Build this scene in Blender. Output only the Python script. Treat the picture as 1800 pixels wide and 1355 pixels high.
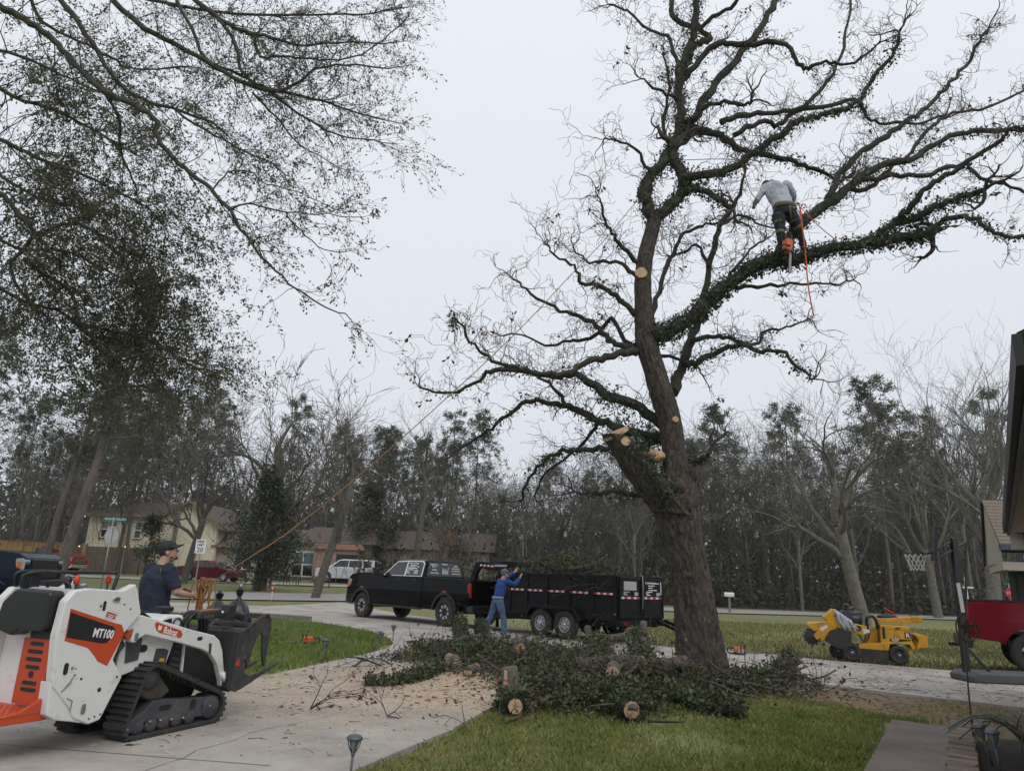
import bpy, bmesh, math, random
import numpy as np
from mathutils import Vector, Matrix, Euler, noise as mnoise
for _o in list(bpy.data.objects): bpy.data.objects.remove(_o)
SC = bpy.context.scene; COL = SC.collection
RAD = math.radians
# ---------------------------------------------------------------- camera
F_PX, PITCH, ROLL, CAM_H = 1240.0, RAD(15.4), RAD(2.2), 1.5
cd = bpy.data.cameras.new('camera'); cam = bpy.data.objects.new('camera', cd); COL.objects.link(cam)
cd.sensor_width = 36.0; cd.lens = F_PX/1800*36.0; cd.clip_start = 0.1; cd.clip_end = 1500
_F = Vector((0, math.cos(PITCH), math.sin(PITCH))); _U0 = Vector((0, -math.sin(PITCH), math.cos(PITCH))); _R0 = Vector((1, 0, 0))
_R = _R0*math.cos(ROLL) + _U0*math.sin(ROLL); _U = -_R0*math.sin(ROLL) + _U0*math.cos(ROLL)
cam.matrix_world = Matrix(((_R.x, _U.x, -_F.x, 0), (_R.y, _U.y, -_F.y, 0), (_R.z, _U.z, -_F.z, CAM_H), (0, 0, 0, 1)))
SC.camera = cam
# ---------------------------------------------------------------- sky: even overcast
W = bpy.data.worlds.new('World'); SC.world = W; W.use_nodes = True
nt = W.node_tree; nt.nodes.clear()
out = nt.nodes.new('ShaderNodeOutputWorld'); bg = nt.nodes.new('ShaderNodeBackground')
sky = nt.nodes.new('ShaderNodeTexSky'); sky.sky_type = 'NISHITA'; sky.sun_disc = False
SUN_EL, SUN_AZ = RAD(48), RAD(150)
sky.sun_elevation = SUN_EL; sky.sun_rotation = SUN_AZ; sky.dust_density = 4.0; sky.air_density = 1.0
hs = nt.nodes.new('ShaderNodeHueSaturation'); hs.inputs['Saturation'].default_value = 0.25
sc_ = nt.nodes.new('ShaderNodeVectorMath'); sc_.operation = 'SCALE'; sc_.inputs['Scale'].default_value = 0.10
mx = nt.nodes.new('ShaderNodeMix'); mx.data_type = 'RGBA'; mx.inputs['Factor'].default_value = 0.86
tc = nt.nodes.new('ShaderNodeTexCoord'); sep = nt.nodes.new('ShaderNodeSeparateXYZ')
ramp = nt.nodes.new('ShaderNodeValToRGB')
ramp.color_ramp.elements[0].position = 0.0; ramp.color_ramp.elements[0].color = (0.775, 0.815, 0.895, 1)
ramp.color_ramp.elements[1].position = 0.75; ramp.color_ramp.elements[1].color = (0.955, 0.995, 1.07, 1)
nt.links.new(tc.outputs['Generated'], sep.inputs[0]); nt.links.new(sep.outputs['Z'], ramp.inputs['Fac'])
nt.links.new(sky.outputs[0], hs.inputs['Color']); nt.links.new(hs.outputs[0], sc_.inputs[0])
nt.links.new(sc_.outputs[0], mx.inputs['A']); nt.links.new(ramp.outputs[0], mx.inputs['B'])
nt.links.new(mx.outputs['Result'], bg.inputs['Color']); bg.inputs['Strength'].default_value = 1.0
nt.links.new(bg.outputs[0], out.inputs['Surface'])
# ---------------------------------------------------------------- veiled sun, very soft
sl = bpy.data.lights.new('sun', 'SUN'); sl.energy = 0.9; sl.angle = RAD(25); sl.color = (1, 0.96, 0.9)
so = bpy.data.objects.new('sun', sl); COL.objects.link(so)
_sd = Vector((math.sin(SUN_AZ)*math.cos(SUN_EL), math.cos(SUN_AZ)*math.cos(SUN_EL), math.sin(SUN_EL)))
so.rotation_euler = (-_sd).to_track_quat('-Z', 'Y').to_euler()
SC.view_settings.view_transform = 'Standard'; SC.view_settings.look = 'None'
SC.view_settings.exposure = 0.0; SC.view_settings.gamma = 1.0
SC.render.engine = 'CYCLES'
try: SC.cycles.use_denoising = True; SC.cycles.max_bounces = 5; SC.cycles.transparent_max_bounces = 6; SC.cycles.volume_bounces = 0
except Exception: pass
# ---------------------------------------------------------------- pixel <-> place (photo pixels 1800x1355)
def ray(px, py):
    u = px-900; v = 677.5-py
    u, v = u*math.cos(ROLL)-v*math.sin(ROLL), u*math.sin(ROLL)+v*math.cos(ROLL)
    return Vector((u, F_PX*math.cos(PITCH)-v*math.sin(PITCH), F_PX*math.sin(PITCH)+v*math.cos(PITCH)))
def at(px, py, Y):
    d = ray(px, py); t = Y/d.y; return Vector((d.x*t, Y, d.z*t+CAM_H))
def sstep(a, b, x):
    t = max(0.0, min(1.0, (x-a)/(b-a))); return t*t*(3-2*t)
def gz(x, y):      # terrain: level here, rising gently towards the houses on the left
    r = max(0.0, y-30)*0.0235*sstep(14, -8, x)
    return min(r, 1.3) + 0.5*sstep(75, 130, y) + 0.30*sstep(-9.5, -13, x)*sstep(13, 17, y)*sstep(27, 22, y)
def gp(px, py, z=0.0):
    d = ray(px, py); t = (z-CAM_H)/d.z; return Vector((d.x*t, d.y*t, z))
def on(px, Y):      # ground point under pixel column px at distance Y
    d = ray(px, 1000); p = at(px, 1000, Y)
    for _ in range(3):
        z = gz(p.x, Y); q = ray(px, 1000)
        lo, hi = 600, 1600
        for _k in range(30):
            m = (lo+hi)/2
            if at(px, m, Y).z > z: lo = m
            else: hi = m
        p = at(px, lo, Y)
    return Vector((p.x, Y, gz(p.x, Y)))
# ---------------------------------------------------------------- materials
MATS = {}
def mat(name, c1, c2=None, rough=0.7, scale=8.0, bump=0.0, bscale=None, metal=0.0, detail=4.0, stretch=None, coat=0.0,
        spec=None, c3=None, scale3=1.0, bdist=.02, thr3=(0.5, 0.6), trans=0.0, alpha=None, coords='Object', emit=None):
    if name in MATS: return MATS[name]
    m = bpy.data.materials.new(name); m.use_nodes = True; n = m.node_tree.nodes; l = m.node_tree.links
    b = n['Principled BSDF']; b.inputs['Roughness'].default_value = rough; b.inputs['Metallic'].default_value = metal
    if coat: b.inputs['Coat Weight'].default_value = coat; b.inputs['Coat Roughness'].default_value = 0.05
    if spec is not None: b.inputs['Specular IOR Level'].default_value = spec
    if trans: b.inputs['Transmission Weight'].default_value = trans
    b.inputs['Base Color'].default_value = (*c1, 1)
    if emit: b.inputs['Emission Color'].default_value = (*emit[0], 1); b.inputs['Emission Strength'].default_value = emit[1]
    if c2 is not None or bump or c3 is not None:
        t = n.new('ShaderNodeTexCoord'); mp = n.new('ShaderNodeMapping')
        if stretch: mp.inputs['Scale'].default_value = stretch
        l.new(t.outputs[coords], mp.inputs[0])
        nz = n.new('ShaderNodeTexNoise'); nz.inputs['Scale'].default_value = scale; nz.inputs['Detail'].default_value = detail
        nz.inputs['Roughness'].default_value = 0.65
        l.new(mp.outputs[0], nz.inputs['Vector'])
        col = None
        if c2 is not None:
            r = n.new('ShaderNodeValToRGB'); r.color_ramp.elements[0].position = 0.3; r.color_ramp.elements[1].position = 0.7
            r.color_ramp.elements[0].color = (*c1, 1); r.color_ramp.elements[1].color = (*c2, 1)
            l.new(nz.outputs['Fac'], r.inputs[0]); col = r.outputs[0]
        if c3 is not None:
            n3 = n.new('ShaderNodeTexNoise'); n3.inputs['Scale'].default_value = scale3; n3.inputs['Detail'].default_value = 6
            n3.inputs['Roughness'].default_value = 0.7
            l.new(mp.outputs[0], n3.inputs['Vector'])
            mr = n.new('ShaderNodeMapRange'); mr.inputs['From Min'].default_value = thr3[0]; mr.inputs['From Max'].default_value = thr3[1]
            l.new(n3.outputs['Fac'], mr.inputs['Value'])
            x = n.new('ShaderNodeMix'); x.data_type = 'RGBA'; l.new(mr.outputs[0], x.inputs['Factor'])
            if col is None: x.inputs['A'].default_value = (*c1, 1)
            else: l.new(col, x.inputs['A'])
            x.inputs['B'].default_value = (*c3, 1); col = x.outputs['Result']
        if col is not None: l.new(col, b.inputs['Base Color'])
        if bump:
            nb = nz
            if bscale:
                nb = n.new('ShaderNodeTexNoise'); nb.inputs['Scale'].default_value = bscale; nb.inputs['Detail'].default_value = 5
                l.new(mp.outputs[0], nb.inputs['Vector'])
            bp = n.new('ShaderNodeBump'); bp.inputs['Strength'].default_value = min(1.0, bump); bp.inputs['Distance'].default_value = bdist
            l.new(nb.outputs['Fac'], bp.inputs['Height']); l.new(bp.outputs[0], b.inputs['Normal'])
    MATS[name] = m; return m
def leafmat(name, c1, c2, rough=0.6, tr=0.25, scale=3.0):
    if name in MATS: return MATS[name]
    m = mat(name, c1, c2, rough=rough, scale=scale)
    n = m.node_tree.nodes; l = m.node_tree.links; b = n['Principled BSDF']
    td = n.new('ShaderNodeBsdfTranslucent'); ms = n.new('ShaderNodeMixShader'); ms.inputs[0].default_value = tr
    src = b.inputs['Base Color'].links[0].from_socket; l.new(src, td.inputs['Color'])
    l.new(b.outputs[0], ms.inputs[1]); l.new(td.outputs[0], ms.inputs[2]); l.new(ms.outputs[0], n['Material Output'].inputs['Surface'])
    return m
# ---------------------------------------------------------------- mesh building
def ortho(d):
    d = d.normalized(); a = Vector((0, 0, 1)) if abs(d.z) < 0.9 else Vector((1, 0, 0))
    x = d.cross(a).normalized(); return x, d.cross(x).normalized()
class MB:
    def __init__(s): s.v = []; s.f = []; s.sm = []
    def add(s, vs, fs, smooth=False):
        o = len(s.v); s.v.extend([tuple(p) for p in vs]); s.f.extend([tuple(i+o for i in f) for f in fs]); s.sm.extend([smooth]*len(fs)); return s
    def box(s, c, size, rot=None, top=None):
        x, y, z = size[0]/2, size[1]/2, size[2]/2; tx, ty = top if top else (1, 1)
        vs = [Vector(p) for p in ((-x,-y,-z),(x,-y,-z),(x,y,-z),(-x,y,-z),(-x*tx,-y*ty,z),(x*tx,-y*ty,z),(x*tx,y*ty,z),(-x*tx,y*ty,z))]
        if rot is not None:
            R = rot if isinstance(rot, Matrix) else Euler(rot).to_matrix(); vs = [R @ p for p in vs]
        c = Vector(c); return s.add([p+c for p in vs], [(0,3,2,1),(4,5,6,7),(0,1,5,4),(1,2,6,5),(2,3,7,6),(3,0,4,7)])
    def bar(s, p0, p1, w, h, up=(0, 0, 1)):     # rectangular bar between two points
        p0, p1 = Vector(p0), Vector(p1); d = (p1-p0).normalized(); u = Vector(up)
        x = d.cross(u);
        if x.length < 1e-4: x = d.cross(Vector((1, 0, 0)))
        x.normalize(); y = x.cross(d).normalized(); x = x*w/2; y = y*h/2
        vs = [p0-x-y, p0+x-y, p0+x+y, p0-x+y, p1-x-y, p1+x-y, p1+x+y, p1-x+y]
        return s.add(vs, [(0,3,2,1),(4,5,6,7),(0,1,5,4),(1,2,6,5),(2,3,7,6),(3,0,4,7)])
    def cyl(s, p0, p1, r0, r1=None, n=14, cap=True):
        return s.tube([p0, p1], [r0, r0 if r1 is None else r1], n, cap)
    def tube(s, pts, rad, n=8, cap=True, jit=0.0, rnd=None):
        pts = [Vector(p) for p in pts]; k = len(pts)
        if not hasattr(rad, '__len__'): rad = [rad]*k
        o = len(s.v); x, y = ortho(pts[1]-pts[0]); pd = (pts[1]-pts[0]).normalized()
        for i in range(k):
            a = pts[max(0, i-1)]; b = pts[min(k-1, i+1)]; d = (b-a).normalized() if (b-a).length > 1e-9 else pd
            q = pd.rotation_difference(d); x = q @ x; y = q @ y; pd = d
            for j in range(n):
                t = 2*math.pi*j/n; r = rad[i]
                if jit: r *= 1+rnd.uniform(-jit, jit)
                s.v.append(tuple(pts[i] + x*(r*math.cos(t)) + y*(r*math.sin(t))))
        for i in range(k-1):
            for j in range(n):
                a = o+i*n+j; b = o+i*n+(j+1) % n; s.f.append((a, b, b+n, a+n)); s.sm.append(True)
        if cap:
            s.f.append(tuple(o+j for j in range(n))[::-1]); s.sm.append(False)
            s.f.append(tuple(o+(k-1)*n+j for j in range(n))); s.sm.append(False)
        return s
    def prism(s, poly, y0, y1, M=None, scale1=None):     # poly in (x, z), extruded along y
        n = len(poly); A = [Vector((p[0], y0, p[1])) for p in poly]; B = [Vector((p[0], y1, p[1])) for p in poly]
        if scale1:
            cx = sum(p[0] for p in poly)/n; cz = sum(p[1] for p in poly)/n
            B = [Vector((cx+(p[0]-cx)*scale1, y1, cz+(p[1]-cz)*scale1)) for p in poly]
        vs = A+B
        if M is not None: vs = [M @ p for p in vs]
        area = sum(poly[i][0]*poly[(i+1) % n][1]-poly[(i+1) % n][0]*poly[i][1] for i in range(n))
        fs = [tuple(range(n)), tuple(range(2*n-1, n-1, -1))] + [(i, i+n, (i+1) % n+n, (i+1) % n) for i in range(n)]
        if (area > 0) == (y1 < y0): fs = [f[::-1] for f in fs]
        return s.add(vs, fs)
    def ell(s, c, r, n=12, rot=None, m=None):
        m = m or max(4, n//2); c = Vector(c); r = r if hasattr(r, '__len__') else (r, r, r)
        R = None if rot is None else (rot if isinstance(rot, Matrix) else Euler(rot).to_matrix())
        vs = [];
        for i in range(m+1):
            ph = math.pi*i/m
            for j in range(n):
                th = 2*math.pi*j/n
                p = Vector((r[0]*math.sin(ph)*math.cos(th), r[1]*math.sin(ph)*math.sin(th), r[2]*math.cos(ph)))
                vs.append((R @ p if R else p)+c)
        fs = [(i*n+j, (i+1)*n+j, (i+1)*n+(j+1) % n, i*n+(j+1) % n) for i in range(m) for j in range(n)]
        return s.add(vs, fs, True)
    def lathe(s, prof, c, axis=(0, 1, 0), n=24, smooth=True):   # prof: (radius, offset along axis)
        c = Vector(c); ax = Vector(axis).normalized(); x, y = ortho(ax); vs = []
        for r, h in prof:
            for j in range(n):
                t = 2*math.pi*j/n; vs.append(c+ax*h+x*(r*math.cos(t))+y*(r*math.sin(t)))
        k = len(prof); fs = [(i*n+j, i*n+(j+1) % n, (i+1)*n+(j+1) % n, (i+1)*n+j) for i in range(k-1) for j in range(n)]
        return s.add(vs, fs, smooth)
    def poly3(s, pts): return s.add(pts, [tuple(range(len(pts)))])
    def mesh(s, name='mesh'):
        me = bpy.data.meshes.new(name); me.from_pydata(s.v, [], s.f)
        me.polygons.foreach_set('use_smooth', s.sm); me.update(); return me
    def build(s, name, m, parent=None, bevel=0.0, seg=2, loc=None, rot=None, fix=False, remesh=0.0, smooth=0):
        me = s.mesh(name)
        if fix:
            b = bmesh.new(); b.from_mesh(me); bmesh.ops.recalc_face_normals(b, faces=b.faces); b.to_mesh(me); b.free()
        o = bpy.data.objects.new(name, me); COL.objects.link(o)
        if m is not None: me.materials.append(m)
        if parent is not None: o.parent = parent
        if loc is not None: o.location = loc
        if rot is not None: o.rotation_euler = rot
        if remesh:
            r = o.modifiers.new('remesh', 'REMESH'); r.mode = 'VOXEL'; r.voxel_size = remesh; r.use_smooth_shade = True
            if smooth:
                q = o.modifiers.new('smooth', 'SMOOTH'); q.iterations = smooth; q.factor = 0.5
        if bevel:
            q = o.modifiers.new('bevel', 'BEVEL'); q.width = bevel; q.segments = seg; q.limit_method = 'ANGLE'; q.angle_limit = RAD(35)
        return o
def tag(o, label, cat=None, group=None, kind=None):
    if label: o['label'] = label
    if cat: o['category'] = cat
    if group: o['group'] = group
    if kind: o['kind'] = kind
    return o
def thing(name, label, cat, loc=(0, 0, 0), rz=0.0, group=None):
    o = bpy.data.objects.new(name, None); COL.objects.link(o); o.empty_display_size = 0.2
    o.location = loc; o.rotation_euler = (0, 0, rz); return tag(o, label, cat, group)
def copy_tree(o, parent=None):
    c = o.copy(); COL.objects.link(c)
    if parent is not None: c.parent = parent
    for ch in list(o.children): copy_tree(ch, c)
    return c
def npmesh(name, V, Fq, m, parent=None, smooth=False):   # quads or tris as numpy arrays
    me = bpy.data.meshes.new(name); V = np.asarray(V, dtype=np.float32); Fq = np.asarray(Fq, dtype=np.int32)
    k = Fq.shape[1]; me.vertices.add(len(V)); me.vertices.foreach_set('co', V.ravel())
    me.loops.add(Fq.size); me.loops.foreach_set('vertex_index', Fq.ravel())
    me.polygons.add(len(Fq)); me.polygons.foreach_set('loop_start', np.arange(0, Fq.size, k, dtype=np.int32))
    me.polygons.foreach_set('loop_total', np.full(len(Fq), k, dtype=np.int32))
    if smooth: me.polygons.foreach_set('use_smooth', np.ones(len(Fq), dtype=bool))
    me.update(calc_edges=True); me.validate()
    o = bpy.data.objects.new(name, me); COL.objects.link(o)
    if m is not None: me.materials.append(m)
    if parent is not None: o.parent = parent
    return o
def text(name, s, size, m, parent, M, depth=0.002, align='LEFT', sx=1.0, shear=0.0, bold=0.0):
    cu = bpy.data.curves.new(name, 'FONT'); cu.body = s; cu.size = size; cu.extrude = depth; cu.align_x = align; cu.shear = shear
    cu.space_character = 1.0; cu.offset = bold; cu.resolution_u = 2
    t = bpy.data.objects.new(name, cu); COL.objects.link(t)
    dg = bpy.context.evaluated_depsgraph_get(); me = bpy.data.meshes.new_from_object(t.evaluated_get(dg))
    bpy.data.objects.remove(t); o = bpy.data.objects.new(name, me); COL.objects.link(o); me.materials.clear(); me.materials.append(m)
    for v in me.vertices: v.co.x *= sx
    if parent is not None: o.parent = parent
    o.matrix_local = M; return o
def frame(o, x, y):       # matrix with local x, y axes -> for lettering on a surface
    x = Vector(x).normalized(); y = Vector(y).normalized(); z = x.cross(y).normalized(); y = z.cross(x)
    return Matrix(((x.x, y.x, z.x, o[0]), (x.y, y.y, z.y, o[1]), (x.z, y.z, z.z, o[2]), (0, 0, 0, 1)))
# ================================================================ SETTING
def pix(x, y, z):
    z -= CAM_H; a = y*math.cos(PITCH)+z*math.sin(PITCH); v = -y*math.sin(PITCH)+z*math.cos(PITCH)
    if a < 0.05: return (-9999, 9999)
    u, v = x*F_PX/a, v*F_PX/a
    return (900+u*math.cos(ROLL)+v*math.sin(ROLL), 677.5+u*math.sin(ROLL)-v*math.cos(ROLL))
def inpoly(x, y, P):
    c = False; n = len(P); j = n-1
    for i in range(n):
        if (P[i][1] > y) != (P[j][1] > y) and x < (P[j][0]-P[i][0])*(y-P[i][1])/(P[j][1]-P[i][1])+P[i][0]: c = not c
        j = i
    return c
SLAB = 0.05
def gpoly(pp, z=SLAB): return [gp(a, b, z) for a, b in pp]
def xy(P): return [(p.x, p.y) for p in P]
# outline of the drive in plan: street apron, truck arm, junction, right arm, near arm
DRIVE = xy(gpoly([(470, 1066), (600, 1063), (700, 1078), (800, 1090), (900, 1103), (1050, 1124), (1180, 1137), (1277, 1142), (1457, 1160), (1600, 1172), (1800, 1188)])) \
      + [(16.5, 17.2), (16.5, 11.0)] + xy(gpoly([(1800, 1243), (1600, 1220), (1480, 1206), (1397, 1197), (1300, 1191), (1180, 1196), (1050, 1203), (960, 1212), (885, 1230), (790, 1283), (700, 1320), (612, 1357)])) \
      + [(-1.55, 5.0), (-1.9, 3.0), (-2.0, -4.0), (-8.5, -4.0), (-6.6, 6.0)] + xy(gpoly([(0, 1265), (150, 1232), (300, 1207), (480, 1184), (560, 1167), (640, 1150), (684, 1138), (692, 1130), (684, 1121), (655, 1110), (600, 1099), (540, 1091), (480, 1086), (400, 1081), (300, 1078)])) \
      + [(-17.0, 30.5), (-12.0, 31.5)]
WALK = xy(gpoly([(1568, 1262), (1677, 1278), (1667, 1355), (1652, 1440), (1465, 1440), (1517, 1355)]))
ISLAND_PX = [(0, 1265), (150, 1232), (300, 1207), (480, 1184), (560, 1167), (640, 1150), (692, 1130), (655, 1110), (540, 1091), (400, 1081), (-100, 1075), (-300, 1300)]
DIRT_PX = [(1270, 1180), (1400, 1198), (1600, 1222), (1800, 1245), (1950, 1262), (1950, 1345), (1720, 1296), (1600, 1262), (1560, 1258), (1460, 1234), (1340, 1217), (1230, 1212)]
EDGE_PX = [(600, 1372), (885, 1233), (960, 1216), (930, 1262), (860, 1292), (790, 1380)]
MULCH_PX = [(1700, 1300), (1900, 1300), (1900, 1420), (1690, 1420)]
STREET = [(70, 58), (40, 54.5), (20, 50.5), (5, 45.5), (-6, 41), (-14, 37.2), (-26, 33.8), (-50, 30), (-90, 27)]
def zone(x, y):
    p = pix(x, y, 0); n = mnoise.noise(Vector((x*0.9, y*0.9, 0)))*26+mnoise.noise(Vector((x*3, y*3, 5)))*14
    d = lit = fo = mu = 0.0
    if inpoly(p[0]+n, p[1]+n*0.35, DIRT_PX): d = 0.85
    elif inpoly(p[0]+n, p[1]+n*0.35, EDGE_PX): d = 0.4
    if inpoly(p[0], p[1], MULCH_PX): mu = 1.0; d = 0
    r = math.hypot((x-2.2)/3.6, (y-12.6)/2.6)+n*0.008
    lit = max(0.0, min(1.0, (1.25-r)*1.6))
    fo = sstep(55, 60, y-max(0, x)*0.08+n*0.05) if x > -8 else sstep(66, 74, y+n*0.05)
    return (d, lit, fo, mu)
def axis(segs):
    o = []
    for a, b, st in segs:
        k = max(1, int(round((b-a)/st))); o += [a+(b-a)*i/k for i in range(k)]
    return o+[segs[-1][1]]
gx = axis([(-420, -60, 30), (-60, -12, 3), (-12, 14, 0.2), (14, 60, 2.5), (60, 420, 30)])
gy = axis([(-60, -4, 8), (-4, 4, 1), (4, 17, 0.16), (17, 60, 1.5), (60, 140, 5), (140, 600, 40)])
V = [(x, y, gz(x, y)+(0.012*mnoise.noise(Vector((x*1.5, y*1.5, 0))) if y < 30 else 0)) for y in gy for x in gx]
nx = len(gx); Fq = [(j*nx+i, j*nx+i+1, (j+1)*nx+i+1, (j+1)*nx+i) for j in range(len(gy)-1) for i in range(nx-1)]
def ground_mat():
    m = mat('lawn', (0.110, 0.135, 0.036), (0.195, 0.195, 0.075), rough=0.95, scale=2.2, bump=0.8, bscale=40, detail=8, c3=(0.20, 0.16, 0.085), scale3=0.35, thr3=(0.50, 0.72))
    n = m.node_tree.nodes; l = m.node_tree.links; b = n['Principled BSDF']
    src = b.inputs['Base Color'].links[0].from_socket
    at_ = n.new('ShaderNodeAttribute'); at_.attribute_name = 'zone'; sp = n.new('ShaderNodeSeparateColor'); l.new(at_.outputs['Color'], sp.inputs[0])
    def noisecol(c1, c2, s):
        nz = n.new('ShaderNodeTexNoise'); nz.inputs['Scale'].default_value = s; nz.inputs['Detail'].default_value = 8; nz.inputs['Roughness'].default_value = 0.75
        t = n.new('ShaderNodeTexCoord'); l.new(t.outputs['Object'], nz.inputs['Vector'])
        r = n.new('ShaderNodeValToRGB'); r.color_ramp.elements[0].position = 0.35; r.color_ramp.elements[1].position = 0.65
        r.color_ramp.elements[0].color = (*c1, 1); r.color_ramp.elements[1].color = (*c2, 1); l.new(nz.outputs[0], r.inputs[0]); return r.outputs[0]
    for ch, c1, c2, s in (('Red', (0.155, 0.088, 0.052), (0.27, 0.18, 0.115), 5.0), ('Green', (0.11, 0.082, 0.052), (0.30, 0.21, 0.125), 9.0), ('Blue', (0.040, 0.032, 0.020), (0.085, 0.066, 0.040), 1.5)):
        x = n.new('ShaderNodeMix'); x.data_type = 'RGBA'; l.new(sp.outputs[ch], x.inputs['Factor']); l.new(src, x.inputs['A']); l.new(noisecol(c1, c2, s), x.inputs['B']); src = x.outputs['Result']
    x = n.new('ShaderNodeMix'); x.data_type = 'RGBA'; l.new(at_.outputs['Alpha'], x.inputs['Factor']); l.new(src, x.inputs['A']); l.new(noisecol((0.018, 0.014, 0.012), (0.05, 0.038, 0.03), 20), x.inputs['B'])
    l.new(x.outputs['Result'], b.inputs['Base Color']); return m
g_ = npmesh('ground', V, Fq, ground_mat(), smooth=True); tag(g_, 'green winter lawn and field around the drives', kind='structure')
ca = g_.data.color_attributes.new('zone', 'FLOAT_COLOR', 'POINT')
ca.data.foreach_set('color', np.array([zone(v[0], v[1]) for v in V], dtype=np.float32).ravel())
# concrete
def concrete(name, c1, c2, saw=False):
    m = mat(name, c1, c2, rough=0.9, scale=1.1, bump=0.25, bscale=60, detail=10, c3=tuple(v*0.62 for v in c1), scale3=0.8, thr3=(0.48, 0.72))
    if saw:
        n = m.node_tree.nodes; l = m.node_tree.links; b = n['Principled BSDF']; src = b.inputs['Base Color'].links[0].from_socket
        t = n.new('ShaderNodeTexCoord')
        fac = None
        for (cx, cy, rx, ry, hi) in ((-0.55, 11.3, 2.1, 1.7, 1.0), (-1.9, 10.2, 2.4, 2.6, 0.55), (-0.5, 9.6, 1.3, 1.2, 0.8)):
            mp = n.new('ShaderNodeMapping'); mp.vector_type = 'POINT'
            mp.inputs['Location'].default_value = (-cx/rx, -cy/ry, 0); mp.inputs['Scale'].default_value = (1/rx, 1/ry, 0); l.new(t.outputs['Object'], mp.inputs[0])
            ln = n.new('ShaderNodeVectorMath'); ln.operation = 'LENGTH'; l.new(mp.outputs[0], ln.inputs[0])
            nz = n.new('ShaderNodeTexNoise'); nz.inputs['Scale'].default_value = 2.5; nz.inputs['Detail'].default_value = 9; nz.inputs['Roughness'].default_value = 0.8; l.new(t.outputs['Object'], nz.inputs['Vector'])
            ad = n.new('ShaderNodeMath'); ad.operation = 'MULTIPLY_ADD'; l.new(nz.outputs[0], ad.inputs[0]); ad.inputs[1].default_value = -1.9; l.new(ln.outputs['Value'], ad.inputs[2])
            mr = n.new('ShaderNodeMapRange'); mr.inputs['From Min'].default_value = 0.30; mr.inputs['From Max'].default_value = -0.45; mr.inputs['To Max'].default_value = hi; l.new(ad.outputs[0], mr.inputs['Value'])
            if fac is None: fac = mr.outputs[0]
            else:
                q = n.new('ShaderNodeMath'); q.operation = 'MAXIMUM'; l.new(fac, q.inputs[0]); l.new(mr.outputs[0], q.inputs[1]); fac = q.outputs[0]
        nz = n.new('ShaderNodeTexNoise'); nz.inputs['Scale'].default_value = 30; nz.inputs['Detail'].default_value = 6; l.new(t.outputs['Object'], nz.inputs['Vector'])
        r = n.new('ShaderNodeValToRGB'); r.color_ramp.elements[0].position = 0.35; r.color_ramp.elements[1].position = 0.62
        r.color_ramp.elements[0].color = (0.27, 0.19, 0.12, 1); r.color_ramp.elements[1].color = (0.53, 0.415, 0.285, 1); l.new(nz.outputs[0], r.inputs[0])
        x = n.new('ShaderNodeMix'); x.data_type = 'RGBA'; l.new(fac, x.inputs['Factor']); l.new(src, x.inputs['A']); l.new(r.outputs[0], x.inputs['B']); l.new(x.outputs['Result'], b.inputs['Base Color'])
    return m
def sheet(name, poly, z, m, thick=0.0, label=None, parent=None):
    b = MB(); n = len(poly)
    if thick:
        A = [(p[0], p[1], z+gz(p[0], p[1])) for p in poly]; B = [(p[0], p[1], z+gz(p[0], p[1])-thick) for p in poly]
        ar = sum(poly[i][0]*poly[(i+1) % n][1]-poly[(i+1) % n][0]*poly[i][1] for i in range(n))
        top = tuple(range(n)) if ar > 0 else tuple(range(n))[::-1]
        b.add(A+B, [top]+[((i+1) % n, i, i+n, (i+1) % n+n) for i in range(n)])
    o = b.build(name, m, parent, fix=False)
    return tag(o, label, kind='structure') if parent is None else o
M_DRIVE = concrete('drive_concrete', (0.29, 0.26, 0.23), (0.44, 0.405, 0.365), True)
sheet('driveway', DRIVE, SLAB, M_DRIVE, 0.16, 'pale concrete drive strewn with sawdust')
sheet('walkway', WALK, 0.045, concrete('walk_concrete', (0.14, 0.112, 0.092), (0.235, 0.195, 0.165)), 0.16, 'grey aggregate front walk')
M_JOINT = mat('joint', (0.17, 0.155, 0.14))
for a, b in (((-6.6, 6.75), (-1.75, 6.05)), ((-5.9, 9.2), (-0.2, 9.5)), ((-9.8, 27.5), (-6.1, 31.0)), ((-3.9, 21.5), (-2.3, 25.9)), ((9.9, 12.6), (10.5, 15.6)), ((5.6, 14.1), (6.1, 17.1))):
    a, b = Vector((*a, 0.0545)), Vector((*b, 0.0545)); s = (b-a).normalized().cross(Vector((0, 0, 1)))*0.006
    tag(MB().poly3([a-s, a+s, b+s, b-s]).build('drive_joint', M_JOINT), 'dark joint line across the concrete drive', kind='structure')
def ribbon(name, line, w, z, m, label):
    V = []; n = len(line)
    pts = []
    for i in range(n-1):
        for k in range(8):
            t = k/8; pts.append((line[i][0]*(1-t)+line[i+1][0]*t, line[i][1]*(1-t)+line[i+1][1]*t))
    pts.append(line[-1]); b = MB()
    for i, p in enumerate(pts):
        q0 = pts[max(0, i-1)]; q1 = pts[min(len(pts)-1, i+1)]; d = Vector((q1[0]-q0[0], q1[1]-q0[1], 0)).normalized(); s = Vector((-d.y, d.x, 0))*w/2
        for sg in (-1, 1):
            x, y = p[0]+s.x*sg, p[1]+s.y*sg; V.append((x, y, gz(x, y)+z))
    b.add(V, [(2*i, 2*i+1, 2*i+3, 2*i+2) for i in range(len(pts)-1)], True)
    return tag(b.build(name, m, fix=True), label, kind='structure')
M_ROAD = mat('street_asphalt', (0.23, 0.215, 0.205), (0.31, 0.295, 0.28), rough=0.95, scale=1.5, detail=8, bump=0.2, bscale=50)
ribbon('street', STREET, 6.6, 0.06, M_ROAD, 'worn grey street past the yard')
M_KERB = mat('kerb_concrete', (0.15, 0.14, 0.125), (0.24, 0.225, 0.2), rough=0.95, scale=4)
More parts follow.
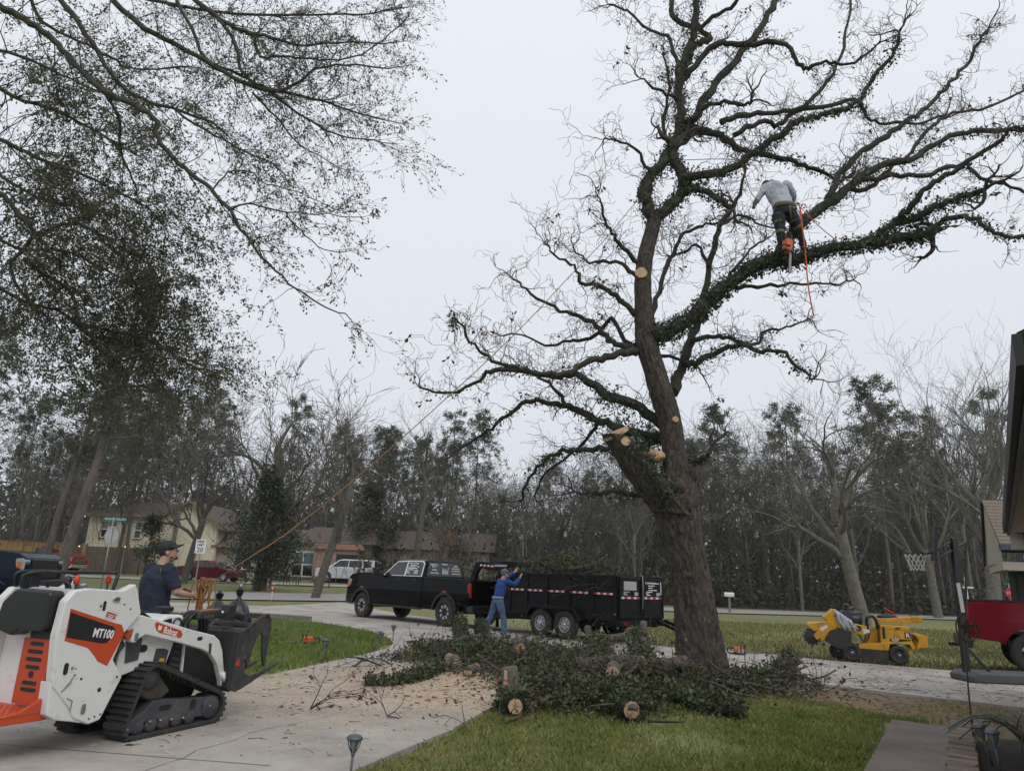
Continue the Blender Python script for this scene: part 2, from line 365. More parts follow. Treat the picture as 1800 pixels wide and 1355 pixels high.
ribbon('house_driveway', [(-40, 55.5), (-30, 54.2), (-22, 53.5), (-12, 54.6), (-4, 57.5)], 3.6, 0.05, concrete('far_concrete', (0.30, 0.28, 0.25), (0.38, 0.36, 0.33)), 'pale drive in front of the beige house')
# low dark kerb along the island lawn
K = [gp(a, b, 0) for a, b in ((430, 1086), (480, 1089), (510, 1091), (545, 1094))]
bk = MB()
for i in range(3): bk.bar(K[i]+Vector((0, 0, .09)), K[i+1]+Vector((0, 0, .09)), 0.14, 0.2)
tag(bk.build('kerb', M_KERB, bevel=0.02), 'short dark kerb at the far edge of the island lawn', kind='structure')
# brick edging, each brick its own piece
ed = MB().box((0, 0, 0.0), (0.26, 3.6, 0.03)).build('brick_edging', mat('mortar', (0.16, 0.14, 0.12)), loc=(4.74, 7.88, 0.012), rot=(0, 0, RAD(-31.9)))
tag(ed, 'line of tan bricks beside the front walk', kind='structure')
mb_ = [mat('edge_brick_%d' % i, c, tuple(v*1.35 for v in c), rough=0.9, scale=12, bump=0.4) for i, c in enumerate(((0.17, 0.12, 0.095), (0.21, 0.155, 0.12), (0.15, 0.115, 0.10)))]
rnd = random.Random(3)
bm_ = [MB().box((0, 0, 0), (0.235, 0.105, 0.09)).mesh('brick') for i in range(3)]
for i in range(3): bm_[i].materials.append(mb_[i])
for i in range(29):
    o = bpy.data.objects.new('brick', bm_[rnd.randrange(3)]); COL.objects.link(o); o.parent = ed
    o.location = (rnd.uniform(-.012, .012), -1.7+i*0.121, 0.03+rnd.uniform(-.008, .01)); o.rotation_euler = (rnd.uniform(-.04, .04), rnd.uniform(-.04, .04), rnd.uniform(-.05, .05))
    q = o.modifiers.new('bevel', 'BEVEL'); q.width = 0.008; q.segments = 2
# ---------------------------------------------------------------- grass, litter
def blades(name, n, area, hmin, hmax, m, label, keep, w=0.006, seed=1):
    R = np.random.default_rng(seed); P = []
    x0, x1, y0, y1 = area
    while len(P) < n:
        x = R.uniform(x0, x1); y = y0+(y1-y0)*R.random()**1.25
        k = keep(x, y)
        if k > 0 and R.random() < k: P.append((x, y))
    P = np.array(P); N = len(P); h = R.uniform(hmin, hmax, N)*(0.6+0.8*R.random(N)); a = R.uniform(0, 2*np.pi, N); ln = R.uniform(0.2, 0.9, N)*h; la = R.uniform(0, 2*np.pi, N)
    w = w*(0.7+0.6*R.random(N))*(0.6+P[:, 1]/14)
    V = np.zeros((N, 4, 3)); z0 = -0.005; G0 = np.array([gz(x, y) for x, y in P])
    V[:, 0] = np.stack([P[:, 0]-np.cos(a)*w, P[:, 1]-np.sin(a)*w, np.full(N, z0)], 1)
    V[:, 1] = np.stack([P[:, 0]+np.cos(a)*w, P[:, 1]+np.sin(a)*w, np.full(N, z0)], 1)
    V[:, 2] = np.stack([P[:, 0]+np.cos(a)*w*.6+np.cos(la)*ln*.4, P[:, 1]+np.sin(a)*w*.6+np.sin(la)*ln*.4, h*.65], 1)
    V[:, 3] = np.stack([P[:, 0]+np.cos(la)*ln, P[:, 1]+np.sin(la)*ln, h], 1)
    V[:, :, 2] += G0[:, None]
    o = npmesh(name, V.reshape(-1, 3), np.arange(N*4).reshape(N, 4), m); return tag(o, label, 'grass', kind='stuff')
def lawn_keep(x, y):
    if inpoly(x, y, DRIVE) or inpoly(x, y, WALK): return 0
    d, lit, fo, mu = zone(x, y)
    k = 1-d*1.1-lit*0.75-mu
    k *= 0.55+0.9*max(-.5, mnoise.noise(Vector((x*0.8, y*0.8, 2))))
    if x > 3.3+(y-6.3)*.45 and y < 9.3: return 0
    return max(0, k)
M_GR = leafmat('grass_blade', (0.140, 0.195, 0.034), (0.31, 0.31, 0.105), rough=0.6, tr=0.3, scale=2.0)
blades('grass', 62000, (-1.6, 9.5, 5.6, 14.5), 0.025, 0.06, M_GR, 'short green grass of the front lawn', lawn_keep, seed=2)
def isl_keep(x, y):
    if inpoly(x, y, DRIVE): return 0
    p = pix(x, y, 0)
    return (0.95+0.6*mnoise.noise(Vector((x*0.7, y*0.7, 2)))) if inpoly(p[0], p[1], ISLAND_PX) else 0
blades('grass', 42000, (-14, -1.9, 8, 27), 0.05, 0.10, leafmat('island_grass', (0.115, 0.185, 0.028), (0.21, 0.25, 0.065), tr=0.3, scale=1.5), 'bright green grass of the island between the drives', isl_keep, w=0.008, seed=5)
def far_keep(x, y):
    if inpoly(x, y, DRIVE): return 0
    return 0.3+0.6*max(0, 0.4+mnoise.noise(Vector((x*0.35, y*0.35, 9))))
blades('grass', 26000, (3.5, 22, 16, 34), 0.05, 0.11, leafmat('field_grass', (0.16, 0.175, 0.05), (0.27, 0.24, 0.10), tr=0.3, scale=0.8), 'thin grass of the field beyond the right arm of the drive', far_keep, w=0.010, seed=7)
def bits(name, n, fn, m, label, size, thick, seed):
    R = random.Random(seed); b = MB(); k = 0
    while k < n:
        x, y, z = fn(R)
        if x is None: continue
        a = R.uniform(0, 6.28); l = size*R.uniform(.4, 1.5); d = Vector((math.cos(a), math.sin(a), R.uniform(-.15, .25)))
        p = Vector((x, y, z+thick)); q = p+d*l
        if thick > 0.0025:
            mid = (p+q)/2+Vector((R.uniform(-.2, .2)*l, R.uniform(-.2, .2)*l, R.uniform(0, .1)*l)); b.tube([p, mid, q], [thick, thick*.8, thick*.4], 4, False)
        else:
            s = Vector((-d.y, d.x, R.uniform(-.5, .5)))*l*R.uniform(.25, .5); b.add([p-s, p+s, q+s, q-s], [(0, 1, 2, 3)])
        k += 1
    return tag(b.build(name, m), label, 'litter', kind='stuff')
def on_drive(R):
    r = R.random()
    if r < .62: x, y = R.gauss(-0.7, 1.5), R.gauss(11.2, 1.5)
    elif r < .85: x, y = R.uniform(-4.5, 0), R.uniform(6.2, 12)
    else: x, y = R.uniform(4, 10), R.uniform(13, 16)
    return (x, y, SLAB) if inpoly(x, y, DRIVE) else (None, 0, 0)
def in_dirt(R):
    x, y = (R.gauss(3.2, 2.2), R.gauss(12.3, 1.5)) if R.random() < .7 else (R.uniform(3, 9), R.uniform(9.5, 13.5))
    if inpoly(x, y, WALK): return (None, 0, 0)
    return (x, y, SLAB if inpoly(x, y, DRIVE) else 0.005)
bits('wood_chips', 5200, on_drive, mat('chips', (0.36, 0.26, 0.16), (0.56, 0.43, 0.28), scale=3), 'tan wood chips scattered over the concrete drive', 0.022, 0.001, 11)
bits('wood_chips', 2500, in_dirt, mat('chips_dull', (0.24, 0.16, 0.09), (0.42, 0.29, 0.17), scale=3), 'dull wood chips around the oak and along the dirt strip', 0.025, 0.001, 12)
bits('twig_litter', 260, on_drive, mat('twig', (0.06, 0.05, 0.04), (0.13, 0.11, 0.085), scale=5), 'broken grey twigs lying on the concrete drive', 0.13, 0.0032, 13)
bits('twig_litter', 600, in_dirt, mat('twig2', (0.075, 0.06, 0.045), (0.15, 0.125, 0.095), scale=5), 'broken twigs around the foot of the oak', 0.2, 0.0035, 14)
bits('fallen_leaves', 700, lambda R: (on_drive(R) if R.random() < .5 else in_dirt(R)), mat('dead_leaf', (0.07, 0.035, 0.02), (0.16, 0.085, 0.045), scale=3), 'dead brown leaves strewn over drive and soil', 0.05, 0.002, 15)
def crack(pts, w, label):
    P = cr2([Vector((a, b, SLAB+.0045)) for a, b in pts], w); tag(P.build('drive_crack', M_JOINT), label, kind='structure')
def cr2(P, w):
    R = random.Random(len(P)*7+int(P[0].x*10)); b = MB(); Q = [P[0]]
    for i in range(len(P)-1):
        for k in range(1, 9): Q.append(P[i].lerp(P[i+1], k/8)+Vector((R.uniform(-.04, .04), R.uniform(-.04, .04), 0)))
    V = []
    for i, q in enumerate(Q):
        d = (Q[min(len(Q)-1, i+1)]-Q[max(0, i-1)]).normalized(); s = Vector((-d.y, d.x, 0))*w*R.uniform(.3, 1.2); V += [tuple(q-s), tuple(q+s)]
    return b.add(V, [(2*i, 2*i+2, 2*i+3, 2*i+1) for i in range(len(Q)-1)])
crack([(-2.6, 5.6), (-2.3, 7.2), (-1.7, 8.3), (-1.5, 9.6)], .0035, 'hairline crack in the near drive'); crack([(-4.4, 24.6), (-3.6, 23.0), (-2.9, 22.2)], .006, 'crack in the drive beside the black pickup'); crack([(8.0, 14.0), (8.4, 15.2), (9.2, 15.9)], .005, 'crack in the right arm of the drive')
# ================================================================ TREES
def rv(R): 
    while True:
        v = Vector((R.uniform(-1, 1), R.uniform(-1, 1), R.uniform(-1, 1)))
        if 0.05 < v.length < 1: return v.normalized()
def cr(pts, k=4):        # Catmull-Rom through points
    P = [pts[0]]+list(pts)+[pts[-1]]; o = []
    for i in range(1, len(P)-2):
        a, b, c, d = P[i-1], P[i], P[i+1], P[i+2]
        for j in range(k):
            t = j/k; o.append(0.5*((2*b)+(c-a)*t+(2*a-5*b+4*c-d)*t*t+(3*b-a-3*c+d)*t**3))
    o.append(pts[-1]); return o
class Leaves:            # many small kites
    def __init__(s): s.V = []
    def add(s, p, d, n, l, w):
        x = d.cross(n)
        if x.length < 1e-3: x = ortho(d)[0]
        x = x.normalized()*w/2; s.V += [tuple(p), tuple(p+d*l*.6+x), tuple(p+d*l), tuple(p+d*l*.6-x)]
    def build(s, name, m, parent=None):
        V = np.array(s.V, dtype=np.float32); return npmesh(name, V, np.arange(len(V)).reshape(-1, 4), m, parent)
def tips_grow(T, R, p, d, L, r, lvl, maxl, gn, up, nch, ratio, tips, ang=0.75, seg=None, minr=0.0025, sides=None):
    n = max(2, min(8, int(L/(seg or 0.22))+1)); st = L/n; pts = [p.copy()]; ds = [d.copy()]; q = p.copy(); dd = d.copy()
    for i in range(n):
        dd = (dd+rv(R)*gn+Vector((0, 0, up))).normalized(); q = q+dd*st; pts.append(q.copy()); ds.append(dd.copy())
    rad = [max(minr, r*(1-0.7*i/n)) for i in range(n+1)]
    T.tube(pts, rad, sides or (3 if r < 0.02 else (4 if r < 0.05 else 6)), False)
    if lvl >= maxl: tips.append((pts[-1], dd)); tips.append((pts[len(pts)//2], ds[len(pts)//2])); return
    k = nch[min(lvl, len(nch)-1)]; k = int(k)+(1 if R.random() < k-int(k) else 0)
    for c in range(k):
        t = R.uniform(0.25, 1.0) if c else 1.0
        i = min(n, int(t*n)); b = ds[i]; ax = ortho(b)[0]; ax.rotate(Matrix.Rotation(R.uniform(0, 6.283), 3, b))
        nd = b.copy(); nd.rotate(Matrix.Rotation(ang*R.uniform(.55, 1.35), 3, ax))
        tips_grow(T, R, pts[i], nd, L*ratio*R.uniform(.7, 1.25), max(minr, rad[i]*0.68), lvl+1, maxl, gn, up, nch, ratio, tips, ang, seg, minr, sides)
M_BARK = mat('oak_bark', (0.014, 0.011, 0.009), (0.125, 0.105, 0.085), rough=0.95, scale=17, stretch=(1, 1, 0.38), bump=1.0, bscale=21, detail=9, bdist=.07, c3=(0.040, 0.044, 0.024), scale3=3.0, thr3=(0.56, 0.75))
M_LIMB = mat('limb_bark', (0.018, 0.016, 0.013), (0.062, 0.056, 0.045), rough=0.95, scale=14, bump=0.8, bscale=25, detail=6, c3=(0.050, 0.060, 0.030), scale3=2.5, thr3=(0.5, 0.65))
M_TWIG = mat('oak_twig', (0.042, 0.036, 0.031), (0.095, 0.083, 0.072), rough=0.9, scale=3)
M_IVY = leafmat('ivy_leaf', (0.012, 0.026, 0.007), (0.046, 0.074, 0.022), rough=0.5, tr=0.15, scale=5)
M_CUT = mat('cut_wood', (0.52, 0.34, 0.20), (0.66, 0.47, 0.30), rough=0.9, scale=14, bump=0.3, c3=(0.36, 0.19, 0.10), scale3=4, thr3=(0.52, 0.62))
M_SAW = mat('sawdust_heap', (0.42, 0.26, 0.14), (0.58, 0.39, 0.23), rough=1.0, scale=30, bump=0.8, bscale=60)
def ring_wood(m):        # growth rings round the heart of each sawn face
    n = m.node_tree.nodes; l = m.node_tree.links; b = n['Principled BSDF']; src = b.inputs['Base Color'].links[0].from_socket
    t = n.new('ShaderNodeTexCoord'); v = n.new('ShaderNodeVectorMath'); v.operation = 'SUBTRACT'; v.inputs[1].default_value = (.5, .5, .5); l.new(t.outputs['Generated'], v.inputs[0])
    ln = n.new('ShaderNodeVectorMath'); ln.operation = 'LENGTH'; l.new(v.outputs[0], ln.inputs[0])
    nz = n.new('ShaderNodeTexNoise'); nz.inputs['Scale'].default_value = 4; l.new(t.outputs['Generated'], nz.inputs['Vector'])
    ad = n.new('ShaderNodeMath'); ad.operation = 'MULTIPLY_ADD'; l.new(nz.outputs[0], ad.inputs[0]); ad.inputs[1].default_value = .12; l.new(ln.outputs['Value'], ad.inputs[2])
    mu = n.new('ShaderNodeMath'); mu.operation = 'MULTIPLY'; l.new(ad.outputs[0], mu.inputs[0]); mu.inputs[1].default_value = 75
    si = n.new('ShaderNodeMath'); si.operation = 'SINE'; l.new(mu.outputs[0], si.inputs[0])
    mr = n.new('ShaderNodeMapRange'); mr.inputs['From Min'].default_value = -1; mr.inputs['To Min'].default_value = .62; l.new(si.outputs[0], mr.inputs['Value'])
    h = n.new('ShaderNodeMapRange'); h.inputs['From Min'].default_value = .05; h.inputs['From Max'].default_value = .42; h.inputs['To Min'].default_value = .55; l.new(ad.outputs[0], h.inputs['Value'])
    m2 = n.new('ShaderNodeMath'); m2.operation = 'MULTIPLY'; l.new(mr.outputs[0], m2.inputs[0]); l.new(h.outputs[0], m2.inputs[1])
    x = n.new('ShaderNodeVectorMath'); x.operation = 'SCALE'; l.new(src, x.inputs[0]); l.new(m2.outputs[0], x.inputs['Scale']); l.new(x.outputs[0], b.inputs['Base Color'])
ring_wood(M_CUT)
def px_r(p, rp): return rp*(p.y*math.cos(PITCH)+(p.z-CAM_H)*math.sin(PITCH))/F_PX
OAK = gp(1238, 1189, 0.0); OY = OAK.y
oak = thing('oak_tree', 'huge leaning bare oak with ivy on its limbs, being cut down', 'tree', OAK)
RO = random.Random(7)
oakT = MB(); twT = MB(); ivy = Leaves(); tips = []
def ivy_on(pts, rad, dens, R, L=ivy, size=0.058, hang=0.5, fl=.05):
    for i in range(len(pts)-1):
        a, b = pts[i], pts[i+1]; l = (b-a).length; n = int(3.4*dens*l*(0.4+rad[i]*6))
        x, y = ortho(b-a)
        for _ in range(n):
            t = R.random(); th = R.uniform(0, 6.283); nr = x*math.cos(th)+y*math.sin(th); r = (rad[i]*(1-t)+rad[i+1]*t)*R.uniform(.9, 1.1)+abs(R.gauss(0, fl))
            p = a.lerp(b, t)+nr*r
            d = (nr*R.uniform(.2, 1)+rv(R)*.8+Vector((0, 0, -hang))).normalized(); s = size*R.uniform(.5, 1.35); L.add(p, d, (nr+rv(R)*.5).normalized(), s, s*R.uniform(.45, .8))
def limb(pp, y0, y1, r0, r1, ivyd=0, side=7, twig=1.0, T=None, smooth=4, lens=(0.3, 0.95), jit=0.04, R=None, rootY=None):
    R = R or RO; k = len(pp); P = []
    for i, (a, b) in enumerate(pp):
        t = i/(k-1); P.append(at(a, b, OY+y0+(y1-y0)*t))
    Q = cr(P, smooth); Q = [q+rv(R)*jit*(0 if i in (0, len(Q)-1) else 1) for i, q in enumerate(Q)]
    n = len(Q); rad = [px_r(Q[i], r0+(r1-r0)*(i/(n-1))**0.8) for i in range(n)]
    (T or oakT).tube([q-OAK for q in Q], [r*R.uniform(.88, 1.12) for r in rad], side)
    if ivyd: ivy_on([q-OAK for q in Q], rad, ivyd, R)
    # side twigs
    tot = sum((Q[i+1]-Q[i]).length for i in range(n-1)); m = int(tot*6.4*twig)
    for _ in range(m):
        i = R.randrange(max(1, int(n*.12)), n); d0 = (Q[min(n-1, i+1)]-Q[max(0, i-1)]).normalized()
        nd = (d0*R.uniform(-.1, .9)+rv(R)*.95+Vector((0, 0, .28))).normalized()
        fr = 1-0.45*i/n; L = R.uniform(*lens)*fr
        tips_grow(twT, R, Q[i]-OAK, nd, L, min(rad[i]*.5, .006+L*.011), 1, 3, 0.6, 0.03, [0, 3.6, 3.0, 2], 0.6, tips, ang=0.95, seg=0.085, minr=0.0041)
    d0 = (Q[-1]-Q[-2]).normalized()
    if twig > 0:
        for _ in range(3):
            tips_grow(twT, R, Q[-1]-OAK, (d0+rv(R)*.6).normalized(), lens[1]*.8, rad[-1]*.8, 1, 3, 0.6, 0.03, [0, 3.6, 3, 2], 0.62, tips, ang=.9, seg=0.085, minr=0.0036)
    return Q, rad
# trunk with flare, burls and bark ridges
def trunk_mesh(pp, name, m, rel=True, n=96, ridge=0.055, Y0=0, Y1=0, flare=0.0, close=False):
    P = [at(a, b, OY+Y0+(Y1-Y0)*i/(len(pp)-1)) for i, (a, b, r) in enumerate(pp)]; Rr = [px_r(P[i], pp[i][2]) for i in range(len(pp))]
    KS = 22; Q = cr(P, KS); RR = []
    for i in range(len(Q)):
        t = i/KS; j = min(int(t), len(Rr)-2); RR.append(Rr[j]+(Rr[j+1]-Rr[j])*(t-j))
    b = MB(); x, y = ortho(Vector((0.1, 0, 1)))
    for i, q in enumerate(Q):
        for j in range(n):
            th = 2*math.pi*j/n; r = RR[i]
            r *= 1+ridge*mnoise.noise(Vector((math.cos(th)*3.2, math.sin(th)*3.2, q.z*0.55)))*1.6+ridge*.8*mnoise.noise(Vector((math.cos(th)*9, math.sin(th)*9, q.z*1.3)))
            r *= 1-.10*(1-abs(mnoise.noise(Vector((math.cos(th)*7.5, math.sin(th)*7.5, q.z*2.4)))*2.2))**3+.05*mnoise.noise(Vector((math.cos(th)*16, math.sin(th)*16, q.z*8)))
            if flare: r *= 1+flare*math.exp(-max(0, q.z)*2.6)*(0.55+0.45*math.cos(th*5+1))
            b.v.append(tuple(q-OAK+x*(r*math.cos(th))+y*(r*math.sin(th))))
    for i in range(len(Q)-1):
        for j in range(n): b.f.append((i*n+j, i*n+(j+1) % n, (i+1)*n+(j+1) % n, (i+1)*n+j)); b.sm.append(True)
    b.f.append(tuple((len(Q)-1)*n+j for j in range(n))); b.sm.append(False)
    return b.build(name, m, oak, fix=True), Q, RR
trunk_mesh([(1242, 1215, 46), (1238, 1180, 43), (1228, 1110, 38), (1217, 1032, 35), (1206, 980, 36), (1194, 930, 38), (1188, 885, 41), (1190, 850, 34), (1190, 822, 26), (1184, 795, 20), (1178, 745, 21), (1166, 702, 22), (1152, 655, 20), (1138, 610, 20), (1134, 575, 18), (1131, 530, 15), (1130, 490, 14.5), (1135, 448, 13.5), (1146, 405, 12.5), (1152, 378, 12)], 'trunk', M_BARK, flare=0.28)
trunk_mesh([(1184, 905, 36), (1158, 872, 36), (1130, 835, 33), (1106, 800, 30), (1084, 768, 27)], 'cut_stub', M_BARK, Y0=-.1, Y1=-.35)
for a, b, r, dy in ((1206, 832, 19, -.14), (1186, 858, 22, -.22), (1200, 868, 16, -.2), (1214, 1010, 9, -.3), (1158, 880, 15, -.25)):
    p = at(a, b, OY+dy)-OAK; s = px_r(p+OAK, r); bb = MB().ell(p, (s, s*.9, s*.8), 22); bb.v = [tuple(Vector(v)+(Vector(v)-p)*.35*mnoise.noise(Vector(v)*8)) for v in bb.v]; bb.build('burl', M_BARK, oak)
# fresh cuts
def cutface(px, py, rp, nrm, Y, flat=.8, name='cut_face'):
    p = at(px, py, OY+Y)-OAK; s = px_r(p+OAK, rp); nv = Vector(nrm).normalized(); x, y = ortho(nv); b = MB(); R = random.Random(int(px))
    pr = [p+nv*.02+(x*math.cos(t*.5236)+y*math.sin(t*.5236))*s*R.uniform(.93, 1.07) for t in range(12)]; base = [q-nv*.05 for q in pr]
    b.add(pr+base, [tuple(range(12))]+[(i, i+12, (i+1) % 12+12, (i+1) % 12) for i in range(12)]); b.build(name, M_CUT, oak, fix=True)
cutface(1082, 762, 25, (-.5, -.25, .85), -.36); cutface(1100, 776, 8, (.05, -1, .1), -.62); cutface(1127, 480, 10.5, (-.15, -1, .15), -.16)
cutface(1187, 737, 5.5, (.3, -1, 0), -.24); cutface(1236, 560, 8, (.4, -.9, -.2), -.18)
for a, b, r, h in ((1152, 802, 17, 12), (1168, 846, 12, 5)):
    p = at(a, b, OY-.12)-OAK; s = px_r(p+OAK, r); hp = MB().ell(p, (s, s*.8, px_r(p+OAK, h)), 30, m=16)
    hp.v = [tuple(Vector(v)*(1)+rv(RO)*.012+(Vector(v)-p)*.25*mnoise.noise(Vector(v)*9)) for v in hp.v]; hp.build('sawdust_heap', M_SAW, oak)
# big limbs traced limb by limb: pixels, depth offsets, radii in pixels, ivy
LM = [
 ([(1138, 583), (1163, 588), (1206, 566), (1248, 528), (1290, 490), (1332, 465), (1363, 456), (1392, 462), (1422, 446), (1462, 437), (1526, 427), (1580, 420), (1625, 412)], 0, -1.2, 15, 8, 260, .25),
 ([(1538, 420), (1568, 394), (1610, 381), (1652, 360), (1699, 343), (1728, 335)], -1.0, -1.5, 7.5, 5, 200, .3),
 ([(1600, 418), (1625, 414), (1652, 389), (1707, 384), (1737, 405), (1766, 414), (1810, 411)], -1.15, -2.2, 6, 3, 90, 1),
 ([(1572, 394), (1590, 375), (1602, 359), (1631, 329), (1673, 304), (1707, 279), (1758, 249), (1775, 228), (1820, 222)], -1.1, -2.4, 6.5, 3, 30, 1),
 ([(1368, 452), (1385, 420), (1416, 384), (1454, 359), (1488, 334), (1513, 308), (1547, 291), (1610, 279), (1640, 253), (1699, 232), (1770, 229), (1830, 232)], -.55, -.2, 11, 3.5, 60, 1),
 ([(1454, 359), (1463, 335), (1475, 308), (1505, 274), (1547, 249), (1589, 215), (1631, 190), (1661, 156), (1695, 118), (1720, 76), (1738, 50)], -.4, .9, 7.5, 2, 20, 1.2),
 ([(1513, 312), (1521, 317), (1568, 308), (1623, 312), (1661, 296), (1699, 291), (1730, 318), (1765, 326), (1810, 340)], -.4, -1.0, 5.5, 2.5, 10, 1),
 ([(1488, 334), (1530, 330), (1560, 300), (1600, 270), (1640, 222), (1675, 200), (1740, 190), (1800, 160)], -.4, 1.6, 5, 2, 0, 1.2),
 ([(1152, 385), (1138, 363), (1132, 338), (1150, 304), (1179, 262), (1194, 220), (1196, 177), (1194, 127), (1205, 95), (1217, 63), (1226, 8), (1232, -40)], 0, .3, 12, 5, 110, .7),
 ([(1152, 385), (1167, 372), (1189, 350), (1205, 335), (1200, 312), (1186, 285), (1184, 262)], 0, .1, 11, 9, 100, .3),
 ([(1203, 325), (1205, 310), (1260, 304), (1293, 291), (1336, 262), (1378, 232), (1407, 211), (1445, 203), (1505, 182), (1538, 135), (1568, 97), (1580, 60)], 0, -1.0, 10, 2.5, 100, 1),
 ([(1205, 335), (1222, 333), (1251, 342), (1270, 352), (1284, 366)], -.05, -.4, 7, 4.5, 200, .3),
 ([(1196, 228), (1230, 230), (1268, 241), (1293, 258), (1327, 268), (1378, 279), (1412, 291), (1445, 304), (1480, 318)], .1, .8, 8, 3, 60, 1),
 ([(1209, 224), (1222, 207), (1243, 186), (1264, 180), (1300, 183), (1320, 180)], .1, -.6, 6, 3, 40, 1),
 ([(1205, 218), (1222, 205), (1243, 169), (1276, 127), (1314, 80), (1344, 34), (1368, -5), (1380, -40)], .15, 1.0, 8.5, 5, 30, .8),
 ([(1268, 215), (1310, 203), (1352, 198), (1399, 194), (1441, 160), (1471, 118), (1488, 51), (1494, 0)], .2, 1.4, 6, 2, 10, 1.2),
 ([(1290, 238), (1336, 215), (1369, 220), (1395, 198), (1462, 186), (1509, 177), (1521, 203), (1547, 215), (1606, 217), (1660, 205)], .3, 1.8, 5.5, 2, 10, 1.2),
 ([(1194, 140), (1213, 127), (1238, 97), (1268, 76), (1310, 78), (1374, 76), (1399, 106), (1416, 122), (1428, 114), (1462, 110), (1500, 112), (1540, 80)], .3, -.7, 7, 2, 20, 1.2),
 ([(1194, 140), (1209, 101), (1230, 76), (1247, 68), (1222, 46), (1188, 38), (1179, 10), (1176, -30)], .25, .9, 6, 4, 10, 1),
 ([(1193, 130), (1188, 101), (1171, 63), (1137, 51), (1103, 21), (1072, 8)], .2, 1.2, 4.5, 1.5, 0, 1.2),
 ([(1220, 60), (1255, 30), (1290, 8), (1310, -30)], .3, -.5, 4.5, 3, 0, 1.2),
 ([(1194, 178), (1179, 169), (1150, 156), (1127, 139)], .2, -.5, 4, 1.5, 0, 1.5),
 ([(1180, 258), (1165, 215), (1172, 180), (1178, 140), (1166, 100)], .2, 1.3, 4.5, 1.5, 0, 1.5),
 ([(1144, 305), (1139, 300), (1120, 266), (1086, 249), (1061, 245)], .1, -.6, 4, 1.3, 0, 1.5),
 ([(1120, 619), (1092, 621), (1058, 629), (1016, 646), (982, 659), (923, 650), (889, 642), (864, 633), (834, 608), (809, 570), (795, 560)], 0, -1.4, 8, 1.5, 12, 1.3),
 ([(1120, 610), (1083, 606), (1058, 583), (1033, 562), (994, 549), (956, 532), (918, 503), (900, 488)], .1, 1.4, 7, 1.5, 0, 1.4),
 ([(1116, 553), (1083, 520), (1058, 503), (1024, 498), (1011, 469), (973, 448), (960, 430)], .05, -.8, 6, 1.5, 0, 1.5),
 ([(1119, 485), (1092, 465), (1058, 460), (1037, 460), (1010, 440)], 0, .9, 4.5, 1.5, 0, 1.5),
 ([(1124, 470), (1100, 439), (1079, 414), (1066, 393), (1058, 363), (1050, 345)], 0, -.9, 4.5, 1.5, 0, 1.5),
 ([(1130, 620), (1100, 600), (1075, 560), (1040, 595), (1000, 600), (960, 610), (925, 590), (880, 590)], .1, 2.0, 5, 1.3, 0, 1.5),
 ([(1168, 748), (1125, 718), (1075, 697), (1041, 676), (1011, 659), (973, 659), (930, 655), (868, 650), (842, 667), (792, 693), (741, 682)], .15, 1.6, 11, 1.8, 40, 1.1),
 ([(1172, 772), (1100, 757), (1066, 743), (1033, 731), (999, 714), (956, 705), (918, 710), (880, 739), (847, 765), (809, 788)], .25, 2.4, 9, 2, 60, 1),
 ([(1172, 775), (1110, 785), (1066, 789), (1016, 790), (982, 794), (952, 815), (927, 849), (915, 880)], .3, 1.7, 7, 2, 60, .8),
 ([(1180, 880), (1120, 870), (1070, 866), (1030, 868)], .3, 1.5, 6, 3, 90, .6),
 ([(1000, 716), (980, 690), (958, 668), (923, 652)], 1.0, 1.5, 4, 2, 0, 1.3),
 ([(1060, 740), (1030, 770), (1000, 800), (960, 830), (940, 870)], 1.2, 2.8, 4, 1.5, 15, 1.2),
 ([(1182, 690), (1190, 665), (1197, 650), (1214, 596), (1227, 562), (1239, 511), (1252, 448), (1265, 397), (1283, 374), (1300, 340), (1310, 300)], .35, 1.5, 11.5, 2, 0, 1),
 ([(1204, 640), (1231, 634), (1261, 617), (1294, 606), (1337, 617), (1379, 621), (1413, 655), (1428, 666)], .5, -.5, 7, 2, 60, 1.2),
 ([(1216, 598), (1252, 591), (1286, 596), (1328, 604), (1341, 587), (1379, 575), (1420, 560)], .55, 1.6, 5, 1.5, 15, 1.3),
 ([(1145, 560), (1159, 511), (1180, 456), (1197, 418), (1227, 397), (1255, 395), (1290, 385)], .15, 1.6, 5.5, 1.5, 0, 1.3),
 ([(1232, 540), (1262, 520), (1290, 470), (1320, 440), (1345, 420)], .6, 2.0, 4, 1.4, 0, 1.3),
 ([(1246, 470), (1225, 430), (1205, 445), (1178, 450)], .8, 1.8, 3.5, 1.4, 0, 1.3),
 ([(1290, 505), (1330, 505), (1380, 500), (1420, 498), (1470, 500), (1500, 492)], -.1, .8, 4, 1.4, 0, 1.3),
 ([(1143, 622), (1180, 625), (1215, 640)], .1, .5, 4, 2.5, 0, .8),
 ([(1205, 815), (1225, 812), (1245, 800)], -.05, -.3, 6, 4, 160, .2),
 ([(1262, 397), (1300, 380), (1340, 395), (1375, 400)], 1.0, 1.6, 3, 1.3, 0, 1.3),
]
for (pp, y0, y1, r0, r1, iv, tw) in LM: limb(pp, y0, y1, r0*.98, r1, iv, 8, tw*.62)
oakT.build('limbs', M_LIMB, oak); twT.build('twigs', M_TWIG, oak)
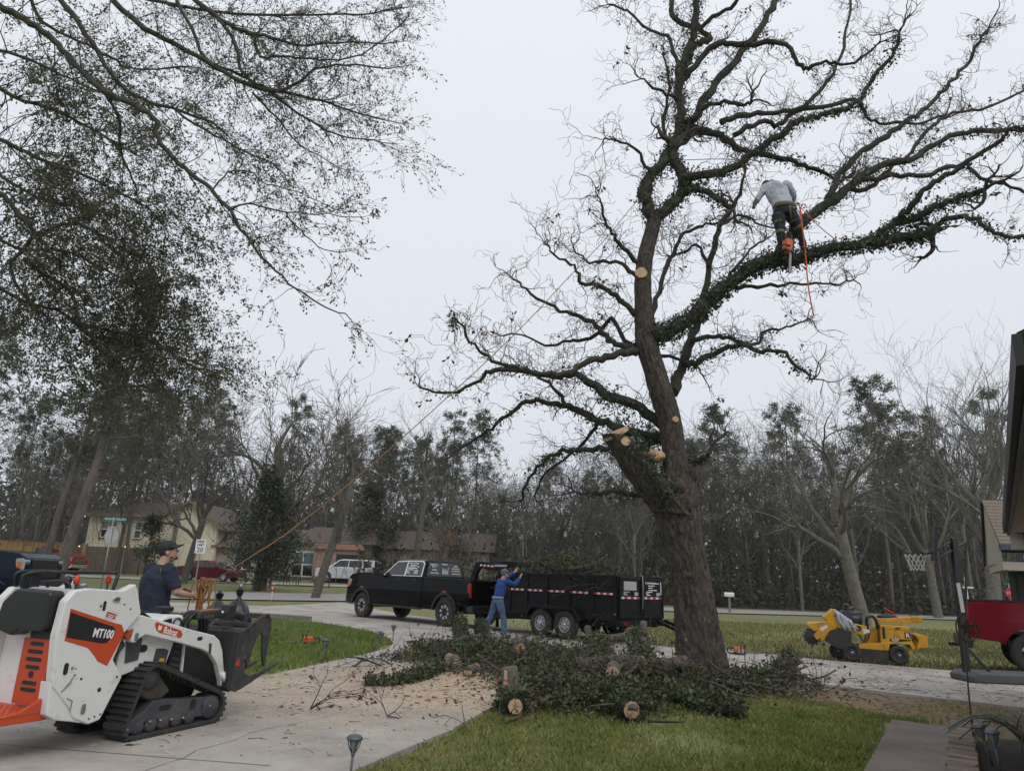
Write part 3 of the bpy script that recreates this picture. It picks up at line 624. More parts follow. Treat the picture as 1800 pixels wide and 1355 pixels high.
# ivy up the stub and the upper stem
P = [at(a, b, OY-.55)-OAK for a, b in ((1178, 880), (1158, 845), (1135, 805), (1108, 772))]; ivy_on(P, [.07]*4, 260, RO, fl=.06)
P = [at(a, b, OY+.25)-OAK for a, b in ((1170, 850), (1150, 810), (1130, 790), (1080, 700), (1060, 690))]; ivy_on(P, [.12]*5, 110, RO)
ivy.build('ivy', M_IVY, oak)
rl = Leaves()
for p, d in RO.sample(tips, min(160, len(tips))):
    for _ in range(4): rl.add(p+rv(RO)*.05, (rv(RO)+Vector((0, 0, -.6))).normalized(), rv(RO), .11, .055)
rl.build('dead_leaves', mat('russet_leaf', (0.055, 0.030, 0.022), (0.11, 0.06, 0.042), scale=3), oak)
# ---------------------------------------------------------------- the leafy tree hanging in from the left
LT = Vector((-9.5, 8.5, 0)); wtree = thing('water_oak', 'leafy evergreen oak reaching in from the upper left', 'tree', LT)
WT = MB(); WL = Leaves(); RW = random.Random(21)
M_WBARK = mat('lichen_bark', (0.030, 0.030, 0.023), (0.088, 0.090, 0.070), rough=0.95, scale=12, bump=0.7, detail=6)
M_WLEAF = leafmat('water_oak_leaf', (0.042, 0.050, 0.021), (0.118, 0.120, 0.058), rough=0.45, tr=0.36, scale=4)
def wlimb(pp, Y0, Y1, r0, r1, dens, lens=(.3, .75), leaf=2, sz=.046, maxl=3, gn=.3, up=-.03):
    k = len(pp); Q = cr([at(a/2.368, b/2.368, Y0+(Y1-Y0)*i/(k-1)) for i, (a, b) in enumerate(pp)], 4); Q = [q+rv(RW)*.015 for q in Q]; n = len(Q)
    rad = [.82*px_r(Q[i], r0+(r1-r0)*i/(n-1)) for i in range(n)]; WT.tube([q-LT for q in Q], rad, 7)
    tot = sum((Q[i+1]-Q[i]).length for i in range(n-1)); tp = []
    for _ in range(int(tot*dens*1.95)):
        i = RW.randrange(1, n); d0 = (Q[i]-Q[i-1]).normalized(); nd = (d0*RW.uniform(.1, 1)+rv(RW)*.8).normalized(); L = RW.uniform(*lens)
        tips_grow(WT, RW, Q[i]-LT, nd, L, min(rad[i]*.5, .004+L*.008), 1, maxl, gn, up, [0, 3, 2.5, 2], .6, tp, ang=.6, seg=.16, minr=.0018, sides=3)
    d0 = (Q[-1]-Q[-2]).normalized(); tips_grow(WT, RW, Q[-1]-LT, d0, lens[0], rad[-1], 1, 3, .25, 0, [0, 3, 2.5, 2], .6, tp, seg=.16, minr=.0018, sides=3)
    for p, d in tp:
        for _ in range(int(leaf*(1.9 if leaf > 3 else 1.5)) if RW.random() < .85 else 0):
            dd = (d*.5+rv(RW)*.8+Vector((0, 0, -.25))).normalized(); s = sz*(1.25 if leaf > 3 else 1)*RW.uniform(.6, 1.3); WL.add(p+rv(RW)*sz*(2.2 if leaf > 3 else 1.2)*RW.random(), dd, rv(RW), s, s*.42)
for a in [
 ([(-60, 10), (0, 30), (100, 80), (200, 150), (280, 230), (400, 360), (520, 420), (640, 490), (650, 560), (700, 640), (790, 720), (880, 790), (960, 880)], 7.0, 7.6, 8, 4, 5.5),
 ([(960, 880), (1020, 980), (1120, 1100), (1230, 1200), (1350, 1280), (1450, 1312)], 7.6, 7.8, 3.5, 1.2, 4.0, (.25, .6), 2),
 ([(230, -30), (330, 100), (420, 240), (500, 350), (640, 430), (780, 470), (900, 520)], 7.8, 8.4, 6, 2.5, 6),
 ([(430, -30), (600, 120), (700, 170), (860, 260), (1010, 340), (1130, 375), (1220, 360), (1310, 290), (1440, 270), (1620, 285)], 8.2, 9.2, 6.5, 1.5, 7),
 ([(760, -40), (900, 70), (1010, 130), (1100, 150), (1240, 190), (1400, 180), (1640, 180)], 9.0, 9.6, 5.5, 1.3, 8),
 ([(720, -20), (800, 120), (850, 240), (1000, 310)], 8.6, 8.8, 4, 3, 4),
 ([(905, 75), (980, 180), (1000, 290), (1060, 345), (1130, 372)], 9.1, 9.0, 4, 3, 4),
 ([(1060, 150), (1085, 235), (1200, 235), (1330, 250), (1500, 230), (1660, 110)], 9.4, 10.0, 3, 1.2, 8),
 ([(1130, 378), (1300, 410), (1450, 460), (1610, 500)], 9.1, 9.6, 3.5, 1.2, 9),
 ([(1130, 385), (1250, 480), (1400, 560), (1590, 590)], 9.1, 9.0, 3, 1.2, 8),
 ([(1050, 390), (1150, 490), (1250, 600), (1400, 690)], 9.0, 8.6, 2.5, 1, 8),
 ([(700, 440), (850, 540), (1000, 620), (1150, 690), (1200, 760)], 8.3, 8.0, 3, 1, 8),
 ([(960, 870), (1060, 850), (1190, 885), (1320, 890), (1500, 905)], 7.6, 7.5, 2.2, .9, 4, (.2, .5), 2),
 ([(1190, 885), (1250, 960), (1350, 1040), (1450, 1050)], 7.55, 7.7, 1.8, .8, 4, (.2, .45), 2),
 ([(880, 790), (950, 720), (1040, 715), (1110, 765), (1240, 800), (1420, 880)], 7.6, 8.2, 2, .8, 4, (.2, .5), 2),
 ([(120, -30), (180, 90), (330, 170), (460, 240), (560, 290), (760, 280)], 8, 9, 4, 1.5, 7),
 ([(400, 330), (490, 480), (500, 620), (550, 740), (575, 830)], 8, 9.5, 4, 1.5, 5),
 ([(500, -30), (760, 30), (1000, 60), (1250, 60), (1500, 60), (1660, 40)], 9.5, 10.4, 4, 1.2, 10),
 ([(-40, 780), (30, 830), (80, 900), (140, 980), (50, 1090), (75, 1200), (180, 1310)], 9.5, 10, 6, 2.5, 8, (.5, 1.15), 4, .05),
 ([(100, 1080), (200, 1150), (300, 1220), (330, 1340), (420, 1440), (500, 1500), (600, 1470), (700, 1490), (880, 1520)], 10, 11, 5, 1.2, 9, (.5, 1.1), 4),
 ([(140, 980), (300, 930), (420, 980), (560, 1060), (640, 1120)], 10, 11, 4, 1.2, 11, (.5, 1.1), 5, .05),
 ([(-40, 560), (120, 640), (260, 700), (420, 760), (600, 860), (680, 930)], 10.5, 11.5, 5, 1.2, 12, (.5, 1.15), 5, .05),
 ([(-40, 350), (100, 420), (250, 470), (420, 560), (560, 640)], 10.5, 11.5, 5, 1.5, 11, (.5, 1.15), 5, .05),
 ([(-40, 980), (100, 1040), (260, 1040), (420, 1110), (560, 1200), (620, 1290)], 11, 12, 4, 1.2, 12, (.5, 1.15), 5, .05),
 ([(-40, 1180), (120, 1260), (260, 1300), (380, 1400), (560, 1420), (640, 1560)], 11, 12, 4, 1.2, 12, (.5, 1.1), 5, .05),
 ([(300, 1340), (480, 1380), (620, 1420), (760, 1500), (860, 1560)], 11, 11.5, 3, 1, 10, (.4, .9), 4),
 ([(-40, 700), (150, 820), (300, 860), (480, 900), (600, 1000)], 11.5, 12.5, 4, 1.2, 12, (.5, 1.15), 5, .05),
 ([(-40, 200), (120, 250), (300, 330), (480, 420)], 9.5, 10.5, 4, 1.2, 9, (.5, 1.15), 4, .05),
]: wlimb(*a)
WT.build('limbs', M_WBARK, wtree); WL.build('leaves', M_WLEAF, wtree)
MB().tube([(0, 0, -.2), (0, 0, .3), (.1, 0, 2), (.3, .1, 4.5), (.2, .4, 7.5)], [.62, .48, .42, .36, .2], 14).tube([(.25, .1, 4.0), (2.0, .3, 5.6), tuple(at(-30, 330, 9.5)-LT)], [.2, .14, .06], 8).tube([(.2, .3, 6.0), (1.2, -.6, 7.0), tuple(at(-26, 5, 7.0)-LT)], [.2, .12, .06], 8).build('trunk', M_WBARK, wtree)
# ---------------------------------------------------------------- standing trees beyond
M_BT = [mat('bare_bark_%d' % i, c, tuple(v*2.2 for v in c), rough=.95, scale=6, bump=.8, bscale=14, bdist=.05, detail=6) for i, c in enumerate(((.060, .054, .044), (.085, .081, .064), (.090, .083, .070)))]
M_PB = mat('pine_bark', (.065, .055, .047), (.15, .128, .11), rough=.95, scale=5, stretch=(1, 1, .3), bump=.6)  # pine bark and needles paled, distance haze put into their colour
M_NEED = leafmat('pine_needles', (.046, .060, .034), (.100, .112, .064), rough=.6, tr=.35, scale=1.0)
M_EV = leafmat('magnolia_leaf', (.014, .023, .010), (.045, .058, .026), rough=.4, tr=.12, scale=2)
def bare_tree(R, H, tr, lean=(0, 0), fork=.35, spread=.9, m=None, name='bare_tree', nlimb=6, up=.05, thin=.58, maxl=5, gn=.2, minr=.006):
    t = thing(name, None, None); T = MB(); tp = []; hf = H*fork
    L = Vector((lean[0], lean[1], 0)); P = [Vector((0, 0, -.3)), Vector((0, 0, .15))+L*.02, L*.35+Vector((0, 0, hf*.5)), L*.7+Vector((.1, 0, hf))]
    T.tube(cr(P, 3), [tr*1.5, tr*1.25]+[tr*(1.1-.035*i) for i in range(8)], 9)
    for k in range(nlimb):
        a = 6.283*k/nlimb+R.uniform(-.5, .5); tilt = spread*R.uniform(.35, 1.0) if k else .12
        d = Vector((math.cos(a)*tilt, math.sin(a)*tilt, 1)).normalized(); z = hf*R.uniform(.5, 1.08) if k else hf
        s = L*(.35+.35*z/hf)+Vector((0, 0, z))
        tips_grow(T, R, s, d, (H-hf)*.52*R.uniform(.8, 1.1), tr*R.uniform(.42, .66), 0, maxl-1, gn, up, [3.4, 3.2, 3, 2.6, 2], .64, tp, ang=.62, seg=.55, minr=minr)
    T.build('branches', m or M_BT[0], t); return t, tp
def pine_tree(R, H, tr, crown=.42, lean=0, dens=1.0, cw=.17):
    t = thing('pine_tree', None, None); T = MB(); L = Leaves()
    P = [Vector((lean*(i/6)**1.0+R.uniform(-.1, .1), R.uniform(-.1, .1), H*i/6-(.3 if i == 0 else 0))) for i in range(7)]
    T.tube(cr(P, 2), [max(.03, tr*(1.12-.078*i)) for i in range(13)], 8)
    nb = int(34*dens)
    for k in range(nb):
        f = (k+R.random())/nb; z = H*(1-crown+crown*f); a = R.uniform(0, 6.283); ln = H*cw*(1.15-f*.85)*R.uniform(.6, 1.2)*(0.55 if f < .12 else 1)
        c = Vector((lean*z/H, 0, z)); d = Vector((math.cos(a), math.sin(a), R.uniform(-.05, .45))).normalized(); q = [c, c+d*ln*.5+Vector((0, 0, -.05*ln)), c+d*ln+Vector((0, 0, .08*ln))]
        T.tube(q, [tr*.2*(1.2-f), tr*.13*(1.2-f), .012], 4, False)
        for _ in range(int(7*dens*(1 if f > .1 else .4))):
            s = R.uniform(.35, 1.05); p = q[0].lerp(q[2], s)+rv(R)*ln*.24
            for _ in range(13):
                e = (rv(R)+Vector((0, 0, .25))+d*.3).normalized(); L.add(p, e, rv(R), R.uniform(.32, .6), .075)
    for k in range(9):     # dead stubs lower down
        z = H*R.uniform(.25, 1-crown); a = R.uniform(0, 6.283); c = Vector((lean*z/H, 0, z)); T.tube([c, c+Vector((math.cos(a), math.sin(a), .15))*R.uniform(.5, 1.8)], [.035, .01], 3, False)
    T.build('trunk', M_PB, t); L.build('crown', M_NEED, t); return t
def evergreen(R, H, W_, n, m=M_EV, leaf=.17, name='magnolia_tree', tr=.16, bottom=.12, lw=.42, cl=46):
    t = thing(name, None, None); T = MB(); L = Leaves()
    T.tube([(0, 0, -.2), (0, 0, H*.4), (.1, 0, H*.85)], [tr, tr*.8, tr*.25], 7)
    for k in range(cl):
        f = bottom+(1-bottom)*R.random(); prof = math.sin(min(1, (f-bottom)/(1-bottom)*1.12+.14)*math.pi)**.7; a = R.uniform(0, 6.283); rr = W_/2*prof*R.uniform(.35, 1.0)
        c = Vector((math.cos(a)*rr, math.sin(a)*rr, H*f)); T.tube([(0, 0, max(.3, H*f-rr*.7)), c], [tr*.3, .015], 4, False); s = W_*R.uniform(.07, .12)
        for _ in range(n//cl):
            p = c+Vector((R.gauss(0, s), R.gauss(0, s), R.gauss(0, s*.8))); d = (rv(R)+(p-Vector((0, 0, H*f))).normalized()*.5+Vector((0, 0, -.1))).normalized(); q = leaf*R.uniform(.6, 1.3); L.add(p, d, rv(R), q, q*lw)
    T.build('trunk', M_BT[0], t); L.build('crown', m, t); return t
RB = random.Random(5)
def put(t, px, Y, label, cat='tree', rz=0, s=1.0, sz=None, group=None, dz=0):
    p = on(px, Y); t.location = (p.x, p.y, p.z+dz); t.rotation_euler = (0, 0, rz); t.scale = (s, s, sz or s); tag(t, label, cat, group); return t
# individual trees
t, _ = bare_tree(random.Random(11), 16.0, .40, (.5, 0), .36, 1.3, M_BT[0], nlimb=10, gn=.30, minr=.014); t.name = 'bare_oak'; put(t, 455, 45, 'wide bare oak behind the dark magnolia, left of the street')
put(evergreen(random.Random(4), 7.2, 4.6, 9500, leaf=.2, cl=60), 452, 43.5, 'dark glossy magnolia wrapped around the bare oak trunk')
t, _ = bare_tree(random.Random(12), 12.5, .22, (1.8, 0), .45, .8, M_BT[0], nlimb=6, gn=.28, minr=.011); put(t, 553, 38, 'slim bare tree leaning right in front of the brick porch')
put(evergreen(random.Random(6), 8.4, 5.6, 9000, leaf=.24, cl=60), 642, 66, 'dark cone of magnolia behind the black pickup cab')
t, _ = bare_tree(random.Random(13), 12.0, .24, (.9, 0), .36, 1.1, M_BT[0], nlimb=7, gn=.3, minr=.012); put(t, 322, 49, 'bare tree standing before the beige house gable')
put(pine_tree(random.Random(3), 16.5, .29, .55, 2.6, 1.15, .27), 92, 36, 'big leaning pine on the left with broad crown')
put(pine_tree(random.Random(31), 14, .24, .5, 1.8, 1.2, .22), 66, 44, 'thinner dark pine just left of the big leaning pine')
put(evergreen(random.Random(8), 4.2, 2.6, 2600, leaf=.17, tr=.09, bottom=.42, cl=30), 250, 45, 'small leafy evergreen in front of the garage doors')
t, _ = bare_tree(random.Random(14), 12.6, .30, (-1.3, 0), .36, 1.2, M_BT[2], nlimb=6, up=.02, gn=.34, maxl=6); put(t, 1521, 34, 'spreading grey bare tree behind the yellow stump grinder', rz=0)
t, _ = bare_tree(random.Random(15), 20.5, .40, (.5, 0), .30, .75, M_BT[2], nlimb=7, up=.09, gn=.26); put(t, 1752, 44, 'tall upright bare tree beyond the basketball hoop')
t, _ = bare_tree(random.Random(16), 14.5, .25, (.3, 0), .55, .8, M_BT[0], nlimb=5); put(t, 728, 52, 'dark slender bare tree right of the orange rope')
t, _ = bare_tree(random.Random(17), 11, .2, (.3, 0), .4, .9, M_BT[0], nlimb=5); put(t, 775, 54, 'short dark bare tree above the pickup tailgate')
t, _ = bare_tree(random.Random(18), 15, .3, (-.5, 0), .3, 1.1, M_BT[1], nlimb=7); put(t, 1650, 52, 'bare tree filling the gap beside the hoop backboard')
put(evergreen(random.Random(9), 4.0, 4.0, 2200, leafmat('rust_leaf', (.085, .043, .022), (.17, .095, .05), tr=.2), .16, 'rust_bush', .06, .05), 775, 49, 'rust coloured bush behind the pickup bed', 'bush')
# woods: protos copied one by one
def rest(tree):
    return [tree]
protoP = [pine_tree(random.Random(40+i), 19+i, .16, .46+.04*i, RB.uniform(-.8, .8), 1.4, .185) for i in range(4)]
protoB = [bare_tree(random.Random(50+i), 15+i, .17, (RB.uniform(-.6, .6), 0), .4, .85, M_BT[i % 2], nlimb=8, minr=.014, gn=.26)[0] for i in range(4)]
protoE = [evergreen(random.Random(60+i), 6.5, 4.2, 2600, leafmat('under_leaf', (.016, .024, .010), (.045, .052, .024), tr=.15), .22, 'evergreen_shrub_tree', .1, .03) for i in range(2)]
spots = []
for (x0, x1, y0, y1, n, kinds) in ((640, 1060, 60, 92, 30, 'PBB'), (1060, 1800, 58, 84, 56, 'PPBBB'), (0, 640, 74, 98, 34, 'PBPB'), (640, 1800, 60, 66, 14, 'EBB'), (0, 300, 62, 74, 10, 'BP')):
    for i in range(n): spots.append((x0+(x1-x0)*(i+RB.uniform(.1, .9))/n, RB.uniform(y0, y1), RB.choice(kinds)))
# the woods go on unseen past the frame, added to darken the pickup's reflections
for i in range(30): spots.append((RB.uniform(-1500, -60), RB.uniform(30, 75), RB.choice('PBPE')))
for i in range(12): spots.append((RB.uniform(1880, 2600), RB.uniform(48, 80), RB.choice('PBE')))
used = {}
names = {'P': ('tall pine among the woods behind the houses and street', 'tree', 'pines of the background woods'), 'B': ('bare grey tree among the woods behind the houses and street', 'tree', 'bare trees of the background woods'), 'E': ('dark evergreen shrub tree at the edge of the woods', 'tree', 'evergreens at the edge of the woods')}
for px, Y, k in spots:
    pr = {'P': protoP, 'B': protoB, 'E': protoE}[k]; i = RB.randrange(len(pr)); c = pr[i] if (k, i) not in used else copy_tree(pr[i]); used[(k, i)] = 1
    s = RB.uniform(.72, 1.12)*(.95 if px > 1150 else (.78 if px > 600 else .92)); put(c, px, Y, *names[k][:2], rz=RB.uniform(0, 6.28), s=s, group=names[k][2])
for k, pr in (('P', protoP), ('B', protoB), ('E', protoE)):
    for i, o in enumerate(pr):
        if (k, i) not in used:
            for ch in list(o.children): bpy.data.objects.remove(ch)
            bpy.data.objects.remove(o)
# undergrowth and the far wood, uncountable
UG = Leaves(); US = MB(); RU = random.Random(77)
for _ in range(15000):
    px = RU.uniform(620, 1850) if RU.random() < .8 else RU.uniform(-50, 640); Y = RU.uniform(58, 72) if px > 620 else RU.uniform(72, 84); p = on(px, Y); h = abs(RU.gauss(0, 1.5))+.05
    UG.add(Vector((p.x, p.y, p.z+h)), (rv(RU)+Vector((0, 0, .2))).normalized(), rv(RU), RU.uniform(.25, .6), RU.uniform(.12, .3))
for _ in range(2600):
    px = RU.uniform(-50, 1850); Y = RU.uniform(60, 94); p = on(px, Y); h = RU.uniform(2, 8)
    tips_grow(US, RU, p, Vector((RU.uniform(-.25, .25), RU.uniform(-.25, .25), 1)).normalized(), h*.6, RU.uniform(.015, .045), 0, 2, .12, .08, [2.6, 2.2], .6, [], seg=1.0, minr=.007, sides=3)
u = UG.build('undergrowth', leafmat('brush_leaf', (.028, .030, .017), (.080, .068, .042), tr=.15, scale=.4)); tag(u, 'dark tangled undergrowth along the edge of the woods', 'undergrowth', kind='stuff')  # undergrowth lightened too, some haze carried by its leaf colour
u = US.build('sapling_thicket', M_BT[0]); tag(u, 'grey thicket of thin saplings in the woods', 'thicket', kind='stuff')
FW = Leaves(); FT = MB()
for _k in range(460):
    px = RU.uniform(-150, 1950); Y = RU.uniform(95, 125); p = on(px, Y); h = RU.uniform(7, 16)*(.75 if 300 < px < 1000 else 1)
    if _k < 130: FT.tube([p, p+Vector((RU.uniform(-.6, .6), 0, h))], [.12, .04], 4, False)
    for _ in range(95):
        z = h*(1-.75*RU.random()**1.3); w = 2.6*(1.25-z/h); FW.add(p+Vector((RU.gauss(0, w), RU.gauss(0, w), z)), rv(RU), rv(RU), RU.uniform(.5, 1.3), RU.uniform(.25, .5))
    if RU.random() < .7:
        for _ in range(22):
            a = p+Vector((0, 0, h*RU.uniform(.4, .95))); FT.tube([a, a+Vector((RU.uniform(-2.5, 2.5), RU.uniform(-1, 1), RU.uniform(1, 3.5)))], [.04, .015], 3, False)
for _ in range(14000):
    px = RU.uniform(-150, 1950); p = on(px, RU.uniform(92, 110)); FW.add(p+Vector((0, 0, abs(RU.gauss(0, 3)))), rv(RU), rv(RU), RU.uniform(.6, 1.4), RU.uniform(.4, .8))
tag(FW.build('far_wood_foliage', leafmat('far_leaf', (.042, .047, .034), (.085, .085, .062), tr=.2, scale=.2)), 'grey green mass of foliage deep in the woods', 'woods', kind='stuff')
tag(FT.build('far_wood_trunks', M_PB), 'distant trunks deep in the woods', 'woods', kind='stuff')
# ================================================================ MACHINE PARTS: shared
M_WHITE = mat('machine_white', (.62, .62, .60), (.70, .70, .68), rough=.38, scale=2, c3=(.36, .32, .26), scale3=4, thr3=(.54, .78), bump=.04, bscale=30)
M_BLACK = mat('black_steel', (.016, .016, .017), (.030, .030, .031), rough=.55, scale=5, bump=.1)
M_BLKP = mat('black_plastic', (.012, .013, .015), rough=.42)
M_RUB = mat('rubber', (.020, .019, .018), (.048, .044, .040), rough=.9, scale=7, bump=.4, c3=(.10, .085, .065), scale3=3, thr3=(.55, .8))
M_ORNG = mat('orange_paint', (.46, .055, .016), (.50, .07, .02), rough=.45, scale=6, c3=(.20, .05, .03), scale3=6, thr3=(.62, .8))
M_FRAME = mat('frame_grey', (.036, .040, .048), (.066, .068, .072), rough=.65, scale=4, c3=(.12, .10, .08), scale3=3, thr3=(.55, .8))
M_CHROME = mat('chrome', (.65, .65, .66), rough=.15, metal=1.0)
M_STEEL = mat('worn_steel', (.30, .30, .30), rough=.45, metal=.8)
M_DKGLASS = mat('dark_glass', (.008, .009, .010), rough=.06, spec=.6)
M_GLASS = mat('tinted_glass', (.012, .014, .016), rough=.04, spec=.7)
M_LET_W = mat('white_lettering', (.72, .72, .72), rough=.6)
M_LET_K = mat('black_lettering', (.012, .012, .012), rough=.5)
M_REDL = mat('red_lens', (.30, .008, .012), rough=.15, coat=.5)
M_AMBER = mat('amber_lens', (.55, .14, .01), rough=.25)
def hull_path(circ, n=10):      # closed outline around circles (x, z, r), counter-clockwise
    pts = []
    for cx, cz, r in circ:
        for k in range(48): pts.append((cx+r*math.cos(k*math.pi/24), cz+r*math.sin(k*math.pi/24)))
    pts = sorted(set((round(a, 5), round(b, 5)) for a, b in pts))
    def half(P):
        h = []
        for p in P:
            while len(h) > 1 and (h[-1][0]-h[-2][0])*(p[1]-h[-2][1])-(h[-1][1]-h[-2][1])*(p[0]-h[-2][0]) <= 0: h.pop()
            h.append(p)
        return h
    a = half(pts); b = half(pts[::-1]); return a[:-1]+b[:-1]
def along(path, step):
    P = path+[path[0]]; out = []; acc = 0
    for i in range(len(P)-1):
        a, b = Vector((*P[i], 0)), Vector((*P[i+1], 0)); l = (b-a).length
        while acc < l:
            p = a.lerp(b, acc/l); d = (b-a)/l; out.append((p.x, p.y, d.x, d.y)); acc += step
        acc -= l
    return out
def ring(b, outer, inner, y0, y1):      # band between two outlines of the same length
    n = len(outer); V = [(p[0], y0, p[1]) for p in outer]+[(p[0], y0, p[1]) for p in inner]+[(p[0], y1, p[1]) for p in outer]+[(p[0], y1, p[1]) for p in inner]
    f = []
    for i in range(n):
        j = (i+1) % n; f += [(i, j, n+j, n+i), (2*n+j, 2*n+i, 3*n+i, 3*n+j), (j, i, 2*n+i, 2*n+j), (n+i, n+j, 3*n+j, 3*n+i)]
    b.add(V, f); return b
def arc(cx, cz, r, a0, a1, n): return [(cx+r*math.cos(RAD(a0+(a1-a0)*i/n)), cz+r*math.sin(RAD(a0+(a1-a0)*i/n))) for i in range(n+1)]
def slot(cx, cz, w, h, n=5):      # rounded slot outline
    r = min(w, h)/2
    if h > w: return [(cx+x, cz+h/2-r+z) for x, z in arc(0, 0, r, 0, 180, n)]+[(cx+x, cz-h/2+r+z) for x, z in arc(0, 0, r, 180, 360, n)]
    return [(cx+w/2-r+x, cz+z) for x, z in arc(0, 0, r, -90, 90, n)]+[(cx-w/2+r+x, cz+z) for x, z in arc(0, 0, r, 90, 270, n)]
# ================================================================ COMPACT TRACK LOADER
def loader():
    L = thing('mini_track_loader', 'white and orange stand-on track loader with black grapple on the concrete drive', 'loader', (*gp(214, 1307, SLAB).xy, SLAB+.003), math.atan2(.9239, .3827)); Wd = .88; L.scale = (.968, .968, .968)
    circ = [(.115, .115, .112), (1.045, .155, .152), (.255, .50, .125)]
    inn = [(a, b, r-.035) for a, b, r in circ]; O = hull_path(circ)
    def offset(path, d):
        o = []; n = len(path)
        for i in range(n):
            a, b, c = path[i-1], path[i], path[(i+1) % n]; t = Vector((c[0]-a[0], c[1]-a[1])).normalized(); o.append((b[0]-t.y*d, b[1]+t.x*d))
        return o
    I = offset(O, .03)
    frame_out = [(.02, .07), (.10, .05), (.20, .10), (.28, .14), (.95, .075), (1.03, .09), (1.08, .15), (1.06, .21), (.98, .255), (.62, .275), (.46, .30), (.32, .30), (.22, .22), (.05, .15)]
    for k, y0 in enumerate((0.0, Wd-.25)):
        t = ring(MB(), O, I, y0, y0+.25).build('track_belt', M_RUB, L, bevel=.006)
        lug = MB(); 
        for x, z, dx, dz in along(O, .052): 
            R = Matrix(((dx, 0, dz), (0, 1, 0), (dz, 0, -dx))); lug.box((x+dz*.004, y0+.125, z-dx*.004), (.026, .252, .024), R)
        lug.build('tread_lugs', M_RUB, t)['kind'] = 'stuff'
        lug = MB()
        for x, z, dx, dz in along(I, .052): R = Matrix(((dx, 0, dz), (0, 1, 0), (dz, 0, -dx))); lug.box((x-dz*.012, y0+.10, z+dx*.012), (.018, .05, .03), R)
        lug.build('drive_lugs', M_RUB, t)['kind'] = 'stuff'
        fr = MB().prism(frame_out, y0+.045, y0+.20).build('track_frame', M_FRAME, L, bevel=.008)
        for (cx, cz, w, h) in ((.46, .225, .14, .045), (.80, .21, .075, .10), (.93, .175, .03, .035)):
            MB().prism(slot(cx, cz, w, h), y0+.040, y0+.0425).build('frame_opening', M_LET_K, fr)
        for x in (.19, .34, .48, .63, .79): MB().lathe([(.0, -.012), (.05, -.012), (.066, 0), (.066, .13), (.05, .15), (0, .15)], (x, y0+.055, .092), n=18).build('track_roller', M_FRAME, fr)
        for x, z in ((.06, .095), (.30, .125), (.42, .118), (.55, .108), (.69, .10), (1.02, .165)): MB().lathe([(0, -.010), (.012, -.010), (.014, 0), (.014, .02)], (x, y0+.036, z), n=8).build('bolt', M_STEEL, fr)
        MB().lathe([(0, 0), (.10, 0), (.118, .02), (.118, .18), (.10, .2), (0, .2)], (1.04, y0+.03, .155), n=22).build('front_idler', M_FRAME, fr)
        MB().prism([(.12, .47), (.20, .34), (.30, .30), (.42, .30), (.52, .36), (.40, .48), (.30, .56), (.2, .56)], y0+.07, y0+.19).build('drive_motor_guard', mat('dusty_black', (.03, .027, .024), (.085, .07, .055), rough=.9, scale=4), fr, bevel=.02)
        MB().lathe([(0, 0), (.09, 0), (.10, .03), (.10, .16), (0, .16)], (.255, y0+.05, .50), n=16).build('drive_sprocket', M_FRAME, fr)
    # chassis, hood, cooling screens
    MB().prism([(-.30, .22), (1.0, .24), (1.08, .40), (.62, .50), (.58, .86), (.10, .92), (-.30, .80)], .27, Wd-.27).build('chassis', M_BLACK, L, bevel=.01)
    ch = MB().prism([(-.05, .52), (.20, .58), (.50, .60), (.56, .80), (.48, .84), (.05, .90), (-.05, .86)], .16, .20).build('inner_panel', M_WHITE, L, bevel=.008)
    MB().prism(slot(.19, .755, .115, .065), .1545, .158).build('handle_opening', M_LET_K, ch)
    MB().prism([(.33, .60), (.48, .56), (.50, .72), (.44, .74), (.35, .745)], .150, .158).build('access_cover', M_FRAME, ch, bevel=.01)
    MB().prism([(.40, .625), (.455, .62), (.457, .65), (.402, .655)], .1455, .149).build('warning_sticker', mat('yellow_sticker', (.55, .33, .02), rough=.5), ch)
    MB().prism([(.02, .64), (.16, .66), (.17, .85), (.0, .87)], .148, .157).build('black_cover', M_FRAME, ch, bevel=.01)
    sc = MB().prism([(.56, .50), (.70, .44), (.74, .78), (.58, .80)], .20, .24).build('cooling_screen', M_BLKP, L)
    for i in range(5): MB().bar((.575+.01*i, .197, .53+i*.055), (.705+.004*i, .197, .49+i*.06), .006, .018).build('screen_slat', M_FRAME, sc)
    MB().bar((.735, .19, .42), (.715, .19, .80), .022, .022).build('screen_post', M_WHITE, L)
    hd = MB().prism([(.40, .86), (.44, .99), (.54, 1.04), (.74, 1.03), (.80, .92), (.80, .70), (.42, .76)], .27, Wd-.27).build('hood', M_WHITE, L, bevel=.03, seg=3)
    MB().prism([(.47, .92), (.48, .985), (.58, 1.005), (.60, .93)], .262, .267).build('hood_opening', M_LET_K, hd)
    MB().lathe([(.042, 0), (.055, 0), (.055, .012), (.042, .012)], (.66, .256, .955), n=20).build('fuel_cap', M_FRAME, hd)
    # rear side panels
    SP = [(-.77, 1.19), (-.70, 1.275), (-.56, 1.295), (-.25, 1.275), (-.12, 1.335), (-.085, 1.27), (-.01, 1.08), (-.06, 1.02), (-.15, .92), (-.22, .70), (-.10, .55), (-.25, .225), (-.35, .205), (-.50, .27), (-.52, .295), (-.56, .36), (-.74, .54), (-.755, .60), (-.79, .92)]
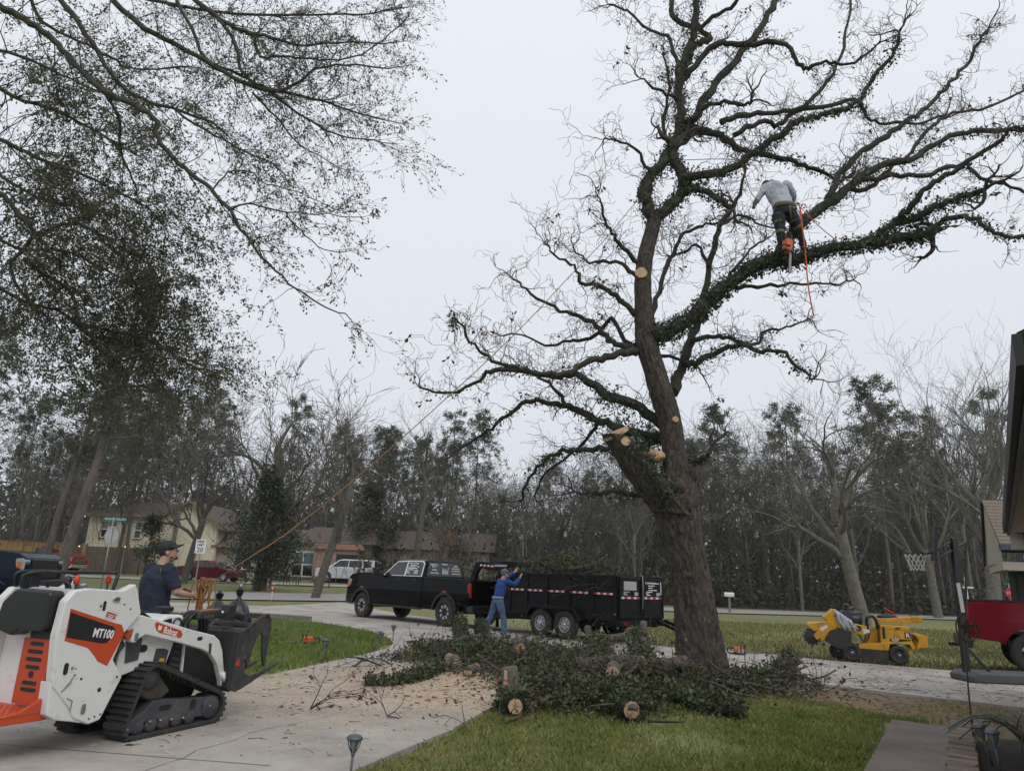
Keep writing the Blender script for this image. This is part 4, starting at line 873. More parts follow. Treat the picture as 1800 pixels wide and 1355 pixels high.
    for k, (y0, y1) in enumerate(((.015, .10), (Wd-.10, Wd-.015))):
        sp = MB().prism(SP, y0, y1).build('side_panel', M_WHITE, L, bevel=.012, seg=3)
        MB().prism([(-.755, .58), (-.56, .36), (-.50, .28), (-.40, .235), (-.42, .225), (-.52, .25), (-.66, .28), (-.74, .33)], y0+.012, y1+.05 if k == 0 else y1-.012).build('lower_flare', M_WHITE, sp, bevel=.012)
        if k == 0:
            f = y0-.0025
            MB().prism([(-.715, 1.135), (-.27, 1.005), (-.20, .99), (-.155, .915), (-.275, .655), (-.375, .70), (-.42, .75), (-.49, .815), (-.715, .885)], f, y0+.002).build('orange_decal', M_ORNG, sp)
            MB().prism([(-.71, 1.105), (-.28, .975), (-.262, .955), (-.27, .90), (-.32, .845), (-.37, .845), (-.705, .91)], f-.002, f+.0005).build('dark_decal', mat('decal_black', (.02, .021, .023), rough=.3), sp)
            text('model_lettering', 'MT100', .098, M_LET_W, sp, frame((-.515, f-.003, .905), (1, 0, -.14), (.10, 0, 1)), .001, sx=.72, bold=.0028)
            MB().prism([(-.365, 1.105), (-.272, 1.075), (-.28, 1.035), (-.373, 1.062)], f, y0+.002).build('rental_sticker', mat('sticker_red', (.42, .02, .02), rough=.5), sp)
            for i, (w, z) in enumerate(((.07, 1.083), (.06, 1.068), (.05, 1.054))): MB().bar((-.357, f-.001, z), (-.357+w, f-.001, z-.02*w/.07), .002, .006).build('sticker_line', M_LET_W, sp)
            MB().prism(slot(-.405, 1.15, .028, .085), f, y0+.002).build('panel_slot', M_LET_K, sp)
            MB().prism(slot(-.655, .665, .04, .095), f, y0+.002).build('panel_slot', M_LET_K, sp)
            for (x, z, w, h) in ((-.44, 1.15, .032, .065), (-.60, .665, .055, .06)):
                q = MB().box((x, f, z), (w, .002, h)).build('sticker', mat('sticker_white', (.6, .6, .6)), sp); MB().lathe([(.006, 0), (.012, 0), (.012, .001), (.006, .001)], (x, f-.0025, z), n=10).build('sticker_mark', M_LET_K, q)
            MB().prism(slot(-.30, 1.205, .075, .045), f-.012, y0).build('latch', M_CHROME, sp, bevel=.008)
            MB().prism(slot(-.43, .335, .04, .085), f-.006, y0).build('latch', M_STEEL, sp, bevel=.006)
            for x, z, r in ((-.57, .66, .008), (-.565, .61, .008), (-.50, .575, .010), (-.31, .47, .018), (-.155, .555, .010), (-.21, 1.16, .008), (-.135, 1.12, .008), (-.36, .25, .008), (-.31, .26, .008), (-.26, .27, .008)):
                MB().lathe([(0, 0), (r, 0), (r, .002)], (x, f-.0005, z), n=10).build('bolt_hole', M_LET_K, sp)
            dm = mat('dent', (.22, .20, .17), rough=.8)
            MB().tube([(-.575, f-.001, .60), (-.60, f-.001, .55), (-.66, f-.001, .49)], [.004, .009, .003], 5).build('dent', dm, sp)
            MB().tube([(-.60, f-.001, .44), (-.545, f-.001, .41), (-.55, f-.001, .33)], [.003, .005, .003], 5).build('dent', dm, sp)
    # rear: thigh pad, dash, grille, platform
    MB().prism([(-.70, .33), (-.60, .34), (-.60, 1.26), (-.68, 1.24)], .10, Wd-.10).build('rear_bulkhead', M_WHITE, L, bevel=.01)
    pad = [(.12, 1.235), (.14, 1.27), (.50, 1.275), (.56, 1.27), (.69, 1.16), (.72, 1.02), (.66, .93), (.50, .90), (.42, .95), (.14, .955), (.115, .99)]
    Mx = Matrix(((0, 1, 0, 0), (1, 0, 0, 0), (0, 0, 1, 0), (0, 0, 0, 1)))
    MB().prism(pad, -.84, -.70, Mx).build('thigh_pad', M_BLKP, L, bevel=.03, seg=4, fix=True)
    gr = MB().prism([(.13, .38), (.13, .885), (.47, .885), (.47, .38)], -.735, -.72, Mx).build('orange_grille', M_ORNG, L, bevel=.004, fix=True)
    for z, w in ((.845, .16), (.785, .18), (.725, .18), (.665, .16), (.545, .17), (.495, .18)): MB().prism(slot(.30, z, w, .030), -.7395, -.737, Mx).build('grille_slot', M_LET_K, gr, fix=True)
    MB().prism([(x+.30, z+.61) for x, z in arc(0, 0, .028, 0, 342, 19)], -.7395, -.737, Mx).build('grille_hole', M_LET_K, gr, fix=True)
    pl_ = MB().prism([(.13, .885), (.13, .945), (.40, .945), (.40, .885)], -.737, -.70, Mx).build('badge_plate', M_LET_K, L, fix=True)
    text('badge_lettering', 'Bobcat', .05, M_LET_W, pl_, frame((.36, -.739, .90), (-1, 0, 0), (0, 0, 1)) @ Matrix.Identity(4) if False else frame((-.7395, .375, .900), (0, -1, 0), (0, 0, 1)), .001)
    MB().prism([(-1.10, .315), (-1.10, .345), (-.72, .365), (-.60, .365), (-.60, .29), (-.72, .28), (-1.07, .285)], .10, Wd-.10).build('platform', M_ORNG, L, bevel=.006)
    for y in (.095, Wd-.13): MB().prism([(-1.08, .34), (-.90, .37), (-.72, .46), (-.60, .46), (-.60, .34)], y, y+.035).build('platform_side', M_ORNG, L, bevel=.005)
    tr_ = MB()
    for i in range(9):
        for j in range(6): tr_.box((-1.06+j*.055, .17+i*.066, .348+.0035*j), (.02, .02, .012), (0, 0, .78))
    tr_.build('platform_tread', M_ORNG, L)['kind'] = 'stuff'
    MB().prism([(-.69, 1.24), (-.62, 1.285), (-.18, 1.265), (-.14, 1.20), (-.20, .95), (-.60, .95)], .10, Wd-.10).build('console', mat('console_grey', (.32, .32, .32), (.40, .40, .40), rough=.6), L, bevel=.02)
    hb = [(-.66, .70, 1.27), (-.69, .70, 1.37), (-.63, .66, 1.405), (-.45, .60, 1.415), (-.28, .20, 1.425), (-.22, .155, 1.42), (-.23, .14, 1.36), (-.25, .14, 1.27)]
    MB().tube(cr([Vector(p) for p in hb], 4), .016, 10).build('handlebar', M_BLKP, L)
    MB().tube(cr([Vector(p) for p in [(-.66, .80, 1.26), (-.70, .80, 1.36), (-.64, .78, 1.41), (-.25, .72, 1.41), (-.18, .70, 1.36), (-.18, .70, 1.27)]], 4), .016, 10).build('handlebar', M_BLKP, L)
    MB().tube(cr([Vector(p) for p in [(-.58, .52, 1.27), (-.60, .50, 1.33), (-.55, .34, 1.335), (-.52, .32, 1.27)]], 4), .013, 8).build('reference_bar', M_BLKP, L)
    for x, y, z, c in ((-.47, .33, 1.365, M_ORNG), (-.23, .24, 1.375, M_ORNG)):
        MB().cyl((x, y, 1.27), (x, y, z-.05), .008).build('lever_rod', M_BLACK, L); MB().lathe([(0, 0), (.022, .005), (.026, .03), (.018, .075), (0, .085)], (x, y, z-.05), (0, 0, 1), 12).build('lever_knob', mat('knob_red', (.55, .03, .015), rough=.35), L)
    MB().ell((-.50, .40, 1.345), (.035, .035, .045), 12).build('joystick', M_BLKP, L); MB().cyl((-.5, .4, 1.25), (-.5, .4, 1.34), .014).build('joystick_stalk', M_BLKP, L)
    MB().box((-.60, .74, 1.33), (.10, .14, .13)).build('control_box', M_BLKP, L, bevel=.015); MB().cyl((-.44, .36, 1.3), (-.38, .30, 1.315), .022).build('throttle', M_STEEL, L)
    # lift arms
    AR = [(-.13, 1.10), (.27, 1.005), (.66, .905), (.98, .835), (1.06, .78), (1.12, .68), (1.20, .42), (1.25, .36), (1.235, .315), (1.17, .325), (1.15, .39), (1.07, .55), (.97, .65), (.85, .705), (.55, .785), (.12, .885), (.06, .86), (.02, .82), (-.03, .83), (-.05, .90), (-.12, .98)]
    for k, (y0, y1) in enumerate(((.06, .125), (Wd-.125, Wd-.06))):
        ar = MB().prism(AR, y0, y1).build('lift_arm', M_WHITE, L, bevel=.012, seg=3)
        if k == 0:
            q = MB().prism([(.20, .975), (.215, .995), (.52, .905), (.55, .865), (.53, .835), (.27, .895), (.225, .925)], y0-.003, y0+.001).build('brand_plate', M_ORNG, ar)
            text('brand_lettering', 'Bobcat', .085, M_LET_W, q, frame((.305, y0-.0045, .895), (1, 0, -.26), (.2, 0, 1)), .001, sx=.72, bold=.0015)
            MB().ell((.262, y0-.005, .935), (.024, .002, .02), 10).build('emblem', M_LET_W, q); MB().prism([(.245, .95), (.25, .968), (.258, .953), (.27, .952), (.278, .962), (.281, .942)], y0-.0065, y0-.003).build('emblem', M_LET_W, q)
            MB().prism(slot(.78, .815, .07, .035), y0-.003, y0+.001).build('arm_slot', M_LET_K, ar)
            MB().prism([(.91, .77), (.95, .76), (.955, .66), (.925, .665)], y0-.006, y0+.001).build('arm_latch', M_CHROME, ar, bevel=.003)
            MB().prism(slot(.015, .875, .035, .075), y0-.012, y0+.001).build('pivot_pin', M_STEEL, ar, bevel=.005)
            MB().ell((1.215, y0-.01, .345), (.035, .03, .03), 12).build('pin_boss', M_WHITE, ar); MB().tube([(1.15, y0-.006, .46), (1.19, y0-.012, .38)], .028, 8).build('pin_boss', M_WHITE, ar)
        MB().prism([(-.11, .885), (-.06, .95), (-.015, .95), (-.03, .865), (-.08, .86)], y0+.0, y1-.01).build('arm_link', M_ORNG, L, bevel=.006)
        MB().tube([(-.22, y0+.05, .64), (-.08, y0+.05, .82)], .034, 12).build('lift_cylinder', M_BLACK, L); MB().tube([(-.08, y0+.05, .82), (-.035, y0+.05, .875)], .016, 10).build('cylinder_rod', M_CHROME, L)
    MB().tube([(.0, .22, 1.16), (.33, .24, .985)], .022, 8).build('tilt_strut', M_BLKP, L); MB().prism([(-.03, 1.18), (.0, 1.19), (.30, 1.0), (.0, 1.0)], .24, .255).build('strut_guard', M_BLKP, L)
    # grapple
    G = MB().prism([(1.17, .30), (1.22, .27), (1.24, .86), (1.18, .87)], -.02, Wd+.02).build('attachment_plate', M_BLACK, L, bevel=.01)
    low = [(1.20, .29), (1.30, .265), (1.38, .285), (1.93, .485), (1.90, .50), (1.62, .425), (1.48, .405), (1.40, .44), (1.37, .52), (1.37, .84), (1.31, .875), (1.22, .86)]
    up_ = [(1.34, .86), (1.42, .90), (1.64, 1.025), (1.72, 1.03), (1.77, .97), (1.78, .88), (1.752, .47), (1.735, .475), (1.69, .60), (1.665, .79), (1.62, .83), (1.57, .78), (1.53, .68), (1.475, .485), (1.455, .49), (1.42, .60), (1.395, .76), (1.34, .81)]
    gp_ = thing_part = MB().cyl((1.36, -.02, .86), (1.36, Wd+.02, .86), .035).build('grapple_hinge', M_BLACK, L)
    M_GRP = mat('grapple_steel', (.026, .026, .026), (.06, .058, .055), rough=.6, scale=6, c3=(.11, .095, .08), scale3=5, thr3=(.55, .75))
    for y in (-.02, .27, .55, Wd-.01): MB().prism(low, y, y+.028).build('lower_tine', M_GRP, L, bevel=.006)
    for y in (.02, .55): MB().prism(up_, y, y+.03).build('upper_tine', M_GRP, L, bevel=.006)
    MB().bar((1.70, .02, 1.0), (1.70, .58, 1.0), .05, .05).build('jaw_brace', M_GRP, L); MB().bar((1.50, .02, .92), (1.50, .58, .92), .05, .03).build('jaw_brace', M_GRP, L)
    for y in (.10, .42): MB().prism([(1.20, .40), (1.31, .40), (1.31, .82), (1.20, .84)], y, y+.12).build('back_plate', M_GRP, L, bevel=.01)
    MB().box((1.28, .40, .83), (.20, .78, .06)).build('top_beam', M_GRP, L, bevel=.01)
    MB().prism([(.80, .985), (.82, 1.06), (1.12, 1.085), (1.14, 1.0)], .14, .30).build('hose_guard', M_BLACK, L, bevel=.02)
    q = MB().prism([(.84, 1.062), (.86, 1.072), (1.10, 1.088), (1.10, 1.078)], .15, .28).build('guard_top', mat('faded_orange', (.24, .10, .055), (.15, .08, .05), rough=.8, scale=8), L)
    text('brand_lettering', 'Bobcat', .06, mat('faint_letter', (.14, .12, .10)), L, frame((.88, .1385, 1.0), (1, 0, .07), (0, 0, 1)), .001, sx=.8)
    MB().tube([(1.12, .22, 1.03), (1.30, .22, 1.055)], .026, 10).build('grapple_cylinder', M_CHROME, L); MB().tube([(1.28, .22, 1.05), (1.52, .22, .99)], .042, 10).build('cylinder_barrel', M_BLACK, L)
    MB().prism([(1.22, .98), (1.24, 1.12), (1.33, 1.13), (1.36, 1.0)], .16, .28).build('cylinder_bracket', M_BLACK, L, bevel=.01)
    for k in range(3): MB().tube(cr([Vector((.78, .22+.06*k, .80)), Vector((.74, .2+.06*k, .98)), Vector((.86, .20+.05*k, 1.06)), Vector((.98, .2+.05*k, .98)), Vector((1.02, .22+.05*k, .80))], 4), .017, 8).build('hydraulic_hose', M_BLKP, L)
    MB().box((.62, .42, 1.085), (.13, .13, .05)).build('air_box', M_BLKP, L, bevel=.015); MB().cyl((.62, .42, 1.0), (.62, .42, 1.1), .035).build('air_duct', M_BLKP, L)
    for z in (.50, .58): MB().prism([(1.365, z), (1.375, z+.05), (1.378, z+.05), (1.378, z)], -.0215, -.0195).build('painted_mark', mat('red_mark', (.45, .05, .03)), L)
    MB().prism([(1.245, .53), (1.262, .60), (1.275, .555), (1.29, .60), (1.298, .52), (1.285, .52), (1.275, .53), (1.262, .52)], -.0225, -.0195).build('painted_mark', mat('red_mark', (.45, .05, .03)), L)
    def tuck(o):      # the rear body is a little shorter than drawn
        f = lambda x: x if x > -.2 else -.2+(x+.2)*.87
        if o.type == 'MESH':
            if o.matrix_local == Matrix.Identity(4):
                for v in o.data.vertices: v.co.x = f(v.co.x)
            else:
                m = o.matrix_local.copy(); m[0][3] = f(m[0][3]); o.matrix_local = m
        for c in o.children: tuck(c)
    bpy.context.view_layer.update(); tuck(L)
    return L
loader()
# ================================================================ ROAD VEHICLES
def paint(name, c, rough=.22, coat=0): return mat(name, c, rough=rough-.08, coat=coat, spec=.35 if max(c) > .05 else .14)
def wheel(parent, x, y, r, w, style, side, m_rim, n=8, name='wheel', hubr=.6):
    # side +1: outer face towards +y
    e = thing(name, None, None, (x, y, r)); del_ = [k for k in ('label', 'category') if k in e.keys()]
    e.parent = parent; s = side
    rr = r*hubr
    MB().lathe([(rr, -w/2*s), (r*.86, -w/2*s), (r*.97, -w*.42*s), (r, -w*.25*s), (r, w*.25*s), (r*.97, w*.42*s), (r*.86, w/2*s), (rr*1.02, w/2*s), (rr*.97, w*.36*s)], (0, 0, 0), (0, 1, 0), 32).build('tyre', M_RUB, e, fix=True)
    b = MB().lathe([(rr*.97, w*.40*s), (rr*.90, w*.44*s), (rr*.86, w*.30*s), (rr*.80, w*.12*s), (0, w*.12*s)], (0, 0, 0), (0, 1, 0), 28)
    rim = b.build('rim', m_rim if style != 'block' else M_LET_K, e, fix=True)
    sp = MB()
    for k in range(n):
        a = 6.2832*k/n+.2; c, q = math.cos(a), math.sin(a); d = Vector((c, 0, q)); t = Vector((-q, 0, c)); y0 = w*.30*s; y1 = w*.40*s
        r0, r1 = (.46, .86) if style == 'block' else (.14, .92); w0, w1 = (.10, .20) if style == 'block' else (.10, .15)
        if style == 'steel': r0, r1, w0, w1 = .45, .70, .09, .12
        A = [d*rr*r0-t*rr*w0, d*rr*r0+t*rr*w0, d*rr*r1+t*rr*w1, d*rr*r1-t*rr*w1]
        sp.add([p+Vector((0, y0, 0)) for p in A]+[p+Vector((0, y1, 0)) for p in A], [(0, 1, 2, 3), (7, 6, 5, 4), (0, 4, 5, 1), (1, 5, 6, 2), (2, 6, 7, 3), (3, 7, 4, 0)])
    if style == 'steel': sp = MB().lathe([(rr*.82, w*.30*s), (rr*.5, w*.40*s), (rr*.3, w*.36*s), (0, w*.36*s)], (0, 0, 0), (0, 1, 0), 24)
    sp.build('spokes', mat('alloy', (.50, .50, .50), rough=.3, metal=.6) if style != 'steel' else m_rim, e, fix=True)
    if style == 'steel':
        h = MB()
        for k in range(8):
            a = 6.2832*k/8; h.lathe([(0, 0), (rr*.10, 0), (rr*.10, .004)], (rr*.62*math.cos(a), w*.375*s+.004*s, rr*.62*math.sin(a)), (0, s, 0), 8)
        h.build('rim_holes', M_LET_K, e)['kind'] = 'stuff'
    MB().lathe([(rr*.22, w*.3*s), (rr*.20, w*.46*s), (rr*.1, w*.50*s), (0, w*.50*s)], (0, 0, 0), (0, 1, 0), 14).build('hub_cap', M_CHROME if style != 'block' else M_BLKP, e, fix=True)
    return e
def panel(parent, poly, fy, m, name, t=.006, side=1, off=.004):     # poly (x, z) laid on a body side given by fy(z)
    A = [Vector((x, side*(fy(z)+off), z)) for x, z in poly]; B = [Vector((x, side*(fy(z)-t), z)) for x, z in poly]; n = len(poly)
    return MB().add(A+B, [tuple(range(n)), tuple(range(2*n-1, n-1, -1))]+[(i, i+n, (i+1) % n+n, (i+1) % n) for i in range(n)]).build(name, m, parent, fix=True)
def archp(cx, cz, r, a0=205, a1=-25, n=14): return [(cx+r*math.cos(RAD(a0+(a1-a0)*i/n)), cz+r*math.sin(RAD(a0+(a1-a0)*i/n))) for i in range(n+1)]
def bands(me, cuts):      # slice a mesh so that a bent side stays smooth
    b = bmesh.new(); b.from_mesh(me)
    for c in cuts:
        n = (1, 0, 0) if c[0] else (0, 0, 1); bmesh.ops.bisect_plane(b, geom=b.verts[:]+b.edges[:]+b.faces[:], dist=1e-5, plane_co=c, plane_no=n)
    b.to_mesh(me); b.free()
def pickup(label, loc, heading, m_body, wb=4.40, tr=.425, style='spoke', nsp=6, hw=1.0, group=None, trim=None, lines=False, flare=True, hood=1.50):
    T = thing('pickup_truck', label, 'pickup', loc, heading, group); trim = trim or M_CHROME; xf = wb+.98; ar = tr+.085
    fy = lambda z: hw-.01-max(0, z-1.0)*.10-max(0, .75-z)*.10
    gy = lambda z: (hw-.08)-(z-1.43)*.33
    fl = archp(0, tr, ar, 163, 14); ff = archp(wb, tr, ar, 166, 14)
    prof = [(1.12, .52)] + [(wb-ar-.06, .50)]+ff+[(wb+ar+.06, .50), (xf-.18, .46), (xf-.03, .52), (xf, .80), (xf-.01, 1.15), (xf-.06, hood-.14), (xf-.22, hood-.04), (wb+.1, hood+.02), (wb-.95, hood+.06), (wb-1.05, 1.46), (1.12, 1.44)]
    o = MB().prism(prof, -hw, hw).build('body', m_body, T, bevel=.045, seg=3)
    bands(o.data, [(0, 0, z) for z in (.62, .80, 1.0, 1.2, 1.33)]+[(wb+.3, 0, 0), (wb+.65, 0, 0)])
    for v in o.data.vertices:      # tumblehome
        v.co.y *= (fy(v.co.z)+.01)/hw*(1-.05*sstep(wb+.3, xf, v.co.x))
    # cargo bed
    bp = [(-1.13, .66), (-ar-.08, .60)]+fl+[(ar+.08, .52), (1.10, .52), (1.10, 1.42), (-1.12, 1.385), (-1.15, 1.2)]
    for s in (-1, 1):
        b = MB().prism(bp, s*(hw-.13), s*hw).build('bed_side', m_body, T, bevel=.03, seg=3, fix=True)
        bands(b.data, [(0, 0, z) for z in (.62, .80, 1.0, 1.2, 1.33)])
        for v in b.data.vertices:
            if abs(v.co.y) > hw-.05: v.co.y = s*(fy(v.co.z)+.005)
        MB().bar((-1.10, s*(hw-.085), 1.405), (1.08, s*(hw-.085), 1.435), .11, .03).build('bed_rail', M_BLKP, b)
    MB().box((-.02, 0, .80), (2.2, 1.76, .06)).build('bed_floor', M_BLACK, T); MB().box((1.06, 0, 1.1), (.06, 1.76, .62)).build('bed_front', m_body, T)
    tg = MB().prism([(-1.16, .72), (-1.09, .72), (-1.07, 1.40), (-1.15, 1.40)], -(hw-.16), hw-.16).build('tailgate', m_body, T, bevel=.012)
    MB().box((-1.165, 0, 1.2), (.02, .3, .07)).build('tailgate_handle', M_BLKP, tg)
    for s in (-1, 1):
        tl = MB().prism([(-1.168, .88), (-1.06, .90), (-1.03, 1.27), (-1.13, 1.30), (-1.168, 1.28)], s*(hw-.09), s*(hw-.008)).build('tail_light', M_REDL, T, bevel=.02, fix=True)
    bm = MB().prism([(-1.30, .48), (-1.05, .44), (-1.0, .62), (-1.28, .68)], -(hw-.02), hw-.02).build('rear_bumper', trim, T, bevel=.03)
    MB().box((-1.33, 0, .46), (.22, .09, .07)).build('hitch', M_BLACK, T)
    # cabin
    x0, x1, x2, x3 = 1.14, 1.30, wb-1.82, wb-1.0
    zb, zt = 1.42, 2.0; wB, wT = gy(zb), gy(zt)
    ring_ = []
    cab = MB(); lv = [(zb, x0, x3, wB), (1.72, x0+.07, x3-.42, gy(1.72)), (zt-.06, x1-.03, x2+.06, gy(zt-.06)), (zt, x1+.05, x2-.08, wT-.10), (zt+.025, x1+.25, x2-.35, wT-.25)]
    for z, a, b_, w in lv: cab.v += [(a, -w, z), (b_, -w, z), (b_, w, z), (a, w, z)]
    for k in range(len(lv)-1):
        for i in range(4): cab.f.append((k*4+i, k*4+(i+1) % 4, k*4+4+(i+1) % 4, k*4+4+i)); cab.sm.append(False)
    cab.f += [(0, 3, 2, 1), tuple(range(len(lv)*4-4, len(lv)*4))]; cab.sm += [False]*2
    cb = cab.build('cab', m_body, T, bevel=.03, seg=3, fix=True)
    for s in (-1, 1):
        wf = [(x3-.13, 1.475), (x3-.20, 1.50), (x2+.16, 1.90), (x2-.38, 1.925), (x2-.40, 1.475)]
        wr = [(x2-.47, 1.475), (x2-.45, 1.925), (x1+.12, 1.92), (x1+.02, 1.86), (x0+.16, 1.475)]
        if lines:
            panel(T, [(x3-.08, 1.455), (x2+.18, 1.925), (x2-.38, 1.955), (x1+.08, 1.95), (x1-.03, 1.88), (x0+.10, 1.455)], gy, M_CHROME, 'window_trim', side=s, off=.002)
        for w_ in (wf, wr): panel(T, w_, gy, M_GLASS, 'side_window', side=s, off=.005)
        # doors: shut lines and handles
        for xa in (x3-.02, x2-.43, x0+.10):
            panel(o, [(xa-.006, .62), (xa+.006, .62), (xa+.006, 1.41), (xa-.006, 1.41)], fy, M_LET_K, 'door_gap', side=s, off=.003)
        for xa in (x2-.30, x0+.28): MB().bar((xa, s*(fy(1.33)+.02), 1.33), (xa+.2, s*(fy(1.33)+.02), 1.335), .035, .045).build('door_handle', trim, T, bevel=.01)
        panel(o, [(1.3, .60), (wb-.9, .60), (wb-.9, .625), (1.3, .625)], fy, M_LET_K, 'door_gap', side=s, off=.002)
        MB().bar((1.15, s*(hw-.03), .47), (wb-.75, s*(hw-.03), .47), .12, .06).build('running_board', M_BLKP, T, bevel=.012)
        MB().box((x3+.02, s*(hw+.16), 1.56), (.13, .22, .26)).build('mirror', M_BLKP, T, bevel=.03); MB().box((x3+.02, s*(hw+.17), 1.655), (.14, .23, .08)).build('mirror_cap', trim, T, bevel=.02)
        MB().bar((x3-.02, s*(hw-.06), 1.47), (x3+.02, s*(hw+.10), 1.50), .05, .05).build('mirror_arm', M_BLKP, T)
        if flare:
            for cx in (0, wb):
                a = archp(cx, tr, ar-.004, 172, 4); b_ = archp(cx, tr, ar+.075, 172, 4)
                panel(T, a+b_[::-1], lambda z: hw-.015, M_BLKP, 'fender_flare', side=s, t=.03, off=.022)
                panel(T, [(cx-.09, tr+ar+.082), (cx+.09, tr+ar+.082), (cx+.08, tr+ar+.112), (cx-.08, tr+ar+.112)], lambda z: hw-.015, M_AMBER, 'marker_light', side=s, t=.02, off=.02)
        hl = MB().prism([(xf-.24, 1.02), (xf-.02, 1.0), (xf-.025, 1.24), (xf-.09, 1.30), (xf-.26, 1.28)], s*(hw-.30), s*(hw-.045)).build('headlight', mat('lamp_glass', (.30, .31, .32), rough=.1, coat=.5), T, bevel=.02, fix=True)
        MB().prism([(xf-.20, 1.06), (xf-.10, 1.06), (xf-.10, 1.20), (xf-.20, 1.22)], s*(hw-.048), s*(hw-.035)).build('turn_signal', M_AMBER, hl, fix=True)
        wh = [(0, s), (wb, s)]
        for xw, s_ in wh: wheel(T, xw, s_*(hw-.16), tr, .28, style, s_, M_BLKP if style == 'block' else mat('alloy_dark', (.05, .05, .052), rough=.4), nsp)
    ws = [(x3-.03, wB-.10, 1.475), (x3-.41, gy(1.72)-.08, 1.72), (x2+.06, gy(1.9)-.10, 1.915)]
    n_ = Vector((.55, 0, 1)).normalized()*.012
    MB().add([Vector(p)+n_ for p in ws]+[Vector((p[0], -p[1], p[2]))+n_ for p in ws], [(0, 1, 4, 3), (1, 2, 5, 4)]).build('windshield', M_GLASS, T, fix=True)
    rwn = [(x0+.01, wB-.13, 1.48), (x0+.055, gy(1.72)-.10, 1.72), (x1-.045, gy(1.92)-.12, 1.915)]
    rw = MB().add([Vector(p)+Vector((-.014, 0, 0)) for p in rwn]+[Vector((p[0], -p[1], p[2]))+Vector((-.014, 0, 0)) for p in rwn], [(0, 1, 4, 3), (1, 2, 5, 4)]).build('rear_window', M_GLASS, T, fix=True)
    gl = MB().box((xf-.005, 0, 1.05), (.05, 1.30, .46)).build('grille', M_BLKP, T, bevel=.02)
    for z in (.90, 1.0, 1.1, 1.2): MB().box((xf+.022, 0, z), (.012, 1.24, .025)).build('grille_bar', trim, gl)
    MB().prism([(xf-.20, .44), (xf+.06, .50), (xf+.07, .76), (xf-.1, .78)], -(hw-.06), hw-.06).build('front_bumper', trim if trim != M_CHROME else M_CHROME, T, bevel=.03)
    MB().box((wb/2, 0, .52), (wb+.6, .9, .16)).build('chassis', M_BLACK, T); 
    for xw in (0, wb): MB().cyl((xw, -.8, tr), (xw, .8, tr), .07).build('axle', M_BLACK, T)
    return T, gy, fy, (x0, x1, x2, x3)
HEAD = math.atan2(.6983, -.7158)
M_BLKPAINT = paint('black_paint', (.002, .002, .003), .22)
tk, gyk, fyk, (x0, x1, x2, x3) = pickup('black crew cab pickup coupled to the dump trailer', (-1.16, 23.5, SLAB), HEAD, M_BLKPAINT, style='block', nsp=8, trim=M_BLKP, lines=True)
def print_line(parent, x, z, w, h, fy, m=M_LET_W, name='printed_line', off=.007): return panel(parent, [(x, z), (x+w, z), (x+w, z+h), (x, z+h)], fy, m, name, t=0, off=off)
def sidetext(parent, s, x, z, size, gy_, sx=1.0, bold=.002, slope=.33):
    return text('window_lettering', s, size, M_LET_W, parent, frame((x, gy_(z)+.0095, z), (-1, 0, 0), (0, -slope, 1)), .0008, sx=sx, bold=bold)
sidetext(tk, 'Dexter Tree Service', 2.06, 1.845, .085, gyk, .66)
for i, (xx, z, w, h) in enumerate(((1.98, 1.79, .30, .022), (1.94, 1.75, .22, .022), (2.03, 1.70, .42, .025), (2.10, 1.65, .34, .022), (2.11, 1.60, .14, .022), (2.11, 1.55, .20, .022))):
    print_line(tk, xx-w, z, w, h, gyk)
panel(tk, [(1.50, 1.53), (1.72, 1.53), (1.69, 1.67), (1.53, 1.67)], gyk, mat('faded_print', (.42, .42, .42)), 'printed_emblem', t=0, off=.0075)
for a, b in (((2.10, 1.70), (2.02, 1.78)), ((1.66, 1.80), (1.56, 1.73))): panel(tk, [a, (a[0]-.04, a[1]), (b[0]-.04, b[1]), b], gyk, M_LET_W, 'printed_line', t=0, off=.0075)
rx = lambda z: x0-.006+(z-1.48)*.19
def reartext(s, y, z, size, sx=.7): return text('window_lettering', s, size, M_LET_W, tk, frame((rx(z)-.012, y, z), (0, -1, 0), (.17, 0, 1)), .0008, 'CENTER', sx=sx, bold=.0015)
for s, y, z in (('Complete Tree', .47, 1.83), ('Removal', .47, 1.765), ('Trimming', .47, 1.665), ('Stump Grinding', .47, 1.565), ('Residential', .0, 1.85), ('Insured', -.47, 1.80)): reartext(s, y, z, .075)
for y, z, w in ((-.47, 1.74, .36), (-.47, 1.665, .38), (-.47, 1.575, .38)):
    MB().box((rx(z)-.012, y, z), (.003, w, .04)).build('printed_line', mat('faded_print', (.42, .42, .42)), tk)
em = MB()
for k, (y, h) in enumerate(((.13, .17), (.09, .12), (.05, .16), (.01, .10), (-.03, .15), (-.07, .11), (-.12, .2))): em.box((rx(1.65)-.016, y, 1.58+h/2), (.003, .036, h))
em.box((rx(1.6)-.013, 0, 1.60), (.003, .27, .10)).build('printed_emblem', mat('faded_print', (.42, .42, .42)), tk)
text('badge_lettering', 'SIERRA HD', .085, mat('badge', (.22, .22, .22), rough=.3, metal=.7), tk, frame((wb_ := 3.62, fyk(1.0)+.004, .98), (-1, 0, 0), (0, -.05, 1)), .002, sx=1.2)
